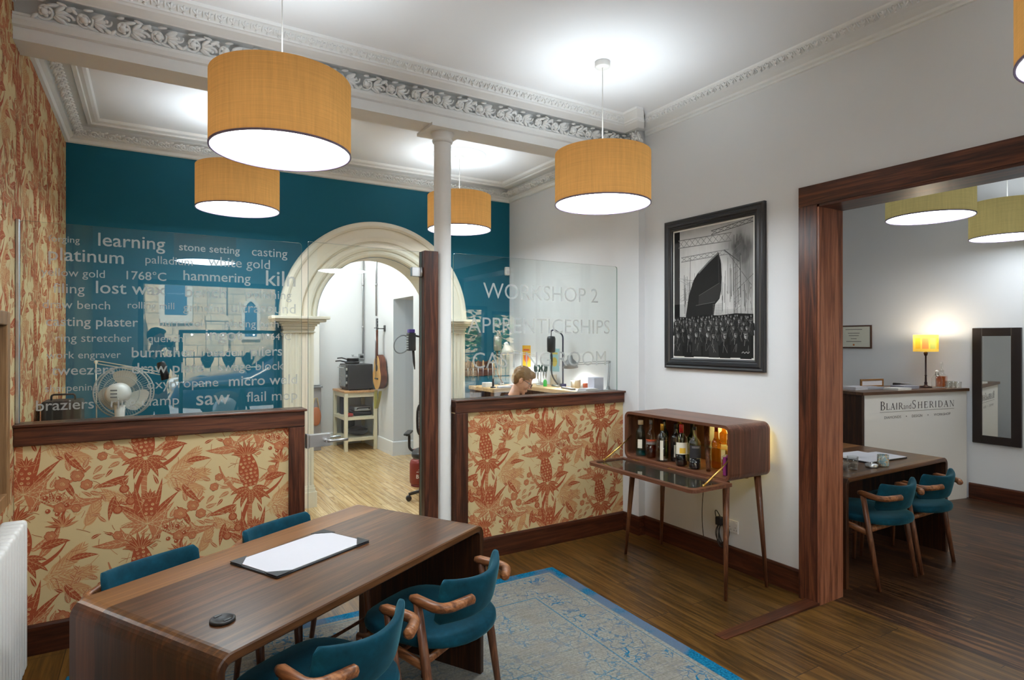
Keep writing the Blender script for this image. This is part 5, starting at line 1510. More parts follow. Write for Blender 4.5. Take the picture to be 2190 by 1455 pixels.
b = MB(); b.rbox(-.065, .065, -.035, .015, -.055, .035, .01); b.rbox(-.025, .025, -.03, .02, .035, .055, .008); part('camera_body', b, BLACK, t)
b = MB(); b.lathe([(0, 0), (.034, 0), (.034, .075), (.028, .078), (0, .07)], n=20)
b.v = [(p[0], p[2] + .015, p[1] - .01) for p in b.v]; part('lens_barrel', b, BLACK, t)

# ================================================================== WORKSHOP BEHIND THE GLASS
BENCH = wood('pale_beech_bench', srgb(176, 140, 96), srgb(206, 172, 124), srgb(224, 194, 150), 'y', rough=.5)
BENCHX = wood('pale_beech_bench_lengthwise', srgb(176, 140, 96), srgb(206, 172, 124), srgb(224, 194, 150), 'x', rough=.5)
OLDW = wood('brown_workbench', srgb(70, 48, 32), srgb(106, 76, 52), srgb(140, 104, 72), 'z', rough=.6)
def bench(label, x0, x1, y0, y1, z, m, lm=OLDW):
    t = thing('workbench', label, 'workbench', ((x0 + x1) / 2, (y0 + y1) / 2, 0))
    b = MB(); b.rbox(x0, x1, y0, y1, z - .04, z, .004); part('worktop', b, m, t, True)
    for x in (x0 + .04, x1 - .04):
        for y in (y0 + .04, y1 - .04):
            b = MB(); b.rbox(x - .03, x + .03, y - .03, y + .03, 0, z - .041, .004); part('leg', b, lm, t, True)
    b = MB(); b.rbox(x0 + .07, x1 - .07, y0 + .03, y0 + .055, z - .16, z - .041, .003); b.rbox(x0 + .07, x1 - .07, y1 - .055, y1 - .03, z - .16, z - .041, .003); part('apron', b, lm, t, True)
    return t
bench('pale wooden workbench along the white workshop wall under the grey lamp', 3.30, 3.635, 4.12, 5.40, 1.16, BENCH)
bench('pale wooden workbench against the teal wall under the tool rack', 3.06, 3.62, 5.46, 6.02, 1.12, BENCHX)
bench('dark workbench behind the etched glass carrying the white fan', -.56, .52, 4.16, 4.78, .99, OLDW)

def anglepoise(label, base, el, hd, shade_dir, m, R0=.075, on=0):
    """base, elbow and head positions are world points"""
    t = thing('desk_lamp', label, 'lamp', base)
    B, E, Hd = Vector(base), Vector(el), Vector(hd)
    b = MB(); b.lathe([(0, 0), (.06, 0), (.062, .012), (.02, .022), (.012, .05), (0, .05)], (B.x, B.y, B.z), 24); part('base', b, m, t, True)
    for nm, p, q in (('lower_arm', B + Vector((0, 0, .045)), E), ('upper_arm', E, Hd)):
        d = (q - p).normalized(); sd = d.cross(Vector((0, 0, 1))); sd = (sd if sd.length > .2 else Vector((1, 0, 0))).normalized(); up = sd.cross(d)
        b = MB()
        for o in (-.009, .009): b.cyl(p + up * o, q + up * o, .0035, n=6)
        b.ell(q, .012, 8, 6)
        part(nm, b, m, t, True)
    sdv = Vector(shade_dir).normalized()
    rot = Vector((0, 0, -1)).rotation_difference(sdv).to_matrix().to_4x4()
    b = MB(); s = MB(); s.lathe([(.016, .085), (.024, .08), (.028, .05), (R0 * .75, .02), (R0, -.035), (R0 - .003, -.035), (R0 * .73, .016), (.02, .05)], n=28)
    b.join(s, Matrix.Translation(Hd) @ rot); part('lamp_shade', b, m if R0 > .04 else BLACK, t, True)
    if on:
        b = MB(); s = MB(); s.ell((0, 0, -.005), (.026, .026, .03), 14, 10); b.join(s, Matrix.Translation(Hd) @ rot)
        part('bulb', b, emit('work_lamp_bulb', (1, .98, .95), 25), t, True)
        l = bpy.data.lights.new('work_bulb', 'SPOT'); l.energy = on; l.spot_size = R(150); l.spot_blend = .8; l.shadow_soft_size = .03
        lo = bpy.data.objects.new('work_bulb', l); COL.objects.link(lo); lo.parent = t; lo.location = Hd - B + sdv * .03; lo.rotation_euler = sdv.to_track_quat('-Z', 'Y').to_euler()
    return t
SILV = plain('silver_paint', srgb(150, 152, 154), .35, metal=.5)
anglepoise('grey jointed work lamp lit over the white wall workbench', (3.57, 4.22, 1.16), (3.57, 4.20, 1.43), (3.44, 4.62, 1.40), (.12, .05, -1), SILV, .075, 16)
anglepoise('white jointed work lamp lit above the bench by the teal wall', (3.56, 5.36, 1.16), (3.57, 5.42, 1.46), (3.33, 5.62, 1.52), (.25, .1, -1), WPLAS, .07, 14)
anglepoise('ivory jointed work lamp rising behind the fan', (-.30, 4.70, .9905), (-.303, 4.68, 1.485), (.078, 4.60, 1.40), (.3, 0, -1), IVORY, .03, 0)
def flexshaft(label, x, y, z, ztop, dx, dy, m, mm):
    t = thing('flex_shaft_drill', label, 'drill', (x, y, z))
    b = MB(); b.rbox(x - .025, x + .025, y - .025, y + .025, z, z + .03, .004); part('clamp', b, mm, t, True)
    b = MB(); b.tube(round_path([(x, y, z + .03), (x, y, ztop - .05), (x + dx * .8, y + dy * .8, ztop), (x + dx, y + dy, ztop - .015)], .04), .008, 8); part('hanger_pole', b, mm, t, True)
    hx, hy = x + dx, y + dy
    b = MB(); b.tube([(hx, hy, ztop - .01), (hx, hy, ztop - .07)], .004, 6); b.lathe([(0, -.23), (.030, -.23), (.041, -.22), (.043, -.09), (.036, -.07), (0, -.065)], (hx, hy, ztop), 22); part('motor', b, m, t, True)
    b = MB(); b.tube(bez((hx, hy, ztop - .23), (hx + .01, hy - .02, ztop - .40), (hx - .03, hy + .02, z + .15), (hx + .06, hy - .03, z + .03), 14), [.011] * 5 + [.008] * 10, 8); part('flexible_shaft', b, BLACK, t, True)
    b = MB(); b.cyl((hx + .06, hy - .05, z + .012), (hx + .06, hy + .07, z + .014), .010, n=10); part('handpiece', b, STEEL, t, True)
    return t
flexshaft('black hanging flexible shaft drill on a pole over the white wall workbench', 3.555, 4.90, 1.16, 1.735, -.15, -.01, BLACKM, plain('navy_pole', srgb(28, 28, 60), .4))
flexshaft('silver hanging flexible shaft drill on the bench by the teal wall', 3.40, 5.88, 1.12, 1.74, -.05, .0, SILV, SILV)
# small bench things
def on(name, mb, m, lab, cat, loc, group=None): 
    o = single(name, mb, m, lab, cat, (0, 0, 0), group); o.location = loc; return o
b = MB(); b.rbox(-.055, .055, -.05, .05, 0, .125, .004); on('storage_box', b, plain('pale_lilac_card', srgb(206, 206, 224), .6), 'white box standing on the wall workbench next to the pier', 'box', (3.52, 4.18 + .16, 1.1605))
b = MB()
for i in range(5): b.rbox(-.08 + .004 * i, .08 - .003 * i, -.06, .06, i * .006, i * .006 + .0055, .001)
on('paper_stack', b, PAPER, 'stack of papers on the wall workbench in front of the white box', 'papers', (3.40, 4.30, 1.1605))
t = thing('bottle', 'small bottle of bright green liquid on the wall workbench', 'bottle', (3.42, 5.02, 1.1605))
b = MB(); b.lathe([(0, 0), (.018, 0), (.02, .004), (.02, .05), (.012, .065), (.008, .07)], n=16); part('body', b, plain('green_liquid', srgb(60, 196, 76), .3), t)
b = MB(); b.lathe([(.009, .066), (.009, .085), (0, .086)], n=12); part('cap', b, WPLAS, t)
for k, (x, y, h, r, m) in enumerate(((3.58, 4.75, .07, .03, WPLAS), (3.56, 4.66, .09, .028, plain('pale_tin', srgb(190, 186, 172), .35)), (3.585, 4.57, .055, .026, plain('brick_red_tin', srgb(168, 84, 64), .5)), (3.58, 5.10, .12, .034, WPLAS))):
    b = MB(); b.lathe([(0, 0), (r, 0), (r, h * .85), (r * 1.05, h * .86), (r * 1.05, h), (0, h)], n=18)
    on('pot', b, m, ('white lidded pot under the grey work lamp', 'pale tin beside the white pot under the work lamp', 'brick red tin under the grey work lamp', 'tall white pot behind the man on the wall workbench')[k], 'pot', (x, y, 1.1605))
b = MB(); b.rbox(-.12, .12, -.02, .02, 0, .018, .004); on('pen_tray', b, GREYPL, 'long grey tray lying on the wall workbench under the lamp', 'tray', (3.40, 4.60, 1.1605)).rotation_euler = (0, 0, R(80))
GRNH = plain('dark_green_grip', srgb(22, 70, 62), .5)
t = thing('tool_stand', 'wire tool stand holding green handled pliers on the wall workbench', 'tool stand', (3.50, 5.22, 1.1605))
b = MB(); b.lathe([(0, 0), (.05, 0), (.05, .006), (0, .006)], n=20); b.cyl((0, 0, .006), (0, 0, .14), .004, n=8); b.tube([(.05 * math.cos(i * .449), .05 * math.sin(i * .449), .14) for i in range(14)], .003, 6, closed=True)
b.cyl((-.05, 0, .14), (.05, 0, .14), .003, n=6); part('stand', b, STEEL, t)
for k in range(4):
    a = k * pi / 2 + .5; c, s_ = math.cos(a) * .062, math.sin(a) * .062
    t = thing('pliers', ('green handled pliers hanging on the tool stand, side by the man', 'green handled pliers on the tool stand, side by the wall', 'green handled pliers on the tool stand, side by the tall white pot', 'green handled pliers on the tool stand, side by the flexible shaft drill')[(0, 2, 1, 3)[k]], 'pliers', (3.50 + c, 5.22 + s_, 1.30), a)
    b = MB(); b.tube([(0, -.006, .0), (0, -.012, -.05), (0, -.004, -.09)], .006, 8); b.tube([(0, .006, .0), (0, .012, -.05), (0, .004, -.09)], .006, 8); b.v = [(p[0], p[1] * 2.0, -p[2] * .8) for p in b.v]; part('grips', b, GRNH, t)
    b = MB(); b.tube([(0, 0, .005), (0, 0, -.03), (0, 0, -.075)], [.011, .010, .003], 8); part('jaws', b, STEEL, t)
for k, (y, z, cols, lab) in enumerate(((5.72, 1.45, ((228, 176, 40), (210, 90, 40)), 'yellow and orange poster on the white workshop wall'), (5.17, 1.42, ((150, 190, 196), (196, 178, 90)), 'pale blue poster on the white workshop wall behind the hanging drill'))):
    t = thing('poster', lab, 'poster', (XW, y, z))
    b = MB(); b.box(-.004, -.0005, -.085, .085, -.12, .12); part('sheet', b, plain('poster_paper_%d' % k, srgb(*cols[0]), .6), t)
    b = MB(); b.lathe([(0, 0), (.05, 0)], n=20); b.v = [(-.0045, p[0], p[1] - .02) for p in b.v]; b.box(-.0046, -.0042, -.06, .06, .06, .08); part('print', b, plain('poster_print_%d' % k, srgb(*cols[1]), .6), t)
t = thing('tool_rack', 'walnut tool rack fixed on the teal wall', 'rack', (3.20, YB, 1.30))
b = MB(); b.rbox(-.17, .23, -.022, -.001, -.08, .085, .003); part('back_board', b, TRIMX, t)
b = MB(); b.rbox(-.17, .23, -.06, -.022, -.01, .008, .003); part('slotted_rail', b, OLDW, t)
for k in range(6):
    x = 3.06 + k * .065
    t = thing('hand_tool', 'steel hand tool with wooden grip hanging in the walnut rack on the teal wall', 'tool', (x, YB - .066, 1.30), 0, 'hand tools in the walnut rack')
    b = MB(); b.tube([(0, 0, .02), (0, 0, .05), (0, 0, .10)], [.009, .012, .008], 8); part('grip', b, (OLDW, BENCH)[k % 2], t)
    b = MB(); b.tube([(0, 0, .02), (0, 0, -.09 - .02 * (k % 3))], [.005, .003], 6); part('blade', b, STEEL, t)
t = thing('soldering_torch', 'tall white torch standing on the bench under the tool rack', 'torch', (3.12, 5.56, 1.1205))
b = MB(); b.lathe([(0, 0), (.03, 0), (.03, .012), (.008, .02)], n=16); part('foot', b, BLACK, t)
b = MB(); b.tube([(0, 0, .015), (0, 0, .10)], .012, 10); part('grip', b, BLACK, t)
b = MB(); b.tube([(0, 0, .10), (-.01, 0, .27)], [.008, .004], 10); part('tube', b, WPLAS, t)
for k, (x, y, sx, sy, h) in enumerate(((3.14, 5.72, .05, .04, .05), (3.22, 5.50, .07, .035, .02), (3.36, 5.52, .06, .03, .035))):
    b = MB(); b.rbox(-sx, sx, -sy, sy, 0, h, .004)
    on('parts_box', b, (WPLAS, PAPER, plain('pale_pink_box', srgb(226, 196, 190), .6))[k], ('white parts box beside the torch', 'flat white tray in front of the torch', 'pale pink parts box on the bench by the teal wall')[k], 'box', (x, y, 1.1205))
t = thing('motion_sensor', 'white motion sensor in the corner of the teal wall', 'sensor', (3.60, YB - .002, 2.45))
b = MB(); b.rbox(-.03, .03, -.04, 0, -.055, .045, .012, seg=3); part('casing', b, WPLAS, t)
b = MB(); b.rbox(-.02, .02, -.044, -.036, -.035, .0, .004); part('lens', b, PAPER, t)

# fan
t = thing('desk_fan', 'white desk fan seen from behind on the workbench behind the etched glass', 'fan', (-.155, 4.40, .9905), R(-14))
b = MB(); b.lathe([(0, 0), (.10, 0), (.105, .012), (.08, .028), (.03, .04), (.024, .06)], n=32); part('base', b, WPLAS, t)
b = MB(); b.tube([(0, -.02, .05), (0, -.03, .14), (0, -.035, .24)], [.026, .024, .030], 16); part('neck', b, WPLAS, t)
FZc = .312
b = MB(); s = MB(); s.lathe([(0, -.075), (.035, -.073), (.055, -.055), (.062, -.02), (.062, .04), (.050, .06), (0, .062)], n=28)
b.v = []; b.add([(p[0], p[2] - .065, FZc + p[1]) for p in s.v], s.f, 0, True); part('motor_housing', b, WPLAS, t)
b = MB()
for k in range(3): b.rbox(-.018, .018, -.142, -.139, FZc - .02 + k * .02, FZc - .012 + k * .02, .001)
part('vent_slots', b, GREYPL, t)
GUARD = plain('pale_grey_wire', srgb(176, 180, 178), .4)
b = MB(); RG = .155
for yy, rs in ((.015, (.05, .10, RG)), (.085, (.04, .09, RG))):
    for r_ in rs: b.tube([(r_ * math.cos(a), yy + (.03 * (r_ / RG) ** 2 - .03 if yy < .05 else -.02 * (r_ / RG) ** 2 + .02) * 1.0, FZc + r_ * math.sin(a)) for a in [i * 2 * pi / 48 for i in range(48)]], .0022 if r_ < RG else .0045, 6, closed=True)
for k in range(60):
    a = 2 * pi * k / 60; c, s_ = math.cos(a), math.sin(a)
    b.tube([(.045 * c, -.012, FZc + .045 * s_), (.10 * c, -.004, FZc + .10 * s_), (RG * c, .020, FZc + RG * s_), (RG * c, .062, FZc + RG * s_), (.09 * c, .095, FZc + .09 * s_), (.03 * c, .105, FZc + .03 * s_)], .0008, 4)
part('guard', b, GUARD, t)
for k in range(3):
    a0 = R(75 + 120 * k)
    def bl(u, v):
        r_ = .03 + .105 * u
        w = .72 * math.sin(pi * (.18 + .70 * u)) ** .6 + .08
        a = a0 + (v - .5) * 2 * w + .25 * u
        return (r_ * math.cos(a), .048 + (v - .5) * .035, FZc + r_ * math.sin(a))
    b = MB(); b.grid(bl, 10, 8); part('blade', b, plain('translucent_grey_blade_%d' % k, srgb(206, 204, 196), .35), t)
b = MB(); b.ell((0, .05, FZc), (.032, .03, .032), 16, 10); part('hub', b, WPLAS, t)
t = thing('black_case', 'black equipment case with grey front at the papered wall end of the dark workbench', 'case', (-.47, 4.665, .9905))
b = MB(); b.rbox(-.10, .10, -.1, .11, 0, .26, .012); part('shell', b, BLACK, t)
b = MB(); b.rbox(-.035, .08, -.108, -.0995, .02, .14, .004); part('grey_front', b, GREYPL, t)
b = MB(); b.tube(round_path([(-.06, .0, .26), (-.06, .0, .295), (.06, .0, .295), (.06, .0, .26)], .02), .006, 8); part('carry_handle', b, BLACK, t)

# ================================================================== ROOM BEYOND THE ARCH
CREAMP = plain('cream_paint', srgb(222, 214, 186), .5)
t = thing('kitchen_trolley', 'cream kitchen trolley with wooden top under the black oven', 'trolley', (2.68, 9.06, 0))
b = MB(); b.rbox(2.415, 2.915, 8.73, 9.40, .855, .885, .004); part('top', b, wood('oiled_beech_top', srgb(160, 112, 66), srgb(190, 142, 92), srgb(208, 164, 116), 'y'), t, True)
for x in (2.445, 2.885):
    for y in (8.76, 9.37):
        b = MB(); b.rbox(x - .025, x + .025, y - .025, y + .025, 0, .854, .003); part('leg', b, CREAMP, t, True)
for z in (.50, .19):
    b = MB(); b.rbox(2.43, 2.90, 8.745, 9.385, z - .02, z, .002); b.rbox(2.472, 2.858, 8.742, 8.765, z - .045, z, .002); b.rbox(2.425, 2.448, 8.79, 9.34, z - .045, z, .002); part('shelf', b, CREAMP, t, True)
b = MB(); b.rbox(2.472, 2.858, 8.745, 8.765, .79, .854, .002); b.rbox(2.43, 2.448, 8.79, 9.34, .79, .854, .002); part('apron', b, CREAMP, t, True)
t = thing('mini_oven', 'black countertop oven standing on the cream trolley', 'oven', (2.68, 9.05, .886))
b = MB(); b.rbox(2.495, 2.87, 8.82, 9.29, .90, 1.275, .012); part('casing', b, BLACK, t, True)
for x in (2.53, 2.84):
    for y in (8.86, 9.25): b = MB(); b.cyl((x, y, .886), (x, y, .901), .014, n=10); part('foot', b, BLACK, t, True)
b = MB(); b.rbox(2.480, 2.494, 8.93, 9.28, .93, 1.25, .004); d_ = part('door', b, plain('oven_door_glass', srgb(96, 100, 100), .15, spec=.8), t, True)
b = MB(); b.tube([(2.475, 8.96, 1.22), (2.460, 8.96, 1.22), (2.460, 9.25, 1.22), (2.475, 9.25, 1.22)], .007, 8); b.build('handle', STEEL, d_, t.location)
for z in (1.20, 1.10, 1.0): b = MB(); b.cyl((2.478, 8.875, z), (2.495, 8.875, z), .02, n=14); part('knob', b, STEEL, t, True)
t = thing('frying_pan', 'black frying pan on top of the oven under the saucepan', 'pan', (2.62, 9.05, 1.276))
b = MB(); b.lathe([(0, 0), (.10, 0), (.125, .035), (.12, .035), (.097, .006), (0, .006)], n=28); part('bowl', b, BLACKM, t)
b = MB(); b.tube([(-.115, -.03, .03), (-.2, -.06, .05), (-.27, -.08, .045)], [.010, .011, .010], 8); part('handle', b, BLACK, t)
t = thing('saucepan', 'dark saucepan with glass lid stacked in the frying pan on the oven', 'saucepan', (2.63, 9.05, 1.283))
b = MB(); b.lathe([(0, 0), (.088, 0), (.090, .075), (.094, .078), (.088, .078), (.085, .004), (0, .004)], n=28); part('pot', b, plain('grey_nonstick', srgb(70, 72, 76), .35, metal=.6), t)
b = MB(); b.lathe([(.091, .079), (.075, .095), (0, .105)], n=28); b.lathe([(.012, .104), (.010, .115), (.02, .122), (.018, .132), (0, .134)], n=14); part('lid', b, STEEL, t)
b = MB(); b.tube([(-.09, -.02, .06), (-.18, -.045, .085), (-.25, -.065, .08)], [.009, .010, .009], 8); part('handle', b, BLACK, t)
# goods on the trolley shelves
t = thing('panini_press', 'steel sandwich press on the middle shelf of the cream trolley', 'grill', (2.73, 9.0, .5005))
b = MB(); b.rbox(-.13, .13, -.14, .14, 0, .06, .012); part('lower_plate', b, BLACK, t)
b = MB(); b.rbox(-.13, .13, -.14, .14, .065, .135, .02); part('upper_plate', b, STEEL, t)
b = MB(); b.tube(round_path([(-.09, -.14, .10), (-.09, -.19, .12), (.09, -.19, .12), (.09, -.14, .10)], .03), .009, 8); part('handle', b, BLACK, t)
b = MB(); b.rbox(-.05, .05, -.06, .06, 0, .05, .018); on('red_cloth', b, plain('red_fabric', srgb(170, 60, 56), .9), 'folded red cloth at the front of the trolley middle shelf', 'cloth', (2.52, 8.86, .5005))
b = MB(); b.rbox(-.04, .05, -.06, .06, 0, .26, .006); on('dark_carton', b, plain('slate_carton', srgb(44, 50, 66), .6), 'dark slate carton at the back of the trolley middle shelf', 'carton', (2.53, 9.22, .5005))
t = thing('appliance_bag', 'soft black bag on the bottom shelf of the cream trolley', 'bag', (2.70, 9.02, .1905))
b = MB(); b.ell((0, 0, .07), (.15, .16, .07), 20, 12); b.v = [(p[0], p[1], max(.0, p[2])) for p in b.v]; part('pouch', b, BLACKM, t)
b = MB(); b.tube([(-.1, -.13, .10), (0, -.16, .13), (.1, -.13, .10)], .008, 8); part('strap', b, BLACK, t)
b = MB(); b.rbox(-.09, .09, -.07, .07, 0, .22, .02); on('black_bin', b, BLACKM, 'tall black container at the back of the trolley bottom shelf', 'container', (2.62, 9.27, .1905))
# guitar
t = thing('guitar', 'acoustic guitar hanging on the white wall beyond the arch', 'guitar', (2.855, 8.45, .92))
def gout(n=40):
    p = []
    for i in range(n):
        v = i / n * 2 * pi
        z = .25 - .25 * math.cos(v)
        q = z / .5
        w = .20 * math.sin(pi * min(1, q * 1.02 + .0)) ** .5 * (1 - .30 * q) - .035 * math.exp(-((q - .60) / .14) ** 2)
        p.append(((w if v < pi else -w), z))
    return p
go = gout()
SPR = plain('spruce_top', srgb(214, 166, 96), .3, noise_amt=.05); MAH = wood('mahogany_side', srgb(60, 28, 16), srgb(96, 48, 28), srgb(120, 66, 40), 'z', rough=.25)
b = MB(); b.prism(go, lambda a, c, d: (d, a, c), -.046, .05, 0, True); part('body', b, MAH, t)
b = MB(); b.prism([(a * 1.02, .25 + (c - .25) * 1.015) for a, c in go], lambda a, c, d: (d, a, c), -.052, -.046, 0, True); part('soundboard', b, SPR, t)
b = MB(); b.lathe([(0, 0), (.05, 0)], n=24); b.v = [(-.0525, p[0], .31 + p[1]) for p in b.v]; part('sound_hole', b, BLACK, t)
b = MB(); b.rbox(-.062, -.052, -.07, .07, .145, .165, .003); part('bridge', b, BLACKM, t)
b = MB(); b.rbox(-.062, -.035, -.026, .026, .46, .86, .006); b.rbox(-.066, -.062, -.026, .026, .36, .86, .001); part('neck', b, MAH, t)
b = MB(); b.rbox(-.055, -.038, -.034, .034, .86, 1.03, .006)
part('headstock', b, BLACKM, t)
b = MB()
for s_ in (-1, 1):
    for k in range(3): b.cyl((-.046, s_ * .034, .90 + k * .05), (-.046, s_ * .055, .90 + k * .05), .006, n=8)
part('tuning_pegs', b, STEEL, t)
b = MB()
for k in range(6): b.cyl((-.068, -.02 + k * .008, .155), (-.068, -.018 + k * .0072, .90), .0007, n=4)
part('strings', b, STEEL, t)
def strap(u, v):
    a = u * pi
    return (-.03 - .03 * math.sin(a) + (v - .5) * .045, -.10 + .20 * u, -.02 - .26 * math.sin(a) ** .8)
b = MB(); b.grid(strap, 24, 2); part('strap', b, plain('olive_strap', srgb(150, 140, 60), .8), t)
t = thing('guitar_hanger', 'black wall hook holding the guitar neck', 'hook', (2.93, 8.45, 1.80))
b = MB(); b.rbox(-.014, -.0005, -.03, .03, -.04, .05, .004); part('wall_plate', b, BLACK, t)
b = MB(); b.cyl((-.012, 0, 0), (-.085, 0, 0), .006, n=8); b.tube([(-.15, -.036, .012), (-.10, -.036, 0), (-.085, 0, 0), (-.10, .036, 0), (-.15, .036, .012)], .006, 8); part('yoke', b, BLACK, t)
# conduits and socket
b = MB(); b.cyl((2.90, 9.42, 1.42), (2.90, 9.42, ZC), .012, n=10); b.cyl((2.90, 9.42, 1.82), (2.90, 9.42, 1.86), .018, n=10); b.cyl((2.90, 9.42, 2.5), (2.90, 9.42, 2.54), .018, n=10); single('conduit', b, STEEL, 'grey metal conduit dropping down the corner to the black wall socket', 'conduit')
b = MB(); b.cyl((2.912, 8.80, 2.0), (2.912, 8.80, ZC), .012, n=10); b.cyl((2.912, 8.80, 2.45), (2.912, 8.80, 2.49), .018, n=10); single('conduit', b, STEEL, 'grey metal conduit on the white wall above the guitar', 'conduit')
t = thing('wall_socket', 'metal wall socket with black plug at the foot of the corner conduit', 'socket', (2.88, 9.449, 1.37))
b = MB(); b.rbox(-.045, .045, -.03, 0, -.045, .045, .004); part('metal_box', b, STEEL, t)
b = MB(); b.rbox(-.022, .022, -.06, -.03, -.022, .022, .005); part('plug', b, BLACK, t)
t = thing('wall_cabinet', 'tall white cabinet hung on the far wall beside the arch pilaster', 'cabinet', (1.82, 9.3, .96))
b = MB(); b.rbox(1.52, 2.15, 9.12, 9.449, .96, 2.25, .006); part('carcass', b, WPLAS, t, True)
for x0, x1 in ((1.525, 1.833), (1.837, 2.145)):
    b = MB(); b.rbox(x0, x1, 9.10, 9.119, .965, 2.245, .003); part('door', b, WPLAS, t, True)
t = thing('low_cupboard', 'grey low cupboard under the white wall cabinet', 'cupboard', (1.82, 9.25, 0))
b = MB(); b.rbox(1.50, 2.16, 9.06, 9.449, 0, .93, .006); part('carcass', b, plain('grey_cupboard', srgb(140, 136, 138), .5), t, True)
b = MB(); b.rbox(1.48, 2.18, 9.03, 9.449, .931, .955, .004); part('worktop', b, GREYPL, t, True)
t = thing('shoulder_bag', 'tan leather bag hanging on the grey low cupboard', 'bag', (2.08, 9.03, .38))
b = MB(); b.ell((0, 0, .13), (.075, .028, .14), 18, 12); part('pouch', b, plain('tan_leather', srgb(160, 92, 52), .5), t)
b = MB(); b.tube([(-.05, 0, .22), (-.02, .01, .40), (.02, .01, .40), (.05, 0, .22)], .006, 8); part('strap', b, plain('tan_strap', srgb(200, 170, 110), .5), t)
# gas bottle
t = thing('gas_cylinder', 'small red gas cylinder lettered BOC standing by the arch jamb', 'gas cylinder', (2.595, 6.30, 0))
RED = plain('oxide_red_paint', srgb(128, 36, 32), .4)
b = MB(); b.lathe([(0, .02), (.105, .02), (.118, .04), (.118, .25), (.105, .285), (.06, .31), (.035, .315)], n=32); b.lathe([(.105, 0), (.105, .03), (.098, .03), (.098, 0)], n=28); part('tank', b, RED, t)
b = MB(); b.lathe([(.085, .31), (.088, .40), (.082, .40), (.08, .31)], n=24, a0=R(20), a1=R(340)); part('collar', b, RED, t)
b = MB(); b.lathe([(.02, .31), (.02, .35), (0, .352)], n=14); b.cyl((0, 0, .35), (0, -.05, .35), .014, n=10); b.lathe([(0, .36), (.024, .36), (.024, .375), (0, .377)], n=14); part('valve', b, BRASS, t)
ca = math.atan2(-6.30, -2.595)
def onr(u, v): 
    a = ca + u / .1195; return (.1192 * math.cos(a), .1192 * math.sin(a), v)
b = MB(); b.join(text_mb('BOC', onr, -.045, .075, .10, 0, .02))
for k in range(3): b.add([onr(-.045 + k * .035, .165), onr(-.02 + k * .035, .165), onr(.01 + k * .035, .205), onr(-.0 + k * .035 - .01, .205)], [(0, 1, 2, 3)])
part('lettering_boc', b, WPLAS, t)
# office chair
t = thing('office_chair', 'black mesh backed office chair half hidden by the walnut post', 'office chair', (2.50, 5.68, 0), R(150))
for k in range(5):
    a = 2 * pi * k / 5 + .35
    b = MB(); b.tube([(0, 0, .10), (.14 * math.cos(a), .14 * math.sin(a), .095), (.27 * math.cos(a), .27 * math.sin(a), .068)], [.026, .020, .016], 8); lg = part('base_arm', b, BLACK, t)
    b = MB(); w_ = MB(); w_.lathe([(0, -.02), (.026, -.02), (.029, -.012), (.029, .012), (.026, .02), (0, .02)], n=16)
    b.add([(.27 * math.cos(a) + p[0] * math.cos(a) - p[2] * math.sin(a), .27 * math.sin(a) + p[0] * math.sin(a) + p[2] * math.cos(a), .03 + p[1]) for p in w_.v], w_.f, 0, True); sub('caster', b, BLACK, lg)
b = MB(); b.cyl((0, 0, .09), (0, 0, .44), .028, .022, 14); part('gas_lift', b, BLACK, t)
b = MB(); b.pad([(.23 * math.copysign(abs(math.cos(a)) ** .6, math.cos(a)), .22 * math.copysign(abs(math.sin(a)) ** .6, math.sin(a))) for a in [i * 2 * pi / 24 for i in range(24)]], .44, .50, .02, .008); part('seat', b, BLACKM, t)
b = MB(); b.tube([(0, -.18, .46), (0, -.28, .50), (0, -.27, .72)], [(.03, .012)] * 3, 8); part('back_support', b, BLACK, t)
b = MB(); b.tube([(.21 * math.copysign(abs(math.cos(a)) ** .5, math.cos(a)), -.25 - .03 * math.cos(a) ** 2 * -1, .78 + .20 * math.copysign(abs(math.sin(a)) ** .5, math.sin(a))) for a in [i * 2 * pi / 32 for i in range(32)]], .014, 8, closed=True); br_ = part('backrest', b, BLACK, t)
b = MB()
for k in range(13): b.cyl((-.19 + k * .0317, -.235, .60), (-.19 + k * .0317, -.235, .96), .0025, n=5)
for k in range(11): b.cyl((-.20, -.236, .60 + k * .036), (.20, -.236, .60 + k * .036), .0025, n=5)
sub('mesh_web', b, BLACK, br_)
for s_ in (-1, 1):
    b = MB(); b.tube(round_path([(s_ * .20, -.05, .47), (s_ * .27, -.05, .50), (s_ * .27, -.05, .66), (s_ * .27, .10, .67)], .04), .014, 8); b.rbox(s_ * .27 - .03, s_ * .27 + .03, -.12, .14, .668, .69, .008); part('armrest', b, BLACK, t)
# wall drill
t = thing('pendant_drill', 'black pendant drill with hose loop bracketed to the wall beyond the arch', 'drill', (2.93, 6.95, 1.60))
b = MB(); b.rbox(-.012, -.0005, -.04, .04, -.06, .12, .003); b.cyl((-.01, 0, .06), (-.15, 0, .09), .012, n=10); part('bracket', b, BLACK, t)
b = MB(); b.rbox(-.235, -.14, -.045, .045, -.10, .12, .012); part('motor_box', b, BLACKM, t)
b = MB()
for k in range(6): b.rbox(-.243, -.235, -.04, .04, -.08 + k * .03, -.068 + k * .03, .002)
part('cooling_fins', b, STEEL, t)
b = MB(); b.rbox(-.225, -.15, -.035, .035, .121, .165, .006); part('purple_cap', b, plain('purple_plastic', srgb(70, 46, 130), .4), t)
b = MB(); b.tube([(-.20 + .02 * math.sin(a) - .10 + .10 * math.cos(a), .02, -.02 + .11 * math.sin(a)) for a in [i * 2 * pi / 28 for i in range(28)]], .008, 8, closed=True); part('hose', b, GREYPL, t)
b = MB(); b.tube([(-.16, 0, -.10), (-.15, 0, -.24), (-.14, 0, -.33)], [.016, .014, .006], 10); part('handpiece', b, BLACK, t)
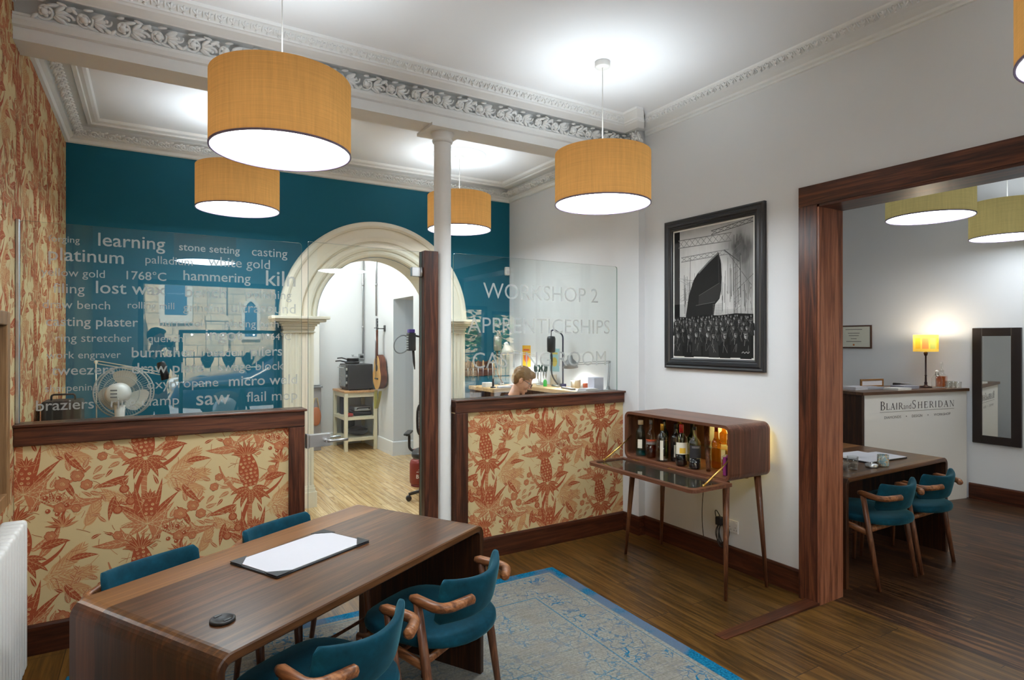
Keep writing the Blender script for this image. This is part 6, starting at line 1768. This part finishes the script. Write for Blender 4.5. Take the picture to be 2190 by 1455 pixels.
# door curtain rod foot near pilaster
b = MB(); b.cyl((1.45, 6.46, .01), (1.37, 6.62, .24), .009, n=8); b.rbox(1.43, 1.49, 6.44, 6.475, 0, .02, .004); b.cyl((1.37, 6.62, .24), (1.33, 6.70, 0.0), .009, n=8); single('folding_stand', b, BLACK, 'foot of a black folding stand just behind the fluted pilaster', 'stand')
# ================================================================== SHOWROOM
INK = plain('dark_print_ink', srgb(52, 46, 46), .6)
CW_ = plain('white_counter_laminate', srgb(222, 221, 216), .45, noise_amt=.01)
RZC = math.atan2(-.183, .983)
P0 = (5.785, 3.132)
t = thing('reception_counter', 'white fronted reception counter with walnut top and printed shop name', 'counter', (P0[0], P0[1], 0), RZC)
ct = [(-.035, -.02), (1.462, -.02), (1.462, .02), (1.36, .56), (-.035, .56)]
b = MB(); b.prism(ct, lambda a, c, d: (a, c, d), 1.106, 1.134); part('worktop', b, TABLE, t)
b = MB(); b.rbox(-.03, .0, .0, .54, 0, 1.105, .002); part('end_panel', b, TABLEZ, t)
b = MB(); b.rbox(.001, 1.445, -.004, .018, 0, 1.105, .002); part('front_panel', b, CW_, t)
b = MB(); b.rbox(.0, 1.33, .30, .315, .12, .14, .001); b.rbox(.0, 1.33, .30, .53, .60, .62, .001); part('inner_shelf', b, TABLE, t)
fc = lambda u, v: (u, -.0052, v)
def glyph(mb, ch, x, z, h, w, fn):
    """narrow serif capital drawn from strokes; thick stems, thin hairlines"""
    T, t_n, S = .15 * h, .055 * h, .055 * h
    def q(p): mb.add([fn(x + a * w, z + c * h) for a, c in p], [tuple(range(len(p)))])
    def stem(a, c0=0, c1=1, tw=T, ser=(1, 1)):
        e = tw / w / 2
        q([(a - e, c0), (a + e, c0), (a + e, c1), (a - e, c1)])
        for k_, c, s_ in ((0, c0, 1), (1, c1, -1)):
            if ser[k_]: q([(a - e - .10, c), (a + e + .10, c), (a + e + .02, c + s_ * S / h), (a - e - .02, c + s_ * S / h)])
    def bar(a0, a1, c, tw=t_n): q([(a0, c - tw / h / 2), (a1, c - tw / h / 2), (a1, c + tw / h / 2), (a0, c + tw / h / 2)])
    def diag(a0, c0, a1, c1, tw):
        e = tw / w / 2; q([(a0 - e, c0), (a0 + e, c0), (a1 + e, c1), (a1 - e, c1)])
    def bowl(ax, cy, rx, ry, d0=-90, d1=90, thick=T, thin=t_n, n=14):
        for i in range(n):
            A = [R(d0 + (d1 - d0) * (i + j) / n) for j in (0, 1)]
            pts = []
            for a in A:
                tk = thin + (thick - thin) * abs(math.cos(a)) ** 1.3
                pts.append(((ax + rx * math.cos(a), cy + ry * math.sin(a)), (ax + (rx - tk / w) * math.cos(a), cy + (ry - min(tk, thin * 1.2) / h) * math.sin(a))))
            q([pts[0][0], pts[1][0], pts[1][1], pts[0][1]])
    if ch == 'B': stem(.22); bar(.2, .5, .97); bar(.2, .55, .52); bar(.2, .55, .03); bowl(.48, .755, .36, .24); bowl(.52, .265, .42, .27)
    elif ch == 'L': stem(.24); bar(.2, .92, .03); q([(.92, 0), (.97, .26), (.91, .26), (.82, .03)])
    elif ch == 'A': diag(.12, 0, .50, 1.0, t_n * 1.1); diag(.86, 0, .50, 1.0, T); bar(.25, .72, .36); bar(0, .26, .025, S); bar(.70, 1.02, .025, S)
    elif ch == 'I': stem(.5)
    elif ch == 'R': stem(.22); bar(.2, .5, .97); bar(.2, .5, .48); bowl(.46, .725, .38, .27); diag(.95, 0, .52, .48, T); bar(.84, 1.08, .025, S)
    elif ch == 'S':
        bowl(.5, .74, .36, .27, 40, 250, T * .8, t_n); bowl(.5, .27, .38, .28, -140, 70, T * .8, t_n)
        diag(.66, .45, .34, .60, T * 1.2); q([(.80, .72), (.86, .98), (.80, .98), (.74, .84)]); q([(.12, .30), (.17, .03), (.11, .03), (.08, .30)])
    elif ch == 'H': stem(.2); stem(.82); bar(.2, .82, .52)
    elif ch == 'E': stem(.24); bar(.2, .88, .97); bar(.2, .74, .52); bar(.2, .92, .03); q([(.92, 0), (.97, .24), (.91, .24), (.83, .03)]); q([(.86, 1), (.90, .80), (.85, .80), (.78, .97)])
    elif ch == 'D': stem(.2); bar(.2, .5, .97); bar(.2, .5, .03); bowl(.46, .5, .5, .5)
    elif ch == 'N': stem(.16, tw=t_n * 1.1); stem(.86, tw=t_n * 1.1, ser=(0, 1)); diag(.86, 0, .14, 1.0, T)
b = MB()
x = .204
for ch, h, w in (('B', .083, .070), ('L', .064, .052), ('A', .064, .062), ('I', .064, .030), ('R', .064, .062)):
    glyph(b, ch, x, .955, h, w, fc); x += w + .008
part('lettering_blair', b, INK, t)
part('lettering_and', text_mb('and', fc, .520, .625, .955, 0, -.012), INK, t)
b = MB(); x = .636
for ch, h, w in (('S', .083, .062), ('H', .064, .074), ('E', .064, .058), ('R', .064, .062), ('I', .064, .030), ('D', .064, .070), ('A', .064, .066), ('N', .064, .070)):
    glyph(b, ch, x, .955, h, w, fc); x += w + .0175
part('lettering_sheridan', b, INK, t)
b = MB(); b.rbox(.200, 1.250, -.0054, -.0042, .9335, .9355, .0002); part('printed_rule', b, INK, t)
for s_, a, c in (('DIAMONDS', .259, .486), ('DESIGN', .637, .782), ('WORKSHOP', .95, 1.194)): part('lettering_' + s_.lower(), text_mb(s_, fc, a, c, .870, 0, -.008, size=.036), INK, t)
for a in (.56, .866):
    b = MB(); b.lathe([(0, 0), (.006, 0)], n=10); b.v = [(a + p[0], -.0052, .883 + p[1]) for p in b.v]; part('printed_dot', b, INK, t)
def oncounter(px, py, z=1.1345): return (px, py, z)
# lamp on the counter
t = thing('table_lamp', 'lit table lamp with patchwork yellow shade standing on the reception counter', 'lamp', (6.95, 3.13, 1.1345))
b = MB(); b.lathe([(0, 0), (.055, 0), (.055, .01), (.02, .018), (.012, .035), (.016, .045), (.010, .06), (.008, .12), (.014, .125), (.008, .13), (.008, .33), (.014, .335), (.02, .36), (.012, .375), (0, .375)], n=20); part('stem', b, plain('dark_bronze', srgb(52, 28, 26), .4, metal=.3), t)
t_ = NT('patchwork_shade')
tc = t_.n('TexCoord'); sp = t_.n('SeparateXYZ', {0: tc.outputs['Object']})
ang = t_.n('Math', {0: sp.outputs[1], 1: sp.outputs[0]}, operation='ARCTAN2').outputs[0]
wn = t_.n('TexWhiteNoise', {'W': t_.mth('FLOOR', t_.mth('MULTIPLY', ang, 1.6))}, noise_dimensions='1D').outputs[0]
pc = t_.ramp(wn, [(0.0, srgb(214, 176, 60)), (.35, srgb(170, 190, 110)), (.6, srgb(226, 130, 80)), (.85, srgb(230, 200, 90))])
inb_ = t_.mth('MULTIPLY', t_.mth('GREATER_THAN', t_.mth('FRACT', t_.mth('MULTIPLY', ang, 1.6)), .2), t_.mth('LESS_THAN', t_.mth('ABSOLUTE', t_.mth('SUBTRACT', sp.outputs[2], .46)), .055))
col_ = t_.mixc(inb_, srgb(226, 196, 90), pc)
t_.surf(t_.n('MixShader', {0: .28, 1: t_.n('BsdfDiffuse', {'Color': col_}).outputs[0], 2: t_.n('BsdfTranslucent', {'Color': col_}).outputs[0]}).outputs[0])
b = MB(); b.lathe([(.112, .375), (.112, .55)], n=36); part('lamp_shade', b, t_.m, t)
b = MB(); b.ell((0, 0, .46), (.026, .026, .036), 14, 10); part('bulb', b, emit('warm_bulb', (1, .80, .50), 1.6), t)
l = bpy.data.lights.new('table_bulb', 'POINT'); l.energy = 4.5; l.color = (1, .86, .66); l.shadow_soft_size = .03
lo = bpy.data.objects.new('table_bulb', l); COL.objects.link(lo); lo.parent = t; lo.location = (0, 0, .558)
# glassware on the counter
CRYS = glassmat('crystal', (.93, .94, .93), 1.55)
t = thing('decanter', 'square glass decanter of amber spirit with ring stopper on the counter', 'decanter', (7.06, 3.03, 1.1345), R(10))
b = MB(); b.rbox(-.06, .06, -.045, .045, 0, .135, .01); b.lathe([(.04, .135), (.024, .15), (.02, .17), (.026, .178)], n=18); part('glass_body', b, CRYS, t)
b = MB(); b.rbox(-.053, .053, -.038, .038, .010, .120, .006); part('spirit', b, AMBERL, t)
b = MB(); b.tube([(.03 * math.cos(a) * (1 if a < 4.3 else .8), 0, .23 + .034 * math.sin(a)) for a in [i * .32 - 1.2 for i in range(17)]], .009, 8); b.lathe([(.017, .165), (.022, .182), (0, .196)], n=14); part('stopper', b, CRYS, t)
t = thing('swing_top_bottle', 'clear swing top bottle beside the lamp on the counter', 'bottle', (6.935, 3.02, 1.1345))
b = MB(); b.lathe([(0, .002), (.045, .002), (.047, .01), (.047, .10), (.03, .13), (.016, .145), (.015, .165), (.019, .17)], n=24); part('glass_body', b, CRYS, t)
b = MB(); b.lathe([(.014, .165), (.016, .18), (0, .188)], n=14); part('stopper', b, WPLAS, t)
b = MB(); b.tube([(-.02, 0, .15), (-.035, 0, .13), (-.03, 0, .16), (0, 0, .19), (.03, 0, .16), (.035, 0, .13), (.02, 0, .15)], .0018, 6); part('wire_bail', b, BLACK, t)
for k, (x, y) in enumerate(((7.035, 2.955), (7.10, 2.945), (7.145, 2.985), (7.085, 2.895))):
    t = thing('tumbler', 'small clear tumbler standing in front of the amber decanter on the counter', 'glass', (x, y, 1.1345), 0, 'small tumblers by the decanter')
    b = MB(); b.lathe([(0, .006), (.027, .006), (.033, .07), (.035, .07), (.030, 0), (0, 0)], n=22); part('glass_wall', b, CRYS, t)
b = MB(); b.rbox(-.05, .05, -.09, .09, 0, .045, .008); b.v = [(p[0], p[1], p[2] * (1.0 if p[1] > 0 else .5)) for p in b.v]
o = on('card_reader', b, BLACK, 'black card reader between the lamp and the magazines on the counter', 'card reader', (6.79, 3.27, 1.1345)); o.rotation_euler = (0, 0, R(70))
b = MB(); b.rbox(-.03, .03, -.05, .0, .046, .047, .0003); sub('screen', b, plain('pale_lcd', srgb(170, 172, 200), .3), o)
t = thing('picture_frame', 'small oak picture frame seen over the magazines on the counter', 'frame', (6.52, 3.45, 1.1345), R(-12))
b = MB()
for x0, x1, z0, z1 in ((-.16, -.142, 0, .085), (.142, .16, 0, .085), (-.142, .142, .067, .085), (-.142, .142, 0, .018)): b.rbox(x0, x1, -.008, .008, z0, z1, .002)
part('frame', b, wood('oak_frame', srgb(100, 70, 38), srgb(140, 100, 56), srgb(170, 128, 78), 'x'), t)
b = MB(); b.box(-.142, .142, -.003, .003, .018, .067); part('mount', b, PAPER, t)
MG = [plain('magazine_cover_%d' % i, c, .4) for i, c in enumerate((srgb(198, 198, 204), srgb(168, 170, 178), srgb(214, 212, 206), srgb(150, 152, 164)))]
for k, (x, y, r, n, lab) in enumerate(((6.03, 3.36, 8, 3, 'thick pale brochure at the walnut end of the counter'), (6.27, 3.34, -4, 2, 'open grey magazine in the middle of the counter'), (6.36, 3.12, 4, 2, 'pale magazine lying nearer the front edge of the counter'), (6.60, 3.17, -4, 3, 'white brochure stack beside the card reader on the counter'))):
    b = MB()
    for i in range(n): b.rbox(-.105 + .003 * i, .105 + .002 * i, -.075, .075, i * .011, i * .011 + .010, .002)
    o = on('brochure', b, MG[k], lab, 'brochure', (x, y, 1.1345)); o.rotation_euler = (0, 0, R(r - 10))
# mirror and certificate
t = thing('wall_mirror', 'tall mirror in a wide dark frame on the far showroom wall', 'mirror', (7.25, 2.62, 1.17))
y0, y1, z0, z1 = 2.417, 2.822, .583, 1.752; f = .082
b = MB()
for a, c, d, e in ((y0, y0 + f, z0, z1), (y1 - f, y1, z0, z1), (y0 + f, y1 - f, z0, z0 + f), (y0 + f, y1 - f, z1 - f, z1)): b.rbox(7.218, 7.249, a, c, d, e, .004)
part('frame', b, plain('wenge_frame', srgb(34, 24, 20), .4), t, True)
b = MB(); b.box(7.228, 7.24, y0 + f - .003, y1 - f + .003, z0 + f - .003, z1 - f + .003); part('mirror_glass', b, plain('mirror_silver', (.82, .83, .80), .02, metal=1.0, noise_amt=0), t, True)
t = thing('certificate', 'framed certificate on the showroom wall above the counter', 'certificate', (7.25, 4.05, 1.67))
y0, y1, z0, z1 = 3.832, 4.25, 1.533, 1.808; f = .016
b = MB()
for a, c, d, e in ((y0, y0 + f, z0, z1), (y1 - f, y1, z0, z1), (y0 + f, y1 - f, z0, z0 + f), (y0 + f, y1 - f, z1 - f, z1)): b.rbox(7.232, 7.249, a, c, d, e, .002)
part('frame', b, plain('mahogany_frame', srgb(76, 46, 30), .4), t, True)
b = MB(); b.box(7.238, 7.246, y0 + f, y1 - f, z0 + f, z1 - f); part('paper', b, plain('certificate_paper', srgb(214, 214, 200), .6), t, True)
fq = lambda u, v: (7.2375, -u, v)
b = MB()
for w_, z in ((.20, 1.757), (.14, 1.712), (.12, 1.682), (.07, 1.645), (.18, 1.612)):
    b = MB(); b.box(7.2370, 7.2378, 4.041 - w_ / 2, 4.041 + w_ / 2, z, z + .0055); part('printed_line', b, INK, t, True)
b = MB(); b.lathe([(0, 0), (.012, 0)], n=16); b.v = [(7.2374, 4.041 + p[0], 1.575 + p[1]) for p in b.v]; part('seal', b, plain('orange_seal', srgb(206, 130, 80), .6), t, True)
# things on the showroom table
for k, (x, y, lab) in enumerate(((4.185, 2.345, 'clear water tumbler on the showroom table beside the tin'), (4.10, 2.37, 'clear water tumbler on the showroom table, half hidden by the jamb'))):
    t = thing('tumbler', lab, 'glass', (x, y, .7255))
    b = MB(); b.lathe([(0, .008), (.028, .008), (.0345, .092), (.0365, .092), (.031, .0), (0, 0)], n=24); part('glass_wall', b, CRYS, t)
    b = MB(); b.lathe([(0, .009), (.0275, .009), (.0305, .045), (0, .045)], n=24); part('water', b, glassmat('water_%d' % k, (.95, .97, .97), 1.33), t)
t = thing('tin', 'small round steel tin on the showroom table beside the mug', 'tin', (4.375, 2.318, .7255))
b = MB(); b.lathe([(0, 0), (.038, 0), (.04, .003), (.04, .014), (.038, .018)], n=28); part('base', b, STEEL, t)
b = MB(); b.lathe([(.041, .012), (.041, .022), (.03, .027), (0, .026)], n=28); b.ell((0, 0, .028), (.009, .009, .007), 10, 6); part('lid', b, STEEL, t)
t = thing('mug', 'pale blue mug with ochre swirls on the showroom table', 'mug', (4.495, 2.302, .7255))
t_ = NT('swirled_mug_glaze')
n_ = t_.n('TexNoise', {'Vector': t_.obj(), 'Scale': 22.0, 'Detail': 2.0, 'Distortion': 1.5}).outputs[0]
t_.bsdf(Base_Color=t_.ramp(n_, [(.42, srgb(140, 170, 180)), (.5, srgb(200, 200, 180)), (.56, srgb(190, 140, 70)), (.62, srgb(130, 165, 185))]), Roughness=.25)
b = MB(); b.lathe([(0, 0), (.034, 0), (.037, .004), (.037, .078), (.034, .08), (.034, .008), (0, .006)], n=28); part('cup', b, t_.m, t)
b = MB(); b.tube([(-.035 - .022 * math.sin(a), .0, .042 + .025 * math.cos(a)) for a in [i * pi / 8 for i in range(9)]], .005, 8); part('handle', b, t_.m, t)
t = thing('presentation_board', 'white card on a black board lying on the showroom table', 'board', (4.72, 2.49, .7255), R(-4))
b = MB(); b.rbox(-.23, .23, -.12, .12, 0, .008, .001); part('backing', b, BLACK, t)
b = MB(); b.rbox(-.227, .227, -.117, .117, .0082, .0125, .0008); part('sheet', b, PAPER, t)
def sheet(lab, x, y, z, r, w, h, curl):
    b = MB()
    b.grid(lambda u, v: ((u - .5) * w, (v - .5) * h, curl * max(0, .35 - u) ** 2 * 2.2 * (.3 + v)), 18, 8)
    n = len(b.v); b.v += [(p[0], p[1], p[2] + .0008) for p in b.v]; b.f += [tuple(i + n for i in f) for f in b.f]; b.m += b.m; b.s += b.s
    o = on('paper_sheet', b, PAPER, lab, 'paper', (x, y, z)); o.rotation_euler = (0, 0, R(r)); return o
sheet('curled white sheet at the back of the showroom table', 4.50, 2.80, .7262, 6, .42, .24, .85)
sheet('flat white sheet lying over the white card on the showroom table', 4.66, 2.60, .7392, -8, .36, .20, .0)

# ================================================================== SHOP WINDOW DISPLAY (mirrored in the glass)
t = thing('display_case', 'black framed jewellery display case standing in the shop window', 'display case', (.89, -.66, 0))
b = MB(); x0, x1, ya, yb, za, zb = .32, 1.46, -.775, -.555, 1.03, 1.74
for x in (x0, x1):
    for y in (ya, yb): b.rbox(x - .02, x + .02, y - .02, y + .02, 0, zb, .004)
for y in (ya, yb):
    for z in (za, zb): b.rbox(x0, x1, y - .02, y + .02, z - .02, z + .02, .004)
for x in (x0, x1):
    for z in (za, zb): b.rbox(x - .02, x + .02, ya, yb, z - .02, z + .02, .004)
part('frame', b, BLACKM, t, True)
b = MB(); b.box(x0, x1, ya, yb, za - .006, za + .006); b.box(x0 + .02, x1 - .02, ya, yb, 1.27, 1.278); part('shelf', b, glassmat('case_shelf', (.85, .93, .88)), t, True)
for k in range(6):
    b = MB(); b.ell((.44 + k * .18, -.57, 1.70), .013, 10, 8); part('spot_lamp', b, emit('case_spot_%d' % k, (1, .98, .95), 14), t, True)
for k, x in enumerate((.62, .87, 1.10)):
    t = thing('jewellery_bust', 'black velvet necklace bust in the shop window display case', 'bust', (x, -.665, 1.2785), 0, 'necklace busts in the display case')
    b = MB()
    for sgn_ in (1,):
        b.prism([(-.03, 0), (.03, 0), (.075, .10), (.078, .125), (.05, .145), (.03, .16), (.024, .19), (-.024, .19), (-.03, .16), (-.05, .145), (-.078, .125), (-.075, .10)], lambda a, c, d: (a, d + .05 * (.1 - c), c), -.012, .025, 0, True)
    part('form', b, LEATHER, t)
    b = MB(); b.tube([(.045 * math.sin(a), .032, .10 - .045 * math.cos(a) + .02) for a in [i * .35 - 2 for i in range(12)]], .002, 5); part('necklace', b, STEEL, t)
t = thing('camera_tripod', 'black camera tripod standing near the shop window', 'tripod', (.98, -.20, 0))
for k in range(3):
    a = R(90 + 120 * k); b = MB(); b.tube([(.02 * math.cos(a), .02 * math.sin(a), .98), (.17 * math.cos(a), .17 * math.sin(a), .5), (.33 * math.cos(a), .33 * math.sin(a), .012)], [.016, .013, .010], 8); part('leg', b, BLACK, t)
b = MB(); b.cyl((0, 0, .70), (0, 0, 1.02), .014, n=10); b.ell((0, 0, 1.0), (.035, .035, .03), 12, 8); b.rbox(-.03, .03, -.03, .03, 1.03, 1.05, .004); part('head', b, BLACK, t)

# ================================================================== STREET (seen only as a reflection)
def brick(name, c1, c2, m, w, h):
    q = NT(name); tc = q.n('TexCoord'); mp = q.n('Mapping', {'Vector': tc.outputs['Object'], 'Rotation': (R(90), 0, 0)})
    br = q.n('TexBrick', {'Vector': mp.outputs[0], 'Color1': c1, 'Color2': c2, 'Mortar': m, 'Scale': 1.0, 'Mortar Size': .012, 'Brick Width': w, 'Row Height': h})
    n = q.n('TexNoise', {'Vector': tc.outputs['Object'], 'Scale': 3.0, 'Detail': 5.0}).outputs[0]
    q.bsdf(Base_Color=q.mixc(q.ramp(n, [(.35, 0.0), (.7, .45)]), br.outputs[0], srgb(140, 128, 112)), Roughness=.9); return q.m
STONE = brick('sandstone_blocks', srgb(226, 204, 168), srgb(206, 188, 160), srgb(160, 150, 132), .62, .30)
ASPH = plain('grey_asphalt', srgb(150, 152, 158), .9, noise_amt=.1, nscale=4); PAVE = plain('pavement_slabs', srgb(190, 188, 182), .9, noise_amt=.08, nscale=3)
b = MB(); b.box(-14, 22, -9.2, -2.6, .05, .13); struct('road', b, ASPH)
b = MB(); b.box(-14, 22, -2.6, -.96, .13, .23); struct('pavement_near', b, PAVE)
b = MB(); b.box(-14, 22, -11.4, -9.2, .10, .22); struct('pavement_far', b, PAVE)
t = thing('church', 'sandstone church with lancet windows across the street, mirrored in the glass', 'church', (3, -11.4, 0))
b = MB(); b.box(-12, 18, -12.6, -11.4, -.1, 7.0); part('facade', b, STONE, t, True)
LEADED = plain('leaded_glass', srgb(70, 100, 130), .2, spec=.8)
def lancet(x, w, zs, zt, pointed):
    n = 8; h = zt - w * .9
    pl = [(x - w / 2, zs), (x + w / 2, zs), (x + w / 2, h)]
    if pointed:
        pl += [(x + w / 2 - w / 2 * (i / n) ** 1.6, h + (zt - h) * (1 - (1 - i / n) ** 1.5)) for i in range(1, n)] + [(x, zt)] + [(x - w / 2 + w / 2 * (i / n) ** 1.6, h + (zt - h) * (1 - (1 - i / n) ** 1.5)) for i in range(n - 1, 0, -1)] + [(x - w / 2, h)]
    else: pl = [(x - w / 2, zs), (x + w / 2, zs), (x + w / 2, zt), (x - w / 2, zt)]
    b = MB(); b.prism(pl, lambda a, c, d: (a, d, c), -11.40, -11.39); wn_ = part('lancet_window', b, LEADED, t, True)
    cx_, cz = x, (zs + zt) / 2
    big = [(cx_ + (a - cx_) * 1.5, cz + (c - cz) * 1.16) for a, c in pl]; k = len(pl)
    b = MB(); b.add([(a, -11.33, c) for a, c in big] + [(a, -11.33, c) for a, c in pl] + [(a, -11.40, c) for a, c in big] + [(a, -11.39, c) for a, c in pl],
        [(i, (i + 1) % k, k + (i + 1) % k, k + i) for i in range(k)] + [(2 * k + i, 2 * k + (i + 1) % k, (i + 1) % k, i) for i in range(k)] + [(k + i, k + (i + 1) % k, 3 * k + (i + 1) % k, 3 * k + i) for i in range(k)])
    b.build('stone_surround', plain('pale_dressed_stone', srgb(214, 206, 190), .85), wn_, t.location)
lancet(.60, .55, 2.35, 5.2, True); lancet(2.55, .34, 1.75, 2.80, True); lancet(4.8, .6, 2.3, 5.0, True); lancet(-1.9, .6, 2.3, 5.0, True); lancet(8.0, .6, 2.3, 5.0, True)
for x in (-.45, 1.62, 3.6, 6.4, 9.6):
    b = MB(); b.box(x - .28, x + .28, -11.4, -10.95, -.03, 2.3); b.box(x - .36, x + .36, -11.4, -10.85, -.03, .9); b.box(x - .24, x + .24, -11.4, -11.1, 2.3, 5.5); b.box(x - .30, x + .30, -11.4, -10.92, 2.2, 2.34); part('buttress', b, STONE, t, True)
t = thing('iron_railing', 'black iron railing along the church pavement, mirrored in the glass', 'railing', (3, -10.4, .22))
b = MB()
for z in (.15, .95): b.box(-9, 9, -.015, .015, z, z + .03)
for k in range(90): b.cyl((-9 + .2 * k, 0, 0), (-9 + .2 * k, 0, 1.12), .010, n=5)
part('railings', b, BLACKM, t)
t = thing('car', 'dark blue parked car on the street, mirrored in the etched glass screen', 'car', (2.45, -4.3, .13))
NAVYC = plain('navy_car_paint', srgb(24, 38, 70), .15, spec=.8, coat=.8); TYRE = plain('tyre_rubber', (.02, .02, .02), .8)
sec = [(-2.2, .42, .52, .78), (-2.1, .34, .78, .80), (-1.7, .30, .90, .86), (-.95, .30, .98, .88), (-.35, .30, 1.42, .70), (.4, .30, 1.50, .68), (1.2, .30, 1.44, .68), (1.75, .30, 1.05, .84), (2.05, .34, .96, .82), (2.15, .45, .60, .78)]
def carf(u, v):
    i = u * (len(sec) - 1); i0 = min(int(i), len(sec) - 2); f = i - i0
    X, zb_, zt_, w_ = [sec[i0][k] * (1 - f) + sec[i0 + 1][k] * f for k in range(4)]
    a = 2 * pi * v; c, s_ = math.cos(a), math.sin(a)
    yy = math.copysign(abs(c) ** .45, c); zz = math.copysign(abs(s_) ** .5, s_)
    belt = .90
    zm = (zb_ + zt_) / 2; z = zm + zz * (zt_ - zb_) / 2
    wy = .86 if z < belt else .86 - (.86 - w_) * (z - belt) / max(.05, zt_ - belt)
    return (X, yy * wy, z)
b = MB(); b.grid(carf, 36, 32); b.grid(lambda u, v: (-2.2, (u - .5) * 1.2, .44 + .06 * v), 2, 2); part('bodywork', b, NAVYC, t)
GLC = plain('car_window_glass', srgb(36, 46, 56), .06, spec=.9)
for s_ in (-1, 1):
    for xa, xb in ((-.42, .35), (.42, 1.3)):
        b = MB(); b.prism([(xa - .25 if xa < 0 else xa, .98), (xb, .98), (xb - (.2 if xb > 1 else 0), 1.36), (xa + .1 if xa < 0 else xa, 1.36)], lambda a, c, d: (a, s_ * (d - (c - .98) * .30), c), .80, .885); part('side_window', b, GLC, t)
b = MB(); b.add([(-1.0, -.72, 1.0), (-1.0, .72, 1.0), (-.42, .60, 1.405), (-.42, -.60, 1.405)], [(0, 1, 2, 3)]); part('windscreen', b, GLC, t)
for x in (-1.35, 1.3):
    for s_ in (-1, 1):
        b = MB(); w_ = MB(); w_.lathe([(0, -.09), (.28, -.09), (.32, -.06), (.32, .06), (.28, .09), (0, .09)], n=24); b.add([(x + p[0], s_ * .80 + p[2], .32 + p[1]) for p in w_.v], w_.f, 0, True); wh = part('wheel', b, TYRE, t)
        b = MB(); w_ = MB(); w_.lathe([(0, .10), (.06, .10), (.20, .095), (.21, .08)], n=20); b.add([(x + p[0], s_ * (.80 + p[2] * 1.0), .32 + p[1]) for p in w_.v], w_.f, 0, True); sub('hubcap', b, STEEL, wh)
for s_ in (-1, 1):
    b = MB(); b.ell((-2.02, s_ * .62, .72), (.16, .14, .09), 14, 8); part('headlight', b, plain('headlight_lens', srgb(220, 226, 230), .1, spec=.9), t)
b = MB(); b.rbox(-2.235, -2.20, -.26, .26, .47, .58, .004); part('number_plate', b, WPLAS, t)
t = thing('street_tree', 'green street tree outside the showroom window, mirrored in the glass', 'tree', (8.2, -7.5, -.15))
b = MB(); b.tube([(0, 0, 0), (.05, .02, 1.2), (0, .05, 2.2)], [.14, .11, .08], 10); part('trunk', b, OLDW, t)
LEAFM = plain('green_leaves', srgb(84, 120, 60), .7, noise_amt=.3, nscale=8)
b = MB(); q_ = random.Random(3)
for k in range(1400):
    d = Vector((q_.gauss(0, 1), q_.gauss(0, 1), q_.gauss(0, .9))); d = d.normalized() * (1.0 + .5 * q_.random()) * 1.1
    p = Vector((0, 0, 2.8)) + d; s_ = .13; r_ = Matrix.Rotation(q_.random() * 6, 3, 'Z') @ Matrix.Rotation(q_.random() * 3, 3, 'X')
    b.add([p + r_ @ Vector(c) for c in ((-s_, 0, 0), (0, -s_ * .5, 0), (s_, 0, 0), (0, s_ * .5, 0))], [(0, 1, 2, 3)])
part('crown', b, LEAFM, t)
